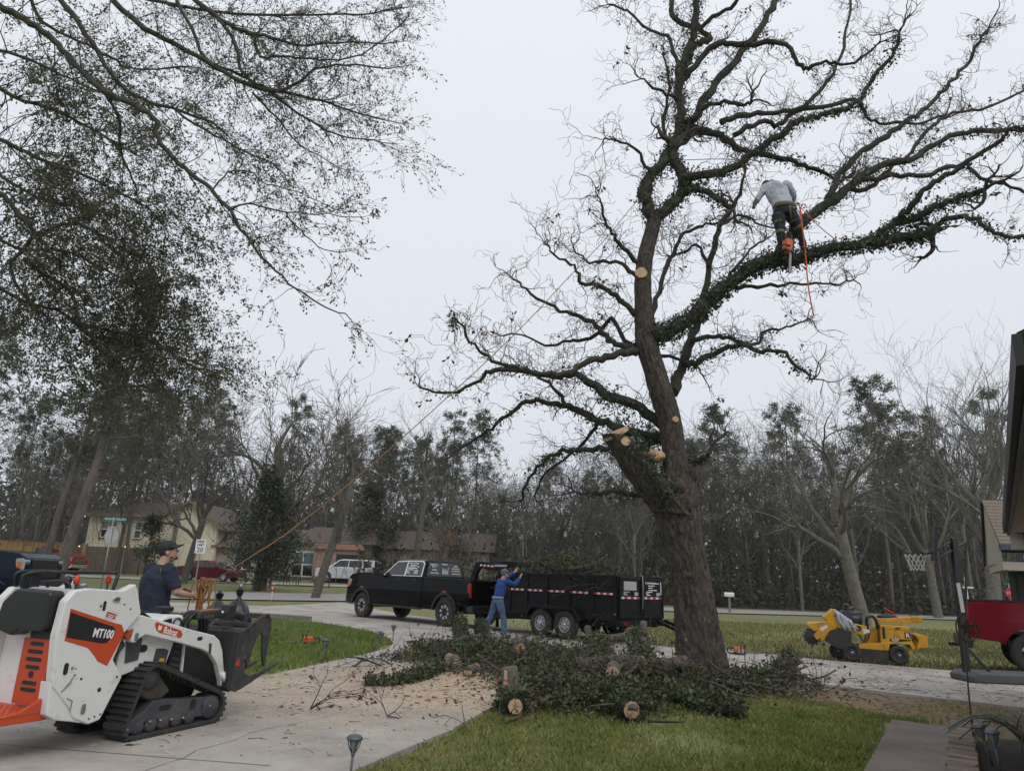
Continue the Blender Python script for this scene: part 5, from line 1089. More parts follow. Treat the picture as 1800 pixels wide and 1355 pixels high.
# the other pickups
pickup('dark blue pickup parked at the left edge, nose to the right', (at(85, 1020, 19.2).x-4.75, 18.7, 0.28), RAD(6), paint('navy_paint', (.010, .016, .030), .2), wb=3.65, tr=.43, nsp=7, trim=M_BLKP, flare=False, hw=.99, hood=1.46)
rt = pickup('red pickup parked at the right end of the drive', (11.12, 15.75, SLAB), RAD(-29), paint('red_paint', (.135, .004, .011), .24), wb=3.65, tr=.405, nsp=5, trim=M_BLKP, flare=False, hw=.99)[0]
_c = on(58, 58); pickup('small red pickup behind the big leaning pine', (_c.x-.6, 58, gz(_c.x, 58)), RAD(-6), paint('red_paint2', (.26, .012, .016), .25), wb=3.4, tr=.40, nsp=6, trim=M_CHROME, flare=False)
# ---------------------------------------------------------------- dump trailer
def trailer():
    T = thing('dump_trailer', 'black gooseneck dump trailer loaded with branches behind the black pickup', 'trailer', (2.85, 18.5, SLAB), math.atan2(.704, -.71)); M = mat('trailer_black', (.004, .004, .005), (.009, .009, .010), rough=.5, spec=.2, scale=4, c3=(.035, .032, .03), scale3=4, thr3=(.55, .8))
    # local: x forward along the trailer, near side at y = 0, far side at y = -2.05
    L, Wd, z0, z1 = 4.30, 2.05, .60, 1.62
    MB().box((L/2, -Wd/2, z0-.02), (L, Wd, .06)).build('bed_floor', M, T)
    for y, nm in ((-.03, 1), (-Wd+.03, -1)):
        s = MB().box((L/2, y, (z0+z1)/2), (L, .05, z1-z0)).build('side_wall', M, T, bevel=.008)
        MB().bar((0, y, z1+.02), (L, y, z1+.02), .09, .06).build('top_rail', M, s, bevel=.008)
        for x in (.05, .75, 1.55, 2.35, 3.1, 3.75, 4.25): MB().box((x, y+.035*nm, (z0+z1)/2), (.075, .05, z1-z0)).build('wall_post', M, s, bevel=.006)
        MB().bar((.05, y+.03*nm, 1.24), (L-.05, y+.03*nm, 1.24), .035, .05).build('wall_rib', M, s); MB().bar((.05, y+.03*nm, .98), (L-.05, y+.03*nm, .98), .025, .03).build('wall_rib', M, s)
        if nm == 1:
            for xs in (.12, .92, 1.72, 2.52, 3.22):
                for k in range(6):
                    if xs+.1*k < L-.1: MB().box((xs+.05+.1*k, y+.0525, 1.205), (.098, .004, .05)).build('reflective_tape', mat('tape_red', (.42, .012, .03), rough=.3) if k % 2 else mat('tape_white', (.62, .62, .62), rough=.3), s)
    MB().box((L-.03, -Wd/2, (z0+z1)/2+.05), (.05, Wd-.1, z1-z0+.1)).build('front_wall', M, T, bevel=.008)
    for k, (ya, yb) in enumerate(((-.04, -Wd/2+.03), (-Wd/2-.03, -Wd+.04))):      # two barn doors
        d = MB().box((-.03, (ya+yb)/2, (z0+z1)/2+.01), (.04, abs(ya-yb), z1-z0)).build('rear_door', M, T, bevel=.006)
        for y in (ya-.03, yb+.03): MB().box((-.06, y, (z0+z1)/2+.01), (.03, .06, z1-z0)).build('door_post', M, d, bevel=.005)
        for z in (z0+.05, 1.12, z1-.03): MB().box((-.058, (ya+yb)/2, z), (.022, abs(ya-yb)-.04, .06)).build('door_rib', M, d, bevel=.005)
        for q in range(6): MB().box((-.073, ya-.10-q*.135, 1.125), (.004, .13, .055)).build('reflective_tape', mat('tape_red', (.42, .012, .03)) if q % 2 else mat('tape_white', (.62, .62, .62)), d)
        yy = ya-.14
        if k == 0: MB().box((-.054, ya-.45, 1.42), (.003, .56, .22)).build('faded_sign', mat('faded_print', (.42, .42, .42)), d).scale = (1, 1, 1)
        rows = ((1.265, .26), (1.23, .12), (1.20, .18)) if k == 0 else ((1.50, .50), (1.44, .30), (1.385, .2), (1.325, .4), (1.28, .28), (1.24, .12), (1.20, .2))
        for z, w in rows: MB().box((-.053, ya-.16-w/2-(.1 if k and z > 1.3 else 0), z), (.003, w, .024)).build('printed_line', M_LET_W if k else mat('faded_print', (.42, .42, .42)), d)
        MB().box((-.053, ya-.72, 1.225), (.003, .16, .085)).build('printed_block', mat('faded_print', (.42, .42, .42)), d)
        if k == 1: MB().box((-.055, yb+.10, 1.38), (.006, .035, .34)).build('door_latch_bar', M_LET_W, d)
    text('sign_lettering', 'Dexter Tree Service', .085, M_LET_W, T, frame((-.0565, -1.17, 1.485), (0, -1, 0), (0, 0, 1)), .001, sx=.72, bold=.001)
    MB().tube([(-.09, -1.0, 1.68), (-.10, -1.0, 1.4), (-.09, -.99, .85)], .012, 6).build('door_strap', mat('strap_grey', (.35, .34, .32)), T)
    # frame, tail, ramps
    for y in (-.35, -Wd+.35): MB().box((L/2+.1, y, .47), (L+.3, .10, .16)).build('frame_rail', M, T)
    MB().box((-.05, -Wd/2, .50), (.14, Wd+.06, .14)).build('tail_beam', M, T, bevel=.01)
    for y in (-.18, -Wd+.18): MB().box((-.125, y, .50), (.012, .16, .055)).build('tail_light', M_REDL, T)
    for i, y in enumerate((-Wd+.25,)):
        r0, r1 = Vector((-.1, y, .56)), Vector((-1.75, y-.0, .03)); q = (r1-r0).normalized()
        rp = MB().bar(r0+Vector((0, .2, 0)), r1+Vector((0, .2, 0)), .05, .08).bar(r0-Vector((0, .2, 0)), r1-Vector((0, .2, 0)), .05, .08).build('ramp', M, T)
        for k in range(11): c = r0.lerp(r1, (k+.7)/11.6); MB().bar(c-Vector((0, .19, 0)), c+Vector((0, .19, 0)), .035, .03).build('ramp_rung', M, rp)
    # axles, fenders
    for k, x in enumerate((1.62, 2.48)):
        for y, s in ((.02, 1), (-Wd-.02, -1)): wheel(T, x, y, .37, .24, 'steel', s, mat('steel_rim', (.40, .40, .39), rough=.4, metal=.5), 8, hubr=.56)
        MB().cyl((x, 0, .37), (x, -Wd, .37), .06).build('axle', M_BLACK, T)
    for y, s in ((.02, 1), (-Wd-.02, -1)):
        fp = [(1.05, .50), (1.20, .74), (1.32, .80), (2.76, .80), (2.88, .74), (3.02, .50)]; fi = [(x*1.0+(.02 if x < 2 else -.02), z-.03) for x, z in fp]
        b = MB(); n = len(fp); V = [(x, y+.15*s, z) for x, z in fp]+[(x, y-.17*s, z) for x, z in fp]; b.add(V, [(i, i+1, i+1+n, i+n) for i in range(n-1)])
        b.add([(x, y+.15*s, z) for x, z in fp]+[(x, y+.15*s, z) for x, z in [(1.10, .46), (1.25, .70), (1.34, .75), (2.74, .75), (2.83, .70), (2.97, .46)]], [(i, i+1, i+1+n, i+n) for i in range(n-1)])
        o = b.build('fender', M, T); q = o.modifiers.new('solid', 'SOLIDIFY'); q.thickness = .02
    # gooseneck
    MB().prism([(L, .36), (L+.42, .36), (L+.44, 1.62), (L+.10, 1.72), (L, 1.62)], -.50, -.42).build('neck_upright', M, T, bevel=.01)
    MB().prism([(L, .36), (L+.42, .36), (L+.44, 1.62), (L+.10, 1.72), (L, 1.62)], -Wd+.42, -Wd+.50).build('neck_upright', M, T, bevel=.01)
    MB().box((L+.2, -Wd/2, .42), (.5, Wd-.3, .14)).build('front_beam', M, T, bevel=.01)
    for y in (-.46, -Wd+.46):
        n = MB().prism([(L+.05, 1.70), (L+.05, 1.90), (L+1.25, 1.98), (L+1.42, 1.94), (L+1.62, 1.50), (L+1.62, 1.28), (L+1.50, 1.28), (L+1.30, 1.72), (L+1.2, 1.78), (L+.45, 1.70)], y-.06, y+.06).build('neck_beam', M, T, bevel=.01)
        if y > -1:
            for k in range(8): MB().box((L+.58+k*.083, y+.0625, 1.835+k*.004), (.08, .004, .055)).build('reflective_tape', mat('tape_white', (.62, .62, .62)) if k % 2 else mat('tape_red', (.42, .012, .03)), n)
    MB().box((L+1.56, -Wd/2, 1.32), (.16, Wd-.86, .12)).build('neck_cross', M, T); MB().cyl((L+1.56, -Wd/2, 1.36), (L+1.56, -Wd/2, .88), .07).build('coupler', M, T)
    MB().box((L+.55, -Wd/2, 1.88), (.9, .9, .25)).build('tool_box', M, T, bevel=.02); MB().box((L+.3, -.40, 1.86), (.5, .03, .05)).build('maker_plate', mat('plate', (.45, .45, .45)), T)
    MB().bar((L+.2, -.36, .55), (L+.06, -.36, 1.2), .02, .02).build('strut', M_STEEL, T); MB().tube(cr([Vector((L+.30, -.38, .95)), Vector((L+.40, -.36, .82)), Vector((L+.22, -.36, .72)), Vector((L+.12, -.36, .70))], 3), .012, 6).build('safety_chain', M_STEEL, T)
    MB().cyl((L+.35, -.40, .1), (L+.35, -.40, .8), .05).build('jack_leg', M, T); MB().box((L+.35, -.40, .03), (.2, .2, .03)).build('jack_foot', M, T)
    MB().box((L+.1, -.385, 1.25), (.14, .01, .08)).build('registration_plate', M_LET_W, T); MB().box((L+.06, -.385, .60), (.05, .01, .05)).build('marker_light', M_REDL, T)
    return T
trailer()
# ---------------------------------------------------------------- sedan and SUV by the far house
def car(name, cat, label, loc, heading, m, prof, gh, glass, wb, tr, hw, x_r=0, nsp=10):
    T = thing(name, label, cat, loc, heading); ar = tr+.06
    P = prof[0]+archp(0, tr, ar, 190, -10, 10)+prof[1]+archp(wb, tr, ar, 190, -10, 10)+prof[2]
    o = MB().prism(P, -hw, hw).build('body', m, T, bevel=.07, seg=3)
    b = MB(); n = len(gh); zmin = min(z for _, z in gh); zmax = max(z for _, z in gh); gw = lambda z: hw-.07-.24*(z-zmin)/(zmax-zmin)
    b.add([(x, -gw(z), z) for x, z in gh]+[(x, gw(z), z) for x, z in gh], [tuple(range(n)), tuple(range(2*n-1, n-1, -1))]+[(i, i+n, (i+1) % n+n, (i+1) % n) for i in range(n)]); b.build('cabin', m, T, bevel=.05, seg=3, fix=True)
    for s in (-1, 1):
        for p in glass[0]: panel(T, p, gw, M_GLASS, 'side_window', side=s, off=.006)
        for xw in (0, wb): wheel(T, xw, s*(hw-.12), tr, .22, 'spoke', s, mat('alloy_dark', (.05, .05, .052)), nsp, hubr=.68)
        MB().box((glass[1][0], s*(hw+.07), glass[1][1]), (.12, .18, .14)).build('mirror', m, T, bevel=.03)
        q = prof[3]
        MB().prism(q[0], s*(hw-.35), s*(hw-.008)).build('headlight', mat('lamp_glass', (.30, .31, .32)), T, bevel=.02, fix=True); MB().prism(q[1], s*(hw-.4), s*(hw-.004)).build('tail_light', M_REDL, T, bevel=.02, fix=True)
        for xa in glass[2]: panel(T, [(xa-.006, .4), (xa+.006, .4), (xa+.006, zmin), (xa-.006, zmin)], lambda z: hw, M_LET_K, 'door_gap', side=s, off=.003); MB().bar((xa+.08, s*(hw+.01), zmin-.12), (xa+.28, s*(hw+.01), zmin-.12), .03, .035).build('door_handle', m, T)
    for pts in glass[3]:
        a, c = pts; MB().add([(a[0], gw(a[1])-.08, a[1]), (c[0], gw(c[1])-.10, c[1]), (c[0], -gw(c[1])+.10, c[1]), (a[0], -gw(a[1])+.08, a[1])], [(0, 1, 2, 3)]).build('windscreen', M_GLASS, T, fix=True)
    MB().box((wb/2, 0, tr), (wb-.8, hw*1.6, .22)).build('underbody', M_BLACK, T)
    return T
c = on(341, 54.0); a_ = RAD(-7)
car('sedan', 'car', 'dark red sedan parked before the beige house', (c.x, 54, gz(c.x, 54)+.05), a_, paint('maroon_paint', (.105, .008, .018), .2),
    ([(-.95, .40), (-.50, .28)], [(.42, .24), (2.25, .24)], [(3.1, .26), (3.52, .34), (3.60, .55), (3.50, .72), (3.05, .84), (2.35, .95), (-.45, 1.02), (-.88, .98), (-1.0, .72)], ([(3.25, .60), (3.54, .60), (3.40, .74), (3.15, .78)], [(-.99, .72), (-.75, .76), (-.72, .92), (-.94, .95)])),
    [(-.55, .98), (2.45, .92), (1.65, 1.36), (1.1, 1.46), (.45, 1.45), (.05, 1.36)], ([[(2.15, .98), (1.52, 1.33), (1.12, 1.39), (1.10, .99)], [(1.04, .99), (1.06, 1.39), (.5, 1.385), (.0, 1.22), (-.12, 1.02)]], (2.1, 1.02), (1.07, .1), [((2.46, .95), (1.68, 1.36)), ((-.56, 1.0), (.03, 1.36))]), 2.65, .32, .90)
c = on(575, 61.5)
car('suv', 'car', 'white SUV parked beside the brick porch', (c.x+3.05, 61.5, gz(c.x, 61)+.05), RAD(180-8), paint('white_paint', (.62, .63, .65), .3),
    ([(-1.15, .52), (-.52, .36)], [(.55, .34), (2.4, .34)], [(3.45, .38), (3.95, .45), (4.0, .75), (3.95, 1.05), (3.75, 1.12), (2.75, 1.22), (-1.1, 1.22), (-1.2, 1.0)], ([(3.65, .85), (3.98, .85), (3.94, 1.03), (3.6, 1.06)], [(-1.19, .9), (-1.0, .9), (-1.0, 1.3), (-1.15, 1.3)])),
    [(-1.12, 1.19), (2.95, 1.18), (2.05, 1.82), (1.7, 1.90), (-.85, 1.88), (-1.0, 1.80)], ([[(2.55, 1.26), (1.95, 1.78), (1.2, 1.80), (1.18, 1.26)], [(1.1, 1.26), (1.12, 1.80), (.1, 1.80), (-.02, 1.26)], [(-.2, 1.26), (-.12, 1.80), (-.72, 1.79), (-.9, 1.26)]], (2.45, 1.3), (1.14, .0), [((2.97, 1.21), (2.08, 1.80)), ((-1.13, 1.25), (-1.02, 1.78))]), 2.95, .40, .99, nsp=6)
# ---------------------------------------------------------------- stump grinder
def grinder():
    G = thing('stump_grinder', 'yellow four wheeled stump grinder with its cutter arm raised on the drive', 'stump grinder', (7.69, 16.46, SLAB), math.atan2(-.3194, .9476)); Y = mat('machine_yellow', (.50, .25, .012), (.60, .32, .02), rough=.45, scale=4, c3=(.22, .13, .04), scale3=5, thr3=(.50, .74)); D = .78
    for x in (0.02, .95):
        for y, s in ((.06, -1), (D-.06, 1)): wheel(G, x, y, .195, .17, 'steel', s, M_FRAME, 6, hubr=.52)
        MB().cyl((x, .05, .195), (x, D-.05, .195), .04).build('axle', M_BLACK, G)
    wheel(G, -.22, D*.62, .18, .15, 'steel', -1, M_FRAME, 6, hubr=.52)
    MB().prism([(.16, .27), (.76, .27), (.80, .42), (1.18, .42), (1.22, .33), (1.28, .34), (1.24, .50), (.18, .37)], .05, D-.05).build('deck', Y, G, bevel=.01)
    e = MB().prism([(.80, .40), (1.22, .44), (1.22, .74), (1.18, .80), (.80, .80), (.64, .80), (.62, .38)], .06, D-.06).build('engine_cover', Y, G, bevel=.015)
    MB().prism([(.80, .715), (1.215, .71), (1.215, .716), (.80, .721)], .055, .059).build('cover_seam', M_LET_K, e)
    MB().prism([(.80, .47), (1.205, .455), (1.205, .52), (.80, .53)], .055, .0595).build('name_plate', M_LET_K, e); text('model_lettering', 'RG37', .07, M_LET_W, e, frame((.84, .0535, .478), (1, 0, -.03), (0, 0, 1)), .001, sx=.85, bold=.002)
    q = MB().box((1.155, .057, .61), (.11, .004, .13)).build('emblem_plate', M_LET_K, e); text('emblem_lettering', 'R', .13, M_LET_W, q, frame((1.12, .0545, .565), (1, 0, 0), (0, 0, 1)), .001, bold=.003)
    MB().prism(slot(.98, .745, .10, .03), .0555, .059).build('vent', M_LET_K, e); MB().prism([(.665, .52), (.72, .52), (.72, .76), (.67, .76)], .053, .059).build('side_vent', M_BLKP, e)
    b = MB().prism([(1.30, .36), (1.52, .38), (1.54, .62), (1.46, .64), (1.28, .64), (1.36, .52)], .0, D).build('dozer_blade', Y, G, bevel=.01)
    MB().bar((1.2, .2, .38), (1.36, .2, .50), .06, .06).build('blade_arm', Y, G); MB().bar((1.2, D-.2, .38), (1.36, D-.2, .50), .06, .06).build('blade_arm', Y, G); MB().bar((1.15, .12, .24), (1.42, .12, .5), .04, .06).build('blade_arm', Y, G)
    fl = MB().prism([(.20, .02), (.74, .0), (.74, .28), (.18, .29)], .015, .03).build('chip_flap', M_RUB, G)
    # swinging cutter head
    MB().prism([(.22, .36), (.60, .36), (.58, .70), (.50, .74), (.40, .66), (.34, .44)], .25, D-.25).build('turntable', Y, G, bevel=.01)
    a = MB().prism([(-.50, .895), (-.29, 1.09), (-.24, 1.08), (-.10, .93), (.02, .80), (.16, .80), (.38, .75), (.36, .58), (.28, .555), (.10, .60), (-.02, .66), (-.28, .70)], .10, D-.12).build('boom', Y, G, bevel=.012)
    text('maker_lettering', 'RAYCO', .17, M_LET_K, a, frame((-.29, .098, .93), (.83, 0, -.55), (.5, 0, .8)), .001, sx=.8, bold=.003)
    MB().lathe([(0, 0), (.055, 0), (.06, .01)], (.20, .092, .70), (0, -1, 0), 18).build('boom_port', M_FRAME, a)
    MB().prism([(.28, .70), (.42, .69), (.42, .62), (.30, .60)], .094, .099).build('sticker', mat('sticker_white', (.6, .6, .6)), a)
    MB().prism([(-.86, .72), (-.83, .76), (-.50, .80), (-.42, .74), (-.50, .68), (-.72, .58)], .10, D-.10).build('cutter_guard', Y, G, bevel=.012)
    MB().prism([(-.75, .50), (-.68, .42), (-.52, .40), (-.24, .68), (-.36, .82), (-.44, .83)], .08, .22).build('cutter_arm', Y, G, bevel=.012); MB().prism([(-.56, .60), (-.42, .70), (-.46, .745), (-.60, .66)], .076, .0795).build('sticker', mat('sticker_white', (.6, .6, .6)), G)
    w = MB().lathe([(0, 0), (.15, 0), (.165, .02), (.165, .10), (.15, .12), (0, .12)], (-.76, .14, .47), (0, 1, 0), 20)
    for k in range(12): w.box((-.76+.165*math.cos(k*.5236), .20, .47+.165*math.sin(k*.5236)), (.06, .12, .045), (0, -k*.5236, 0))
    w.build('cutter_wheel', M_BLACK, G)
    c = MB(); P = [(-.52, .44), (-.40, .62), (-.22, .70), (.05, .62), (.02, .35), (-.05, .22), (-.24, .26), (-.42, .34)]
    c.prism(P, .02, .05); c.build('rubber_curtain', mat('curtain', (.022, .021, .02), (.05, .046, .04), rough=.85, scale=5, stretch=(4, 1, .5)), G)
    MB().prism(P, D-.06, D-.03).build('rubber_curtain', M_RUB, G)
    R = random.Random(2)      # rags over the boom
    rag = MB()
    for k in range(7):
        x = -.26+k*.05; rag.tube(cr([Vector((x, .32, 1.06-k*.03)), Vector((x+.02, .10, 1.04-k*.035)), Vector((x+.05+R.uniform(-.04, .05), .07, .86-k*.02)), Vector((x+.12+R.uniform(-.05, .08), .07, .68+R.uniform(-.06, .06)))], 4), [.03, .034, .035, .034, .034, .03, .03, .03, .028, .026, .024, .02, .018], 6)
    rag.build('grey_rag', mat('rag', (.30, .31, .35), (.42, .43, .46), rough=.95, scale=9, bump=.5), G)
    MB().ell((.10, .42, 1.00), (.26, .20, .10), 14).cyl((-.05, .40, 1.08), (.18, .40, 1.10), .075).ell((.02, .40, 1.17), (.07, .07, .06), 10).cyl((-.06, .3, .90), (.30, .3, .86), .13).build('engine_top', M_BLKP, G)
    MB().prism([(.62, .84), (1.46, .86), (1.48, .97), (1.40, 1.0), (.64, .93)], .30, D-.16).build('control_arm', Y, G, bevel=.012); MB().box((1.42, .42, .95), (.22, .26, .12)).build('control_box', Y, G, bevel=.02)
    MB().ell((.85, .42, .97), (.22, .13, .055), 12).build('navy_rag', mat('navy_cloth', (.02, .03, .06), (.045, .055, .09), rough=.95, scale=8), G)
    MB().cyl((1.02, .40, 1.02), (.80, .40, 1.16), .016, .012).build('red_handle', mat('red_plastic', (.55, .02, .02), rough=.4), G)
    for k in range(4): MB().tube(cr([Vector((.42, .16+k*.07, .62)), Vector((.40, .14+k*.06, .90)), Vector((.52, .14+k*.06, .98)), Vector((.60, .16+k*.06, .84)), Vector((.60, .18+k*.06, .70))], 4), .02, 7).build('hydraulic_hose', M_BLKP, G)
    MB().tube(cr([Vector((.42, .16, .62)), Vector((.36, .12, .46)), Vector((.28, .12, .44)), Vector((.2, .14, .58))], 4), .018, 7).build('hydraulic_hose', M_BLKP, G)
    for k in range(5): MB().cyl((1.30+.04*k, .34+.03*k, 1.0), (1.29+.045*k, .34+.03*k, 1.07), .008).build('control_lever', M_BLKP, G)
grinder()
# ================================================================ FAR HOUSE, FENCE, SIGNS, NEAR HOUSE, HOOP
M_SIDING = mat('cream_siding', (.60, .54, .40), (.66, .60, .46), rough=.8, scale=3)
M_ROOF = mat('brown_shingle', (.085, .065, .055), (.135, .105, .09), rough=.95, scale=6, stretch=(1, 1, 4), bump=.4, bscale=18)
M_BRICK = mat('red_brick', (.27, .15, .105), (.42, .29, .22), rough=.9, scale=9, stretch=(1, 1, 2.5), bump=.3)
M_TRIMB = mat('brown_trim', (.20, .145, .095), rough=.7)
M_WHT = mat('white_trim', (.62, .61, .58), rough=.6)
M_BLIND = mat('window_blind', (.055, .095, .085), (.10, .15, .135), rough=.15, scale=2, stretch=(1, 1, 20), spec=.6)
def window(parent, x, z, w, h, y, mull=2, sash=True):       # on a wall facing -y
    f = MB().box((x, y-.03, z), (w, .06, h)).build('window', M_WHT, parent)
    for k in range(mull):
        cx = x-w/2+w*(k+.5)/mull
        for j, (zz, hh) in enumerate(((z+h*.22, h*.44), (z-h*.25, h*.42)) if sash else ((z, h*.9),)): MB().box((cx, y-.064, zz), (w/mull-.12, .012, hh-.04)).build('pane', M_BLIND if j == 0 else M_GLASS, f)
    MB().box((x, y-.06, z-h/2-.05), (w+.12, .12, .07)).build('sill', M_TRIMB, f)
def house():
    b0 = on(140, 64); Z = gz(b0.x, 64)
    H = thing('beige_house', 'two storey cream house with two brown garage doors and brick porch', 'house', (b0.x, 64, Z), RAD(-3))
    # garage block: x 0..9.6, front y=0
    W1, H1, D1 = 9.2, 5.0, 8.0
    MB().box((3.1, D1/2, H1/2), (6.2, D1, H1)).build('wall', M_SIDING, H)
    gb = MB(); P = [(6.2, 0), (11.6, 0), (11.6, 4.4), (8.9, 6.3), (6.2, H1)]; gb.prism(P, .35, D1).build('gable_wall', M_SIDING, H)
    for k in range(13): MB().box((3.1, -.008, 2.5+.19*k), (6.2, .012, .022)).build('siding_lap_shade', M_TRIMB if False else mat('siding_shadow', (.40, .355, .26)), H)  # dark strips paint the shade under each siding lap
    # hip roof front, gable roof right
    r = MB(); r.add([(-.5, -.5, H1), (6.4, -.5, H1), (6.4, D1+.4, H1), (-.5, D1+.4, H1), (2.6, D1/2, 6.5), (6.4, D1/2, 6.5)], [(0, 1, 5, 4), (2, 3, 4, 5), (3, 0, 4), (1, 2, 5)]); r.build('roof', M_ROOF, H, fix=True)
    r2 = MB(); V = [(6.0, -.1, H1-.14), (8.9, -.1, 6.48), (12.3, -.1, 4.05), (6.0, D1+.3, H1-.14), (8.9, D1+.3, 6.48), (12.3, D1+.3, 4.05)]; V += [(x, y, z-.16) for x, y, z in V]
    r2.add(V, [(0, 1, 4, 3), (1, 2, 5, 4), (0, 6, 7, 1), (1, 7, 8, 2), (6, 9, 10, 7), (7, 10, 11, 8), (2, 8, 11, 5)]); r2.build('gable_roof', M_ROOF, H, fix=True)
    MB().bar((6.1, -.12, H1-.22), (8.9, -.12, 6.38), .05, .2).bar((8.9, -.12, 6.38), (12.2, -.12, 4.02), .05, .2).build('rake_board', M_TRIMB, H); MB().bar((-.5, -.5, H1-.08), (6.3, -.5, H1-.08), .06, .18).build('gutter', M_TRIMB, H)
    MB().cyl((6.15, -.12, 0), (6.15, -.12, H1-.1), .06, n=8).build('downpipe', M_TRIMB, H)
    for x, w in ((2.0, 3.5), (4.95, 1.9)):
        d = MB().box((x, -.03, 1.1), (w, .08, 2.2)).build('garage_door', mat('brown_door', (.135, .10, .068), (.155, .115, .08), rough=.6), H)
        for k in range(4): MB().box((x, -.075, .55*k+.02), (w, .01, .025)).build('door_groove', mat('groove', (.07, .05, .035)), d)
    for x in (.1, 3.9, 6.0): MB().box((x, -.08, 1.2), (.42, .3, 2.4)).build('brick_pier', M_BRICK, H)
    for x in (1.55, 4.6): window(H, x, 3.75, .62, 1.5, -.005, 1)
    for x, z in ((-.3, 4.75), (6.0, 4.75), (-.25, 2.15), (3.9, 2.25), (6.0, 2.2)):
        l = MB().ell((x, -.35, z), (.07, .07, .07), 10).build('lamp', mat('warm_bulb', (.9, .7, .4), emit=((1, .72, .35), 2.2)), H)
    # one storey wing and brick porch to the right
    MB().box((14.6, 3.9, 1.35), (6.6, 6, 2.7)).build('wing_wall', mat('tan_wall', (.33, .30, .23), (.38, .345, .27), rough=.8, scale=2), H)
    r3 = MB(); r3.add([(11.2, .3, 2.7), (18.4, .3, 2.7), (18.4, 7.4, 2.7), (11.2, 7.4, 2.7), (11.2, 3.9, 4.5), (18.4, 3.9, 4.5)], [(0, 1, 5, 4), (2, 3, 4, 5), (0, 4, 3), (1, 2, 5)]); r3.build('wing_roof', M_ROOF, H, fix=True)
    MB().bar((11.2, .28, 2.62), (18.3, .28, 2.62), .06, .16).build('gutter', M_TRIMB, H)
    window(H, 14.0, 1.55, 1.7, 1.7, .9, 2); MB().box((17.1, .87, .55), (1.6, .12, 1.1)).build('brick_base', M_BRICK, H); MB().box((17.2, .7, 1.4), (.5, .3, 2.7)).build('column', mat('tan_wall', (.33, .30, .23)), H)
    MB().box((21.6, 4.2, 1.6), (7.4, 6.4, 3.2)).build('main_wall', mat('tan_wall', (.33, .30, .23)), H); window(H, 19.3, 1.4, 1.9, 2.2, 1.0, 2)
    r4 = MB(); r4.add([(17.4, .4, 3.2), (26, .4, 3.2), (26, 8, 3.2), (17.4, 8, 3.2), (19, 4.2, 4.8), (24.5, 4.2, 4.8)], [(0, 1, 5, 4), (2, 3, 4, 5), (0, 4, 3), (1, 2, 5)]); r4.build('main_roof', M_ROOF, H, fix=True)
    MB().box((22.4, .6, 1.35), (3.9, .9, 2.7)).build('brick_porch', M_BRICK, H); MB().prism([(20.3, 2.7), (24.8, 2.7), (24.6, 3.15), (20.5, 3.15)], -.1, 1.0).build('porch_roof', mat('copper_roof', (.32, .18, .12), rough=.7), H)
    MB().box((23.4, .13, 1.15), (1.9, .06, 2.3)).build('front_door', mat('dark_door', (.018, .016, .015), rough=.5), H)
    MB().box((30.5, 5.5, 1.5), (10, 6, 3)).build('rear_wing_wall', mat('tan_wall', (.33, .30, .23)), H); r5 = MB(); r5.add([(25, 2, 3), (36, 2, 3), (36, 9, 3), (25, 9, 3), (25, 5.5, 4.8), (36, 5.5, 4.8)], [(0, 1, 5, 4), (2, 3, 4, 5), (0, 4, 3), (1, 2, 5)]); r5.build('rear_wing_roof', M_ROOF, H, fix=True)
house()
# shrubs, seats and small things before the far house
def shrub(px, Y, w, h, label):
    R = random.Random(int(px)); L = Leaves(); p = on(px, Y)
    for _ in range(500): L.add(Vector((R.gauss(0, w*.35), R.gauss(0, w*.25), abs(R.gauss(h*.5, h*.25)))), rv(R), rv(R), .12, .06)
    s = thing('shrub', label, 'shrub', p); L.build('foliage', M_EV, s); MB().cyl((0, 0, -.05), (0, 0, h*.5), .03, n=6).build('stem', M_BT[0], s)
shrub(488, 60, 2.2, .7, 'low dark shrub under the tall porch window'); shrub(500, 59.5, 1.8, .6, 'low dark shrub left of the brick porch'); shrub(668, 60, 3, 1.4, 'dark shrub behind the black pickup bonnet')
def lawn_chair(px, Y, rz, label):
    p = on(px, Y); c = thing('garden_chair', label, 'chair', p, rz, 'iron chairs on the far lawn'); m = mat('rusty_iron', (.05, .035, .028), rough=.8)
    for x, y in ((-.24, -.24), (.24, -.24), (-.24, .24), (.24, .24)): MB().cyl((x, y, 0), (x, y, .42), .02, n=6).build('leg', m, c)
    MB().box((0, 0, .43), (.54, .54, .04)).build('seat', m, c); MB().box((0, .26, .72), (.54, .03, .50)).build('backrest', m, c)
    for x in (-.26, .26): MB().bar((x, -.24, .62), (x, .25, .64), .03, .03).build('armrest', m, c)
lawn_chair(506, 52, RAD(80), 'dark iron chair left of the garden table'); lawn_chair(572, 52, RAD(-70), 'dark iron chair right of the garden table, by the slim tree')
p = on(538, 52.5); tb = thing('garden_table', 'low rusty table between the iron chairs', 'table', p); m = mat('rusty_iron', (.05, .035, .028)); MB().box((0, 0, .5), (1.5, .8, .05)).build('tabletop', m, tb)
for x in (-.65, .65):
    for y in (-.3, .3): MB().cyl((x, y, 0), (x, y, .5), .03, n=6).build('leg', m, tb)
p = on(474, 48); bb_ = thing('bird_bath', 'stone bird bath beside the magnolia trunk', 'bird bath', p); MB().lathe([(.0, 0), (.2, 0), (.1, .1), (.08, .6), (.12, .66), (.3, .75), (.32, .8), (.0, .76)], (0, 0, 0), (0, 0, 1), 14).build('basin', mat('stone', (.12, .11, .10)), bb_)
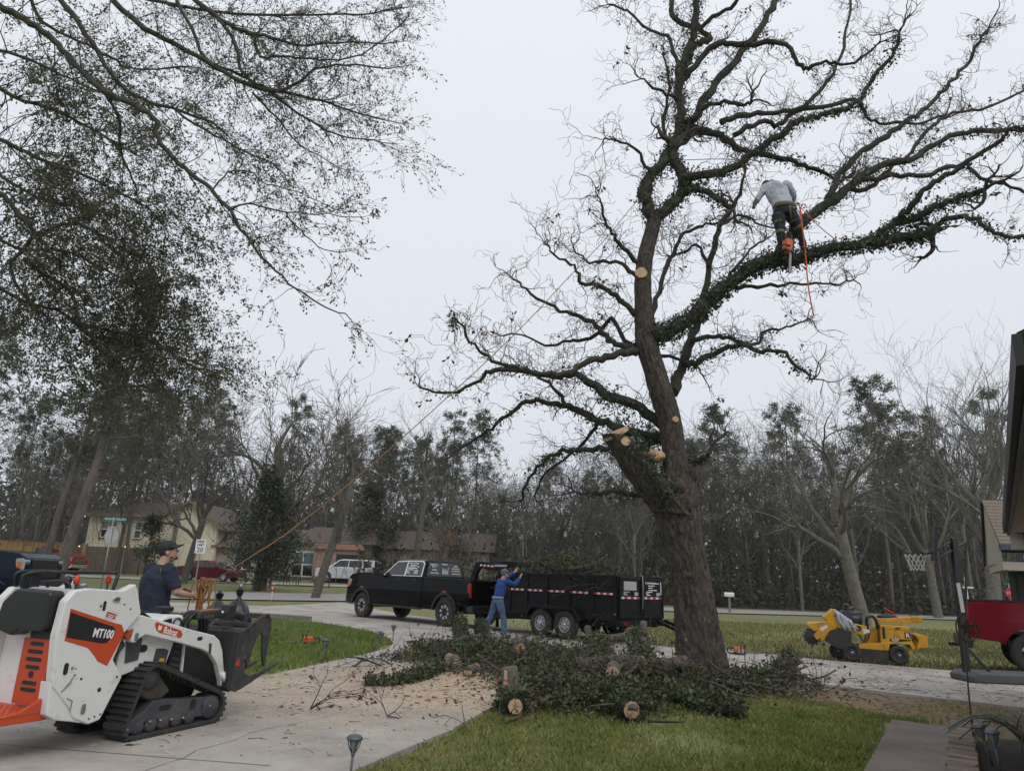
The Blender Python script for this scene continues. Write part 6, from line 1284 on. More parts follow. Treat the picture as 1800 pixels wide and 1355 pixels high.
p = on(476, 33.5); mk = thing('reflector_stake', 'red round reflector on a thin white stake at the street edge', 'marker', p); MB().cyl((0, 0, 0), (0, 0, .55), .014, n=6).build('stake', M_WHT, mk); MB().lathe([(0, -.01), (.11, -.01), (.11, .01), (0, .01)], (0, 0, .66), (0, 1, 0), 16).build('reflector', mat('reflector_red', (.5, .05, .03)), mk); MB().box((0, -.014, .66), (.05, .006, .09)).build('reflector_mark', M_WHT, mk)
p = on(243, 60); gq = thing('small_basketball_hoop', 'small dark basketball hoop beside the garage', 'basketball hoop', p); MB().cyl((-.1, 0, 0), (-.1, 0, 1.7), .04, n=8).build('pole', M_BLKP, gq); MB().prism([(-.1, 1.75), (.6, 1.85), (.68, 2.2), (.1, 2.3), (-.12, 2.05)], -.04, .04).build('backboard', M_FRAME, gq)
# timber fence at far left
def fence():
    a, b = on(-60, 62), on(148, 68); m = mat('new_timber', (.34, .20, .075), (.44, .27, .11), rough=.85, scale=2, stretch=(6, 6, .4)); F = thing('timber_fence', 'new honey coloured timber fence left of the house', 'fence', a, math.atan2(b.y-a.y, b.x-a.x)); n = (b-a).length
    H = 2.45; k = 0; x = 0
    pk = MB()
    while x < n: pk.box((x, 0, H/2), (.135, .022, H-.1+.02*math.sin(x*9))); x += .146
    pk.build('pickets', m, F)['kind'] = 'stuff'
    for i in range(int(n/2.4)+1): MB().box((i*2.4, -.06, H/2), (.1, .1, H)).build('post', m, F)
    for z in (.35, 1.2, H-.2): MB().box((n/2, -.045, z), (n, .04, .10)).build('rail', m, F)
    MB().box((n/2, -.02, H), (n, .16, .05)).build('cap', m, F)
fence()
# street signs
def signpost():
    top = at(187, 908, 33.5); base = on(170, 33.5); S = thing('street_sign', 'green street name blades above the back of a stop sign', 'street sign', (base.x+.12, 33.5, base.z)); h = top.z-base.z
    grn = mat('sign_green', (.008, .10, .075), rough=.4); MB().cyl((0, 0, -.1), (0, 0, h), .034, n=8).build('post', M_STEEL, S)
    a = MB().box((.05, 0, h-.09), (1.0, .012, .2)).build('name_blade', grn, S, rot=(0, 0, RAD(3))); text('blade_lettering', 'HICKORY HOLLOW', .125, M_LET_W, a, frame((-.40, -.0075, h-.135), (1, 0, 0), (0, 0, 1)), .0005, sx=.86, bold=.001)
    c = MB().box((.0, .0, h-.32), (.58, .02, .19)).build('name_blade', mat('sign_green_dark', (.005, .05, .035), rough=.4), S, rot=(0, 0, RAD(-28))); text('blade_lettering', 'TREE LINE', .10, mat('dim_letter', (.25, .3, .28)), c, frame((-.25, -.012, h-.355), (1, 0, 0), (0, 0, 1)), .0005, sx=.85)
    q = MB().lathe([(0, .0), (.38, 0), (.38, .004), (0, .004)], (0, .05, h-.85), (0, 1, 0), 8, False).build('stop_sign_back', mat('sign_back', (.42, .43, .44), rough=.4, metal=.3), S, rot=(0, 0, RAD(-12)))
    base = on(334, 32.0); top = at(346, 948, 32.0); S = thing('speed_limit_sign', 'white SPEED LIMIT 20 sign on a thin steel post', 'traffic sign', (base.x+.10, 32.0, base.z)); h = top.z-base.z
    MB().bar((0, 0, -.1), (0, 0, h-.05), .045, .03, (0, 1, 0)).build('post', M_STEEL, S); pl_ = MB().box((.0, -.03, h-.29), (.44, .008, .60)).build('plate', mat('sign_white', (.68, .68, .68), rough=.4), S, bevel=.003)
    for s_, z, sz, sx in (('SPEED', h-.13, .135, .92), ('LIMIT', h-.27, .135, .92), ('20', h-.53, .29, 1.0)): text('sign_lettering', s_, sz, M_LET_K, pl_, frame((0, -.0355, z), (1, 0, 0), (0, 0, 1)), .0005, 'CENTER', sx=sx, bold=.004)
signpost()
p = on(1283, 47.0); mb2 = thing('mailbox', 'white mailbox on a post beside the far street', 'mailbox', p); MB().box((0, 0, .5), (.12, .12, 1.0)).build('post', mat('grey_wood', (.16, .15, .13)), mb2); MB().prism([(-.14, 1.0), (.14, 1.0), (.14, 1.16), (.08, 1.26), (-.08, 1.26), (-.14, 1.16)], -.3, .3).build('box', M_WHT, mb2, rot=(0, 0, RAD(80)))
p = on(1705, 56); cx = thing('white_cross', 'tall thin white cross by the far woods', 'cross', p); MB().box((0, 0, 1.5), (.14, .1, 3.0)).build('upright', M_WHT, cx); MB().box((0, 0, 2.25), (1.1, .09, .14)).build('arm', M_WHT, cx)
p = on(1782, 54); st = thing('stop_sign', 'small red stop sign with green blade far right', 'street sign', p); MB().cyl((0, 0, 0), (0, 0, 2.6), .04, n=8).build('post', M_STEEL, st); MB().lathe([(0, 0), (.38, 0), (.38, .02), (0, .02)], (0, -.05, 1.95), (0, 1, 0), 8, False).build('plate', mat('stop_red', (.45, .02, .03)), st); text('plate_lettering', 'STOP', .24, M_LET_W, st, frame((0, -.056, 1.87), (1, 0, 0), (0, 0, 1)), .001, 'CENTER'); MB().box((-.1, 0, 2.6), (.6, .02, .2)).build('name_blade', mat('sign_green', (.008, .10, .075)), st)
gr_ = thing('guard_rail', 'white two rail fence at the far right', 'fence', on(1775, 55)); 
for z in (.45, .75): MB().box((1.5, 0, z), (7, .05, .12)).build('rail', M_WHT, gr_)
for x in (-1.8, .6, 3, 4.8): MB().box((x, .04, .4), (.12, .1, .85)).build('post', M_WHT, gr_)
# ---------------------------------------------------------------- the near house at the right
def near_house():
    H = thing('near_house', 'corner of the brown shingled house at the right edge', 'house', (13.0, 17.5, 0)); o = Vector((13.0, 17.5, 0))
    sof = mat('beige_soffit', (.34, .30, .25), (.38, .34, .285), rough=.8, scale=2); fas = mat('slate_fascia', (.045, .055, .075), rough=.5); drk = mat('dark_edge', (.018, .017, .018), rough=.6); shi = mat('tan_shingle', (.135, .105, .08), (.20, .16, .125), rough=.95, scale=14, bump=.4)
    # porch gable: eaves at Y=11.5 and 14.5, ridge at Y=13
    A, D_, E_ = at(1725, 879, 19.0), at(1755, 956, 17.5), at(1733, 992, 20.5)
    xg = A.x; zr, ze = A.z, D_.z
    xl = D_.x; W_ = 6.0
    def P(x, y, z): return Vector((x, y, z))-o
    rows = 13
    sh = MB()
    for k in range(rows):
        t0, t1 = k/rows, (k+1)/rows
        y0, y1 = 17.45+1.55*t0, 17.45+1.55*t1; z0, z1 = ze+(zr-ze)*t0, ze+(zr-ze)*t1; xa = xl+(xg-xl)*t0; xb = xl+(xg-xl)*t1
        sh.add([P(xa, y0, z0+.022), P(xa+W_, y0, z0+.022), P(xb+W_, y1, z1+.004), P(xb, y1, z1+.004), P(xa, y0, z0), P(xa+W_, y0, z0)], [(0, 1, 2, 3), (4, 5, 1, 0)])
    sh.build('shingle_courses', shi, H)['kind'] = 'stuff'
    MB().add([P(xl, 17.47, ze-.01), P(xl+W_, 17.47, ze-.01), P(xg+W_, 19, zr-.01), P(xg, 19, zr-.01), P(E_.x+W_, 20.6, ze), P(E_.x, 20.6, ze)], [(0, 1, 2, 3), (3, 2, 4, 5)]).build('roof_deck', drk, H)
    MB().add([P(xl+.03, 17.5, ze-.02), P(xg+.03, 19, zr-.02), P(E_.x+.03, 20.5, E_.z+.1), P(E_.x+.03, 20.5, E_.z-.05), P(xl+.12, 17.6, E_.z-.05)], [(0, 1, 2, 3, 4)]).build('gable_wall', sof, H)
    MB().bar(P(xg, 19, zr-.03), P(E_.x, 20.55, E_.z), .05, .12).build('rake_board', drk, H)
    MB().bar(P(xl-.02, 17.44, ze-.07), P(xl+W_, 17.44, ze-.07), .06, .13).build('eave_fascia', fas, H)
    q = [(xl+.1, 17.6), (E_.x+.05, 20.45), (E_.x+W_, 20.45), (xl+W_, 17.6)]
    MB().add([P(a, b, E_.z-.24) for a, b in q]+[P(a, b, E_.z-.04) for a, b in q], [(0, 1, 2, 3), (7, 6, 5, 4), (0, 4, 5, 1), (1, 5, 6, 2), (2, 6, 7, 3), (3, 7, 4, 0)]).build('porch_beam', sof, H, fix=True)
    for px, Y in ((1789, 18.7), (1806, 18.2)):
        q = at(px, 1040, Y); MB().box(P(q.x, Y, (E_.z-.2)/2), (.22, .22, E_.z-.2)).build('porch_post', drk, H, bevel=.01)
    # long eave of the main roof running towards the camera
    e0, e1 = at(1766, 935, 11.6), at(1788, 597, 3.05); zz = (e0.z+e1.z)/2; e0.z = e1.z = zz; d = (e1-e0).normalized(); side = Vector((-d.y, d.x, 0)); side = side if side.x > 0 else -side
    e2 = e1+d*.02; off = side*.045
    MB().bar(P(*e0), P(*e2), .04, .15).build('fascia', drk, H); MB().bar(P(*(e0+off-Vector((0, 0, .03)))), P(*(e2+off-Vector((0, 0, .03)))), .04, .16).build('inner_fascia', fas, H)
    q = [e0+off*1.6, e2+off*1.6, e2+side*.75, e0+side*.75]; q = [p-Vector((0, 0, .09)) for p in q]
    MB().add([P(*p) for p in q]+[P(*(p+Vector((0, 0, .03)))) for p in q], [(0, 1, 2, 3), (7, 6, 5, 4), (0, 4, 5, 1), (1, 5, 6, 2), (2, 6, 7, 3), (3, 7, 4, 0)]).build('soffit', sof, H)
    w0, w2 = e0+side*.75, e2+side*.75; MB().add([P(w0.x, w0.y, zz), P(w2.x, w2.y, zz), P(w2.x, w2.y, 0), P(w0.x, w0.y, 0)], [(0, 1, 2, 3)]).build('house_wall', sof, H)
    MB().box(P(e0.x+side.x*.4, e0.y+side.y*.4-.05, zz-.22), (.7, .3, .22)).build('soffit_return', sof, H)
    up_ = Vector((0, 0, 1)); MB().add([P(*(e0+up_*.08)), P(*(e2+up_*.08)), P(*(e2+side*3+up_*1.4)), P(*(e0+side*3+up_*1.4))], [(0, 1, 2, 3)]).build('main_roof', shi, H)
near_house()
# ---------------------------------------------------------------- portable basketball hoop
def hoop():
    b = gp(1700, 1196, SLAB); Hh = thing('basketball_hoop', 'black portable basketball hoop with white net on the drive', 'basketball hoop', (b.x, b.y, SLAB)); o = Vector((b.x, b.y, SLAB))
    MB().prism([(-.10, 0), (1.55, 0), (1.55, .13), (1.45, .17), (0, .17), (-.10, .11)], -.35, .35).build('base_tank', mat('tank_grey', (.050, .055, .062), (.07, .075, .08), rough=.6), Hh, bevel=.03)
    Y = b.y
    def L(px, py, dy=0): return at(px, py, Y+dy)-o
    MB().bar(L(1700, 1188), L(1676, 947), .10, .10).build('pole', M_BLKP, Hh); MB().bar(L(1693, 1076, -.06), L(1684, 1024, -.06), .07, .01, (0, 1, 0)).build('pole_label', mat('label_grey', (.40, .40, .41)), Hh)
    MB().bar(L(1696, 1135), L(1757, 1198), .035, .035).build('brace', M_BLKP, Hh)
    MB().bar(L(1676, 949), L(1645, 968), .045, .03).bar(L(1697, 953), L(1645, 984), .045, .03).build('arm', M_BLKP, Hh); MB().bar(L(1698, 953), L(1698, 1085), .03, .03).build('strut', M_BLKP, Hh)
    bd = at(1642, 955, Y)-o; M_ = Matrix.Rotation(RAD(-3), 3, 'Y')
    bo = MB().box((0, 0, 0), (.045, 1.12, .62)).build('backboard', M_BLKP, Hh, loc=bd, rot=(0, RAD(7), RAD(-27)), bevel=.01)
    for z in (-.28, .28): MB().box((.03, 0, z), (.05, 1.12, .04)).build('backboard_rim', M_FRAME, bo)
    c = at(1609, 973, Y)-o; r = .195
    MB().tube([c+Vector((r*math.cos(t*.3927), r*math.sin(t*.3927), 0)) for t in range(17)], .011, 6).build('rim', M_BLKP, Hh); MB().bar(c+Vector((r, 0, 0)), bd+Vector((0, 0, -.15)), .04, .03).build('rim_bracket', M_BLKP, Hh)
    net = MB(); n = 12; lv = [(.195, 0), (.165, -.09), (.135, -.17), (.118, -.25), (.112, -.31)]
    for k in range(n):
        for i in range(4):
            for s in (-.5, .5):
                a0 = 6.2832*(k+.5*(i % 2))/n; a1 = 6.2832*(k+.5*(i % 2)+s)/n; p = c+Vector((lv[i][0]*math.cos(a0), lv[i][0]*math.sin(a0), lv[i][1])); q = c+Vector((lv[i+1][0]*math.cos(a1), lv[i+1][0]*math.sin(a1), lv[i+1][1])); net.tube([p, q], .007, 4, False)
    net.build('net', mat('net_white', (.6, .6, .58), rough=.9), Hh)['kind'] = 'stuff'
hoop()
def star_stake():
    b = gp(1712, 1311, 0); S = thing('star_garden_stake', 'thin garden stake with rusty star in a ring in front of the red pickup', 'garden ornament', b); m = mat('rust_iron', (.055, .036, .028), (.09, .06, .045), rough=.8, scale=12); Y = b.y
    def L(px, py): return at(px, py, Y)-b
    MB().tube([Vector((0, 0, -.1)), L(1704, 1230), L(1694, 1120)], .0085, 6).build('rod', m, S)
    c = L(1699, 1103); r = .115; MB().tube([c+Vector((r*math.cos(t*.2618), 0, r*1.25*math.sin(t*.2618))) for t in range(25)], .008, 6).build('ring', m, S)
    P = [];
    for k in range(10): a = math.pi/2+k*math.pi/5; q = (r*.88 if k % 2 == 0 else r*.36); P.append((c.x+q*math.cos(a), c.z+q*1.15*math.sin(a)))
    MB().prism(P, c.y-.008, c.y+.008).build('star', m, S); MB().tube(cr([L(1708, 1092), L(1712, 1112), L(1719, 1106), L(1720, 1098)], 4), .007, 6).build('hook', m, S)
star_stake()
# solar path lights
def path_light(px, py, h, tilt, label, z=0.0):
    p = gp(px, py, z); S = thing('solar_path_light', label, 'garden light', p, 0, 'solar lights along the drive'); S.rotation_euler = tilt; m = mat('pewter', (.085, .095, .105), rough=.45, metal=.3); s = h/.42
    MB().cyl((0, 0, -.06), (0, 0, .26*s), .011*s, n=8).build('stem', m, S); MB().lathe([(.012*s, .25*s), (.022*s, .28*s), (.012*s, .285*s)], (0, 0, 0), (0, 0, 1), 12).build('collar', m, S)
    MB().lathe([(.018*s, .285*s), (.045*s, .36*s), (.048*s, .385*s)], (0, 0, 0), (0, 0, 1), 12).build('lens', mat('lens_grey', (.22, .23, .24), rough=.2), S)
    for k in range(6): a = k*1.047; MB().tube([(math.cos(a)*.02*s, math.sin(a)*.02*s, .285*s), (math.cos(a)*.05*s, math.sin(a)*.05*s, .34*s), (math.cos(a)*.055*s, math.sin(a)*.055*s, .39*s)], .004*s, 4).build('cage_rib', m, S)
    MB().lathe([(0, .385*s), (.072*s, .385*s), (.07*s, .398*s), (.05*s, .415*s), (.02*s, .425*s), (0, .426*s)], (0, 0, 0), (0, 0, 1), 16).build('cap', m, S)
path_light(613, 1386, .36, (0, RAD(2), 0), 'large solar light at the drive edge in the foreground'); path_light(567, 1168, .42, (0, RAD(1), 0), 'solar light on the island lawn nearest the grapple'); path_light(654, 1147, .44, (0, RAD(22), 0), 'leaning solar light near the island tip')
path_light(690, 1130, .40, (0, 0, 0), 'solar light at the very tip of the island lawn'); path_light(1745, 1345, .37, (0, RAD(-14), 0), 'left one of two tilted solar lights in the mulch bed'); path_light(1760, 1362, .37, (0, RAD(-5), 0), 'right one of two solar lights in the mulch bed')
# cycad fronds in the bed
def fronds():
    p = gp(1830, 1345, 0); S = thing('sago_palm', 'spiky grey green palm at the lower right corner', 'plant', p); R = random.Random(8); L = Leaves(); T = MB()
    for k in range(16):
        a = 6.28*k/16; d = Vector((math.cos(a), math.sin(a), 0)); P = cr([Vector((0, 0, .05)), d*.25+Vector((0, 0, .32)), d*.5+Vector((0, 0, .36)), d*.75+Vector((0, 0, .2))], 5); T.tube(P, .006, 4)
        for i in range(2, len(P)-1):
            for s in (-1, 1):
                for j in range(3): q = P[i].lerp(P[i+1], j/3); t = (P[i+1]-P[i]).normalized(); w = t.cross(Vector((0, 0, 1))).normalized()*s; L.add(q, (w+t*.6+Vector((0, 0, .15))).normalized(), Vector((0, 0, 1)), .15, .010)
    T.build('stalks', M_EV, S); L.build('leaflets', leafmat('sago_leaf', (.03, .05, .03), (.06, .085, .055), rough=.4), S)
fronds()
# ================================================================ PEOPLE
M_SKIN = mat('skin', (.40, .22, .155), (.47, .275, .20), rough=.55, scale=9)
def etube(b, pts, lat, wid, dep, n=16):
    pts = [Vector(p) for p in pts]; lat = Vector(lat).normalized(); o = len(b.v); k = len(pts)
    for i, c in enumerate(pts):
        d = (pts[min(k-1, i+1)]-pts[max(0, i-1)]).normalized(); l = (lat-d*lat.dot(d)).normalized(); f = d.cross(l)
        for j in range(n): t = 6.28319*j/n; b.v.append(tuple(c+l*(wid[i]*math.cos(t))+f*(dep[i]*math.sin(t))))
    for i in range(k-1):
        for j in range(n): b.f.append((o+i*n+j, o+i*n+(j+1) % n, o+(i+1)*n+(j+1) % n, o+(i+1)*n+j)); b.sm.append(True)
    b.f.append(tuple(o+j for j in range(n))[::-1]); b.f.append(tuple(o+(k-1)*n+j for j in range(n))); b.sm += [True]*2
def hand(b, w, d, pn, side, curl=.9):     # wrist, direction, palm normal
    w, d, pn = Vector(w), Vector(d).normalized(), Vector(pn); pn = (pn-d*pn.dot(d)).normalized(); l = d.cross(pn)*side
    etube(b, [w-d*.01, w+d*.03, w+d*.075, w+d*.095], l, [.027, .036, .043, .038], [.02, .018, .016, .013], 10)
    for k, (off, ln) in enumerate(((-.032, .072), (-.011, .082), (.011, .077), (.031, .060))):
        p = w+d*.088+l*off; q = [p]; dd = d.copy(); ax = d.cross(pn)
        for j, s in enumerate((.45, .32, .25)): dd = (dd+pn*curl*(.55 if j == 0 else .8)).normalized(); q.append(q[-1]+dd*ln*s)
        b.tube([p-d*.02]+q, [.0105, .0105, .0095, .0088, .007], 7)
    p = w+d*.03-l*.03; b.tube([p, p-l*.022+d*.025+pn*.012, p-l*.024+d*.055+pn*.03, p-l*.012+d*.075+pn*.042], [.014, .0125, .0105, .008], 7)
def head(b, c, f, u):
    f = Vector(f).normalized(); u = Vector(u); u = (u-f*u.dot(f)).normalized(); l = u.cross(f); R = Matrix((f, l, u)).transposed(); P = lambda x, y, z: c+f*x+l*y+u*z
    b.ell(P(-.008, 0, .035), (.098, .078, .088), 18, R); b.ell(P(.022, 0, -.045), (.066, .060, .072), 14, R); b.ell(P(.058, 0, -.085), (.028, .032, .026), 10, R)
    b.tube([P(.088, 0, .015), P(.106, 0, -.018), P(.110, 0, -.034)], [.009, .014, .013], 8); b.ell(P(.082, 0, -.063), (.016, .026, .007), 10, R); b.ell(P(.081, 0, -.073), (.015, .023, .007), 10, R); b.ell(P(.078, 0, .022), (.018, .055, .012), 10, R)
    for s in (-1, 1): b.ell(P(-.005, s*.080, -.012), (.022, .010, .032), 10, R); b.ell(P(.065, s*.036, -.025), (.022, .022, .025), 10, R)
    return R, P
def person(label, loc, rz, J, shirt, pants, shoes, sleeve='short', belt=None, cap=None, beard=None, hair=(.03, .022, .016), fat=1.0, fist=(.9, .9), hand_dir=None, bare_head=True):
    T = thing('person', label, 'person', loc, rz); V = {k: Vector(v) for k, v in J.items()}
    lat = (V['shL']-V['shR']).normalized(); hl = (V['hipL']-V['hipR']).normalized()
    spine = [V['pelvis']+Vector((0, 0, -.06)), V['pelvis']+Vector((0, 0, .03)), V['waist'], V['chest']-(V['chest']-V['waist'])*.4, V['chest'], V['chest'].lerp(V['neck'], .65), V['neck']]
    def limbs(b, legs=True, arms=True, g=0.0, arm_to=1.0):
        if legs:
            for s in 'LR':
                h, k, a = V['hip'+s], V['knee'+s], V['ank'+s]; b.tube([h+(h-k).normalized()*.02, h.lerp(k, .3), h.lerp(k, .75), k, k.lerp(a, .28), k.lerp(a, .7), a], [.092*fat+g, .086*fat+g, .062+g, .056+g, .060+g, .043+g*1.4, .038+g*1.8], 14)
        if arms:
            for s in 'LR':
                p, e, w = V['sh'+s], V['el'+s], V['wr'+s]; P = [p, p.lerp(e, .35), e, e.lerp(w, .3), w]; r = [.058*fat+g, .050*fat+g, .041+g, .043+g, .028+g]
                if arm_to < 1: P = [p, p.lerp(e, .4), p.lerp(e, .85)]; r = [.064*fat+g, .060*fat+g, .060+g]
                b.tube(P, r, 12)
    B = MB()
    etube(B, spine, lat, [.15*fat, .155*fat, .14*fat, .155*fat, .17*fat, .12, .056], [.10*fat, .105*fat, .10*fat, .112*fat, .115*fat, .085, .056])
    for s in 'LR': B.ell(V['sh'+s]-(V['sh'+s]-V['chest'])*.12, .066*fat, 12)
    limbs(B); B.tube([V['neck']-(V['head']-V['neck'])*.3, V['neck'].lerp(V['head'], .6)], [.060, .054], 12)
    R, P = head(B, V['head'], V['face'], V.get('up', Vector((0, 0, 1))))
    for s, sd in (('L', 1), ('R', -1)):
        fd = (V['wr'+s]-V['el'+s]).normalized(); d = Vector(hand_dir[s][0]) if hand_dir else fd; pn = Vector(hand_dir[s][1]) if hand_dir else Vector((0, -sd, -.3)); hand(B, V['wr'+s], d, pn, sd, fist[0])
    for s in 'LR': B.tube([V['ank'+s], V['ank'+s]-Vector((0, 0, .05)), V['toe'+s]-Vector((0, 0, .0))], [.04, .04, .03], 10)
    B.build('body', M_SKIN, T, remesh=.0085, smooth=2)
    # eyes
    for s in (-1, 1): MB().ell(P(.083, s*.032, .004), (.010, .012, .010), 10).build('eye', mat('eye_white', (.65, .62, .6), rough=.2), T); MB().ell(P(.091, s*.032, .004), (.004, .006, .006), 8).build('pupil', M_LET_K, T)
    S = MB(); g = .014
    etube(S, spine[:-1]+[V['neck']-(V['neck']-V['chest'])*.12], lat, [.168*fat, .172*fat, .165*fat, .178*fat, .188*fat, .138, .072], [.12*fat, .125*fat, .125*fat, .132*fat, .132*fat, .10, .072])
    for s in 'LR': S.ell(V['sh'+s]-(V['sh'+s]-V['chest'])*.10, .076*fat, 12)
    limbs(S, False, True, .013, 1.0 if sleeve == 'long' else .5)
    o = S.build('shirt', shirt, T, remesh=.011, smooth=3)
    tx = bpy.data.textures.get('folds') or bpy.data.textures.new('folds', 'CLOUDS'); tx.noise_scale = .11; tx.noise_depth = 2
    q = o.modifiers.new('folds', 'DISPLACE'); q.texture = tx; q.strength = .036; q.mid_level = .5
    Q = MB(); etube(Q, [V['pelvis']+Vector((0, 0, .07)), V['pelvis'], V['pelvis']-Vector((0, 0, .08))], hl, [.168*fat, .182*fat, .16*fat], [.122*fat, .134*fat, .125*fat]); limbs(Q, True, False, .017)
    o = Q.build('trousers', pants, T, remesh=.011, smooth=3); q = o.modifiers.new('folds', 'DISPLACE'); q.texture = tx; q.strength = .042; q.mid_level = .5
    for s in 'LR':
        a, t = V['ank'+s], V['toe'+s]; d = (t-a); d.z = 0; d.normalize(); K = MB(); K.tube([a+Vector((0, 0, .06)), a-Vector((0, 0, .02)), a-Vector((0, 0, .055))], [.056, .054, .05], 12); K.ell(a+d*.06-Vector((0, 0, .055)), (.13, .05, .045), 14, d.to_track_quat('X', 'Z').to_matrix()); K.ell(a-d*.02-Vector((0, 0, .05)), (.06, .046, .05), 12)
        K.build('boot', shoes, T, remesh=.01, smooth=2)
    if belt: b = MB(); etube(b, [V['pelvis']+Vector((0, 0, .055)), V['pelvis']+Vector((0, 0, .095))], hl, [.188*fat]*2, [.14*fat]*2, 20); b.build('belt', belt, T)
    hb = MB(); hb.ell(P(-.022, 0, .03), (.094, .083, .085), 16, R); hb.build('hair', mat('hair_%.3f' % hair[0], hair, tuple(v*1.8 for v in hair), rough=.7, scale=60), T)
    if beard: bb = MB(); bb.ell(P(.060, 0, -.090), (.030, .034, .026), 12, R); bb.ell(P(.024, 0, -.066), (.045, .061, .026), 12, R); bb.build('beard', beard, T)
    if cap:
        c = MB(); c.ell(P(-.008, 0, .058), (.110, .090, .082), 20, R, 10); Rb = R @ Matrix.Rotation(RAD(6), 3, 'Y')
        co = c.build('cap', cap, T)
        br = MB(); n = 12; V_ = []
        for i in range(n+1):
            a = -1.25+2.5*i/n; V_ += [P(.085*math.cos(a)+.005, .086*math.sin(a), .052), P(.065+.115*math.cos(a), .082*math.sin(a), .040-.02*abs(math.sin(a)))]
        br.add(V_, [(2*i, 2*i+2, 2*i+3, 2*i+1) for i in range(n)], True); q = br.build('cap_brim', cap, co); q.modifiers.new('solid', 'SOLIDIFY').thickness = .008
        MB().ell(P(-.008, 0, .142), (.009, .009, .006), 8).build('cap_button', cap, co)
    return T, V
def cloth(name, c, k=1.5): return mat(name, c, tuple(v*k for v in c), rough=.95, scale=7, bump=.35, bscale=26)
# operator beside the loader, looking up along the rope
OP = at(283, 1000, 8.75); OPH = RAD(52)
op, opV = person('man in navy T-shirt and dark cap holding the rope beside the loader', (OP.x, 8.75, 0.02), OPH, dict(pelvis=(0, 0, .95), waist=(-.02, 0, 1.10), chest=(-.025, 0, 1.34), neck=(.015, 0, 1.515), head=(.055, -.01, 1.655), face=(.72, -.55, .30), up=(-.25, .05, 1),
    shL=(-.01, .205, 1.45), shR=(-.01, -.205, 1.45), elL=(.10, .29, 1.20), elR=(.07, -.30, 1.19), wrL=(.32, .06, 1.20), wrR=(.32, -.22, 1.16), hipL=(0, .095, .92), hipR=(0, -.095, .92), kneeL=(.03, .12, .49), kneeR=(.02, -.13, .49), ankL=(-.02, .14, .10), ankR=(-.02, -.15, .10), toeL=(.17, .17, .03), toeR=(.16, -.20, .03)),
    cloth('navy_tee', (.016, .021, .038)), cloth('dark_jeans', (.02, .024, .034)), M_BLKP, 'short', cap=cloth('charcoal_cap', (.022, .024, .024)), beard=mat('beard', (.075, .048, .035), (.045, .03, .022), rough=.95, scale=80), fat=1.26)
# worker loading the trailer
WK = gp(878, 1121, SLAB); WKH = RAD(33)
person('man in blue long sleeved shirt and jeans pushing branches into the trailer', (WK.x, WK.y, SLAB), WKH, dict(pelvis=(-.10, 0, .93), waist=(-.07, 0, 1.07), chest=(-.01, 0, 1.30), neck=(.04, 0, 1.47), head=(.09, 0, 1.595), face=(1, -.1, -.02), up=(-.05, 0, 1),
    shL=(.04, .19, 1.41), shR=(.04, -.19, 1.41), elL=(.27, .20, 1.48), elR=(.27, -.22, 1.34), wrL=(.46, .12, 1.64), wrR=(.46, -.16, 1.50), hipL=(-.10, .09, .90), hipR=(-.10, -.09, .90), kneeL=(-.22, .14, .49), kneeR=(.02, -.13, .48), ankL=(-.50, .20, .10), ankR=(.02, -.18, .09), toeL=(-.36, .24, .03), toeR=(.20, -.20, .03)),
    cloth('blue_shirt', (.016, .055, .20)), cloth('blue_jeans', (.062, .105, .17), 1.7), mat('brown_boot', (.05, .035, .025), rough=.8), 'long', belt=mat('white_belt', (.35, .35, .36)), cap=cloth('grey_cap', (.10, .105, .12)), hair=(.10, .095, .09), fat=.98, hand_dir={'L': ((.5, -.1, .85), (.8, 0, -.2)), 'R': ((.45, .1, .9), (.8, 0, -.2))}, fist=(.35, .35))
# climber standing on the ivy limb, back to us, bent to the left
CY = OY-.78; CB = at(1392, 452, CY)
def cj(px, py, dy=0): return at(px, py, CY+dy)-CB
climb, clV = person('climber in pale shirt and harness bent over on the ivy covered limb', CB, 0, dict(pelvis=cj(1380, 373, .0), waist=cj(1374, 357, .03), chest=cj(1364, 335, .10), neck=cj(1355, 321, .26), head=cj(1347, 327, .42), face=(-.45, .6, -.65), up=(-.3, .6, .75),
    shL=cj(1346, 329, .16), shR=cj(1384, 324, .14), elL=cj(1331, 352, .18), elR=cj(1397, 346, .22), wrL=cj(1326, 360, .42), wrR=cj(1388, 362, .42), hipL=cj(1369, 380, .0), hipR=cj(1390, 378, .02), kneeL=cj(1372, 412, -.10), kneeR=cj(1404, 402, .05), ankL=cj(1378, 452, -.02), ankR=cj(1412, 432, .14), toeL=cj(1371, 458, .14), toeR=cj(1418, 437, .30)),
    cloth('pale_grey_shirt', (.36, .38, .43), 1.25), cloth('dark_work_trousers', (.014, .017, .021)), M_BLKP, 'long', fat=1.24)
har = mat('olive_webbing', (.085, .075, .035), (.13, .115, .06), rough=.9, scale=20)
b = MB(); lo_ = []; etube(b, [clV['pelvis']+Vector((0, 0, .06)), clV['pelvis']+Vector((0, 0, .15))], clV['hipL']-clV['hipR'], [.235, .225], [.18, .175], 22)
for s in 'LR':
    h, k = clV['hip'+s], clV['knee'+s]
    for t in (.42, .95): p = h.lerp(k, t); d = (k-h).normalized(); MB().tube([p-d*.035, p+d*.035], [.128-.04*t, .126-.04*t], 14).build('leg_loop', har, climb)
b.build('harness', har, climb)
bt = MB().tube([clV['pelvis']+Vector((.02, -.15, .10)), clV['pelvis']+Vector((.03, -.17, -.05)), clV['pelvis']+Vector((.04, -.16, -.22))], .018, 8).build('harness_strap', har, climb)
text('shirt_lettering', 'TREE\nSERVICE', .085, mat('shirt_print', (.10, .11, .13)), climb, frame(clV['chest'].lerp(clV['waist'], -.05)+Vector((-.14, -.168, .07)), (1, -.10, -.12), (-.20, .42, 1)), .0005, sx=.9)
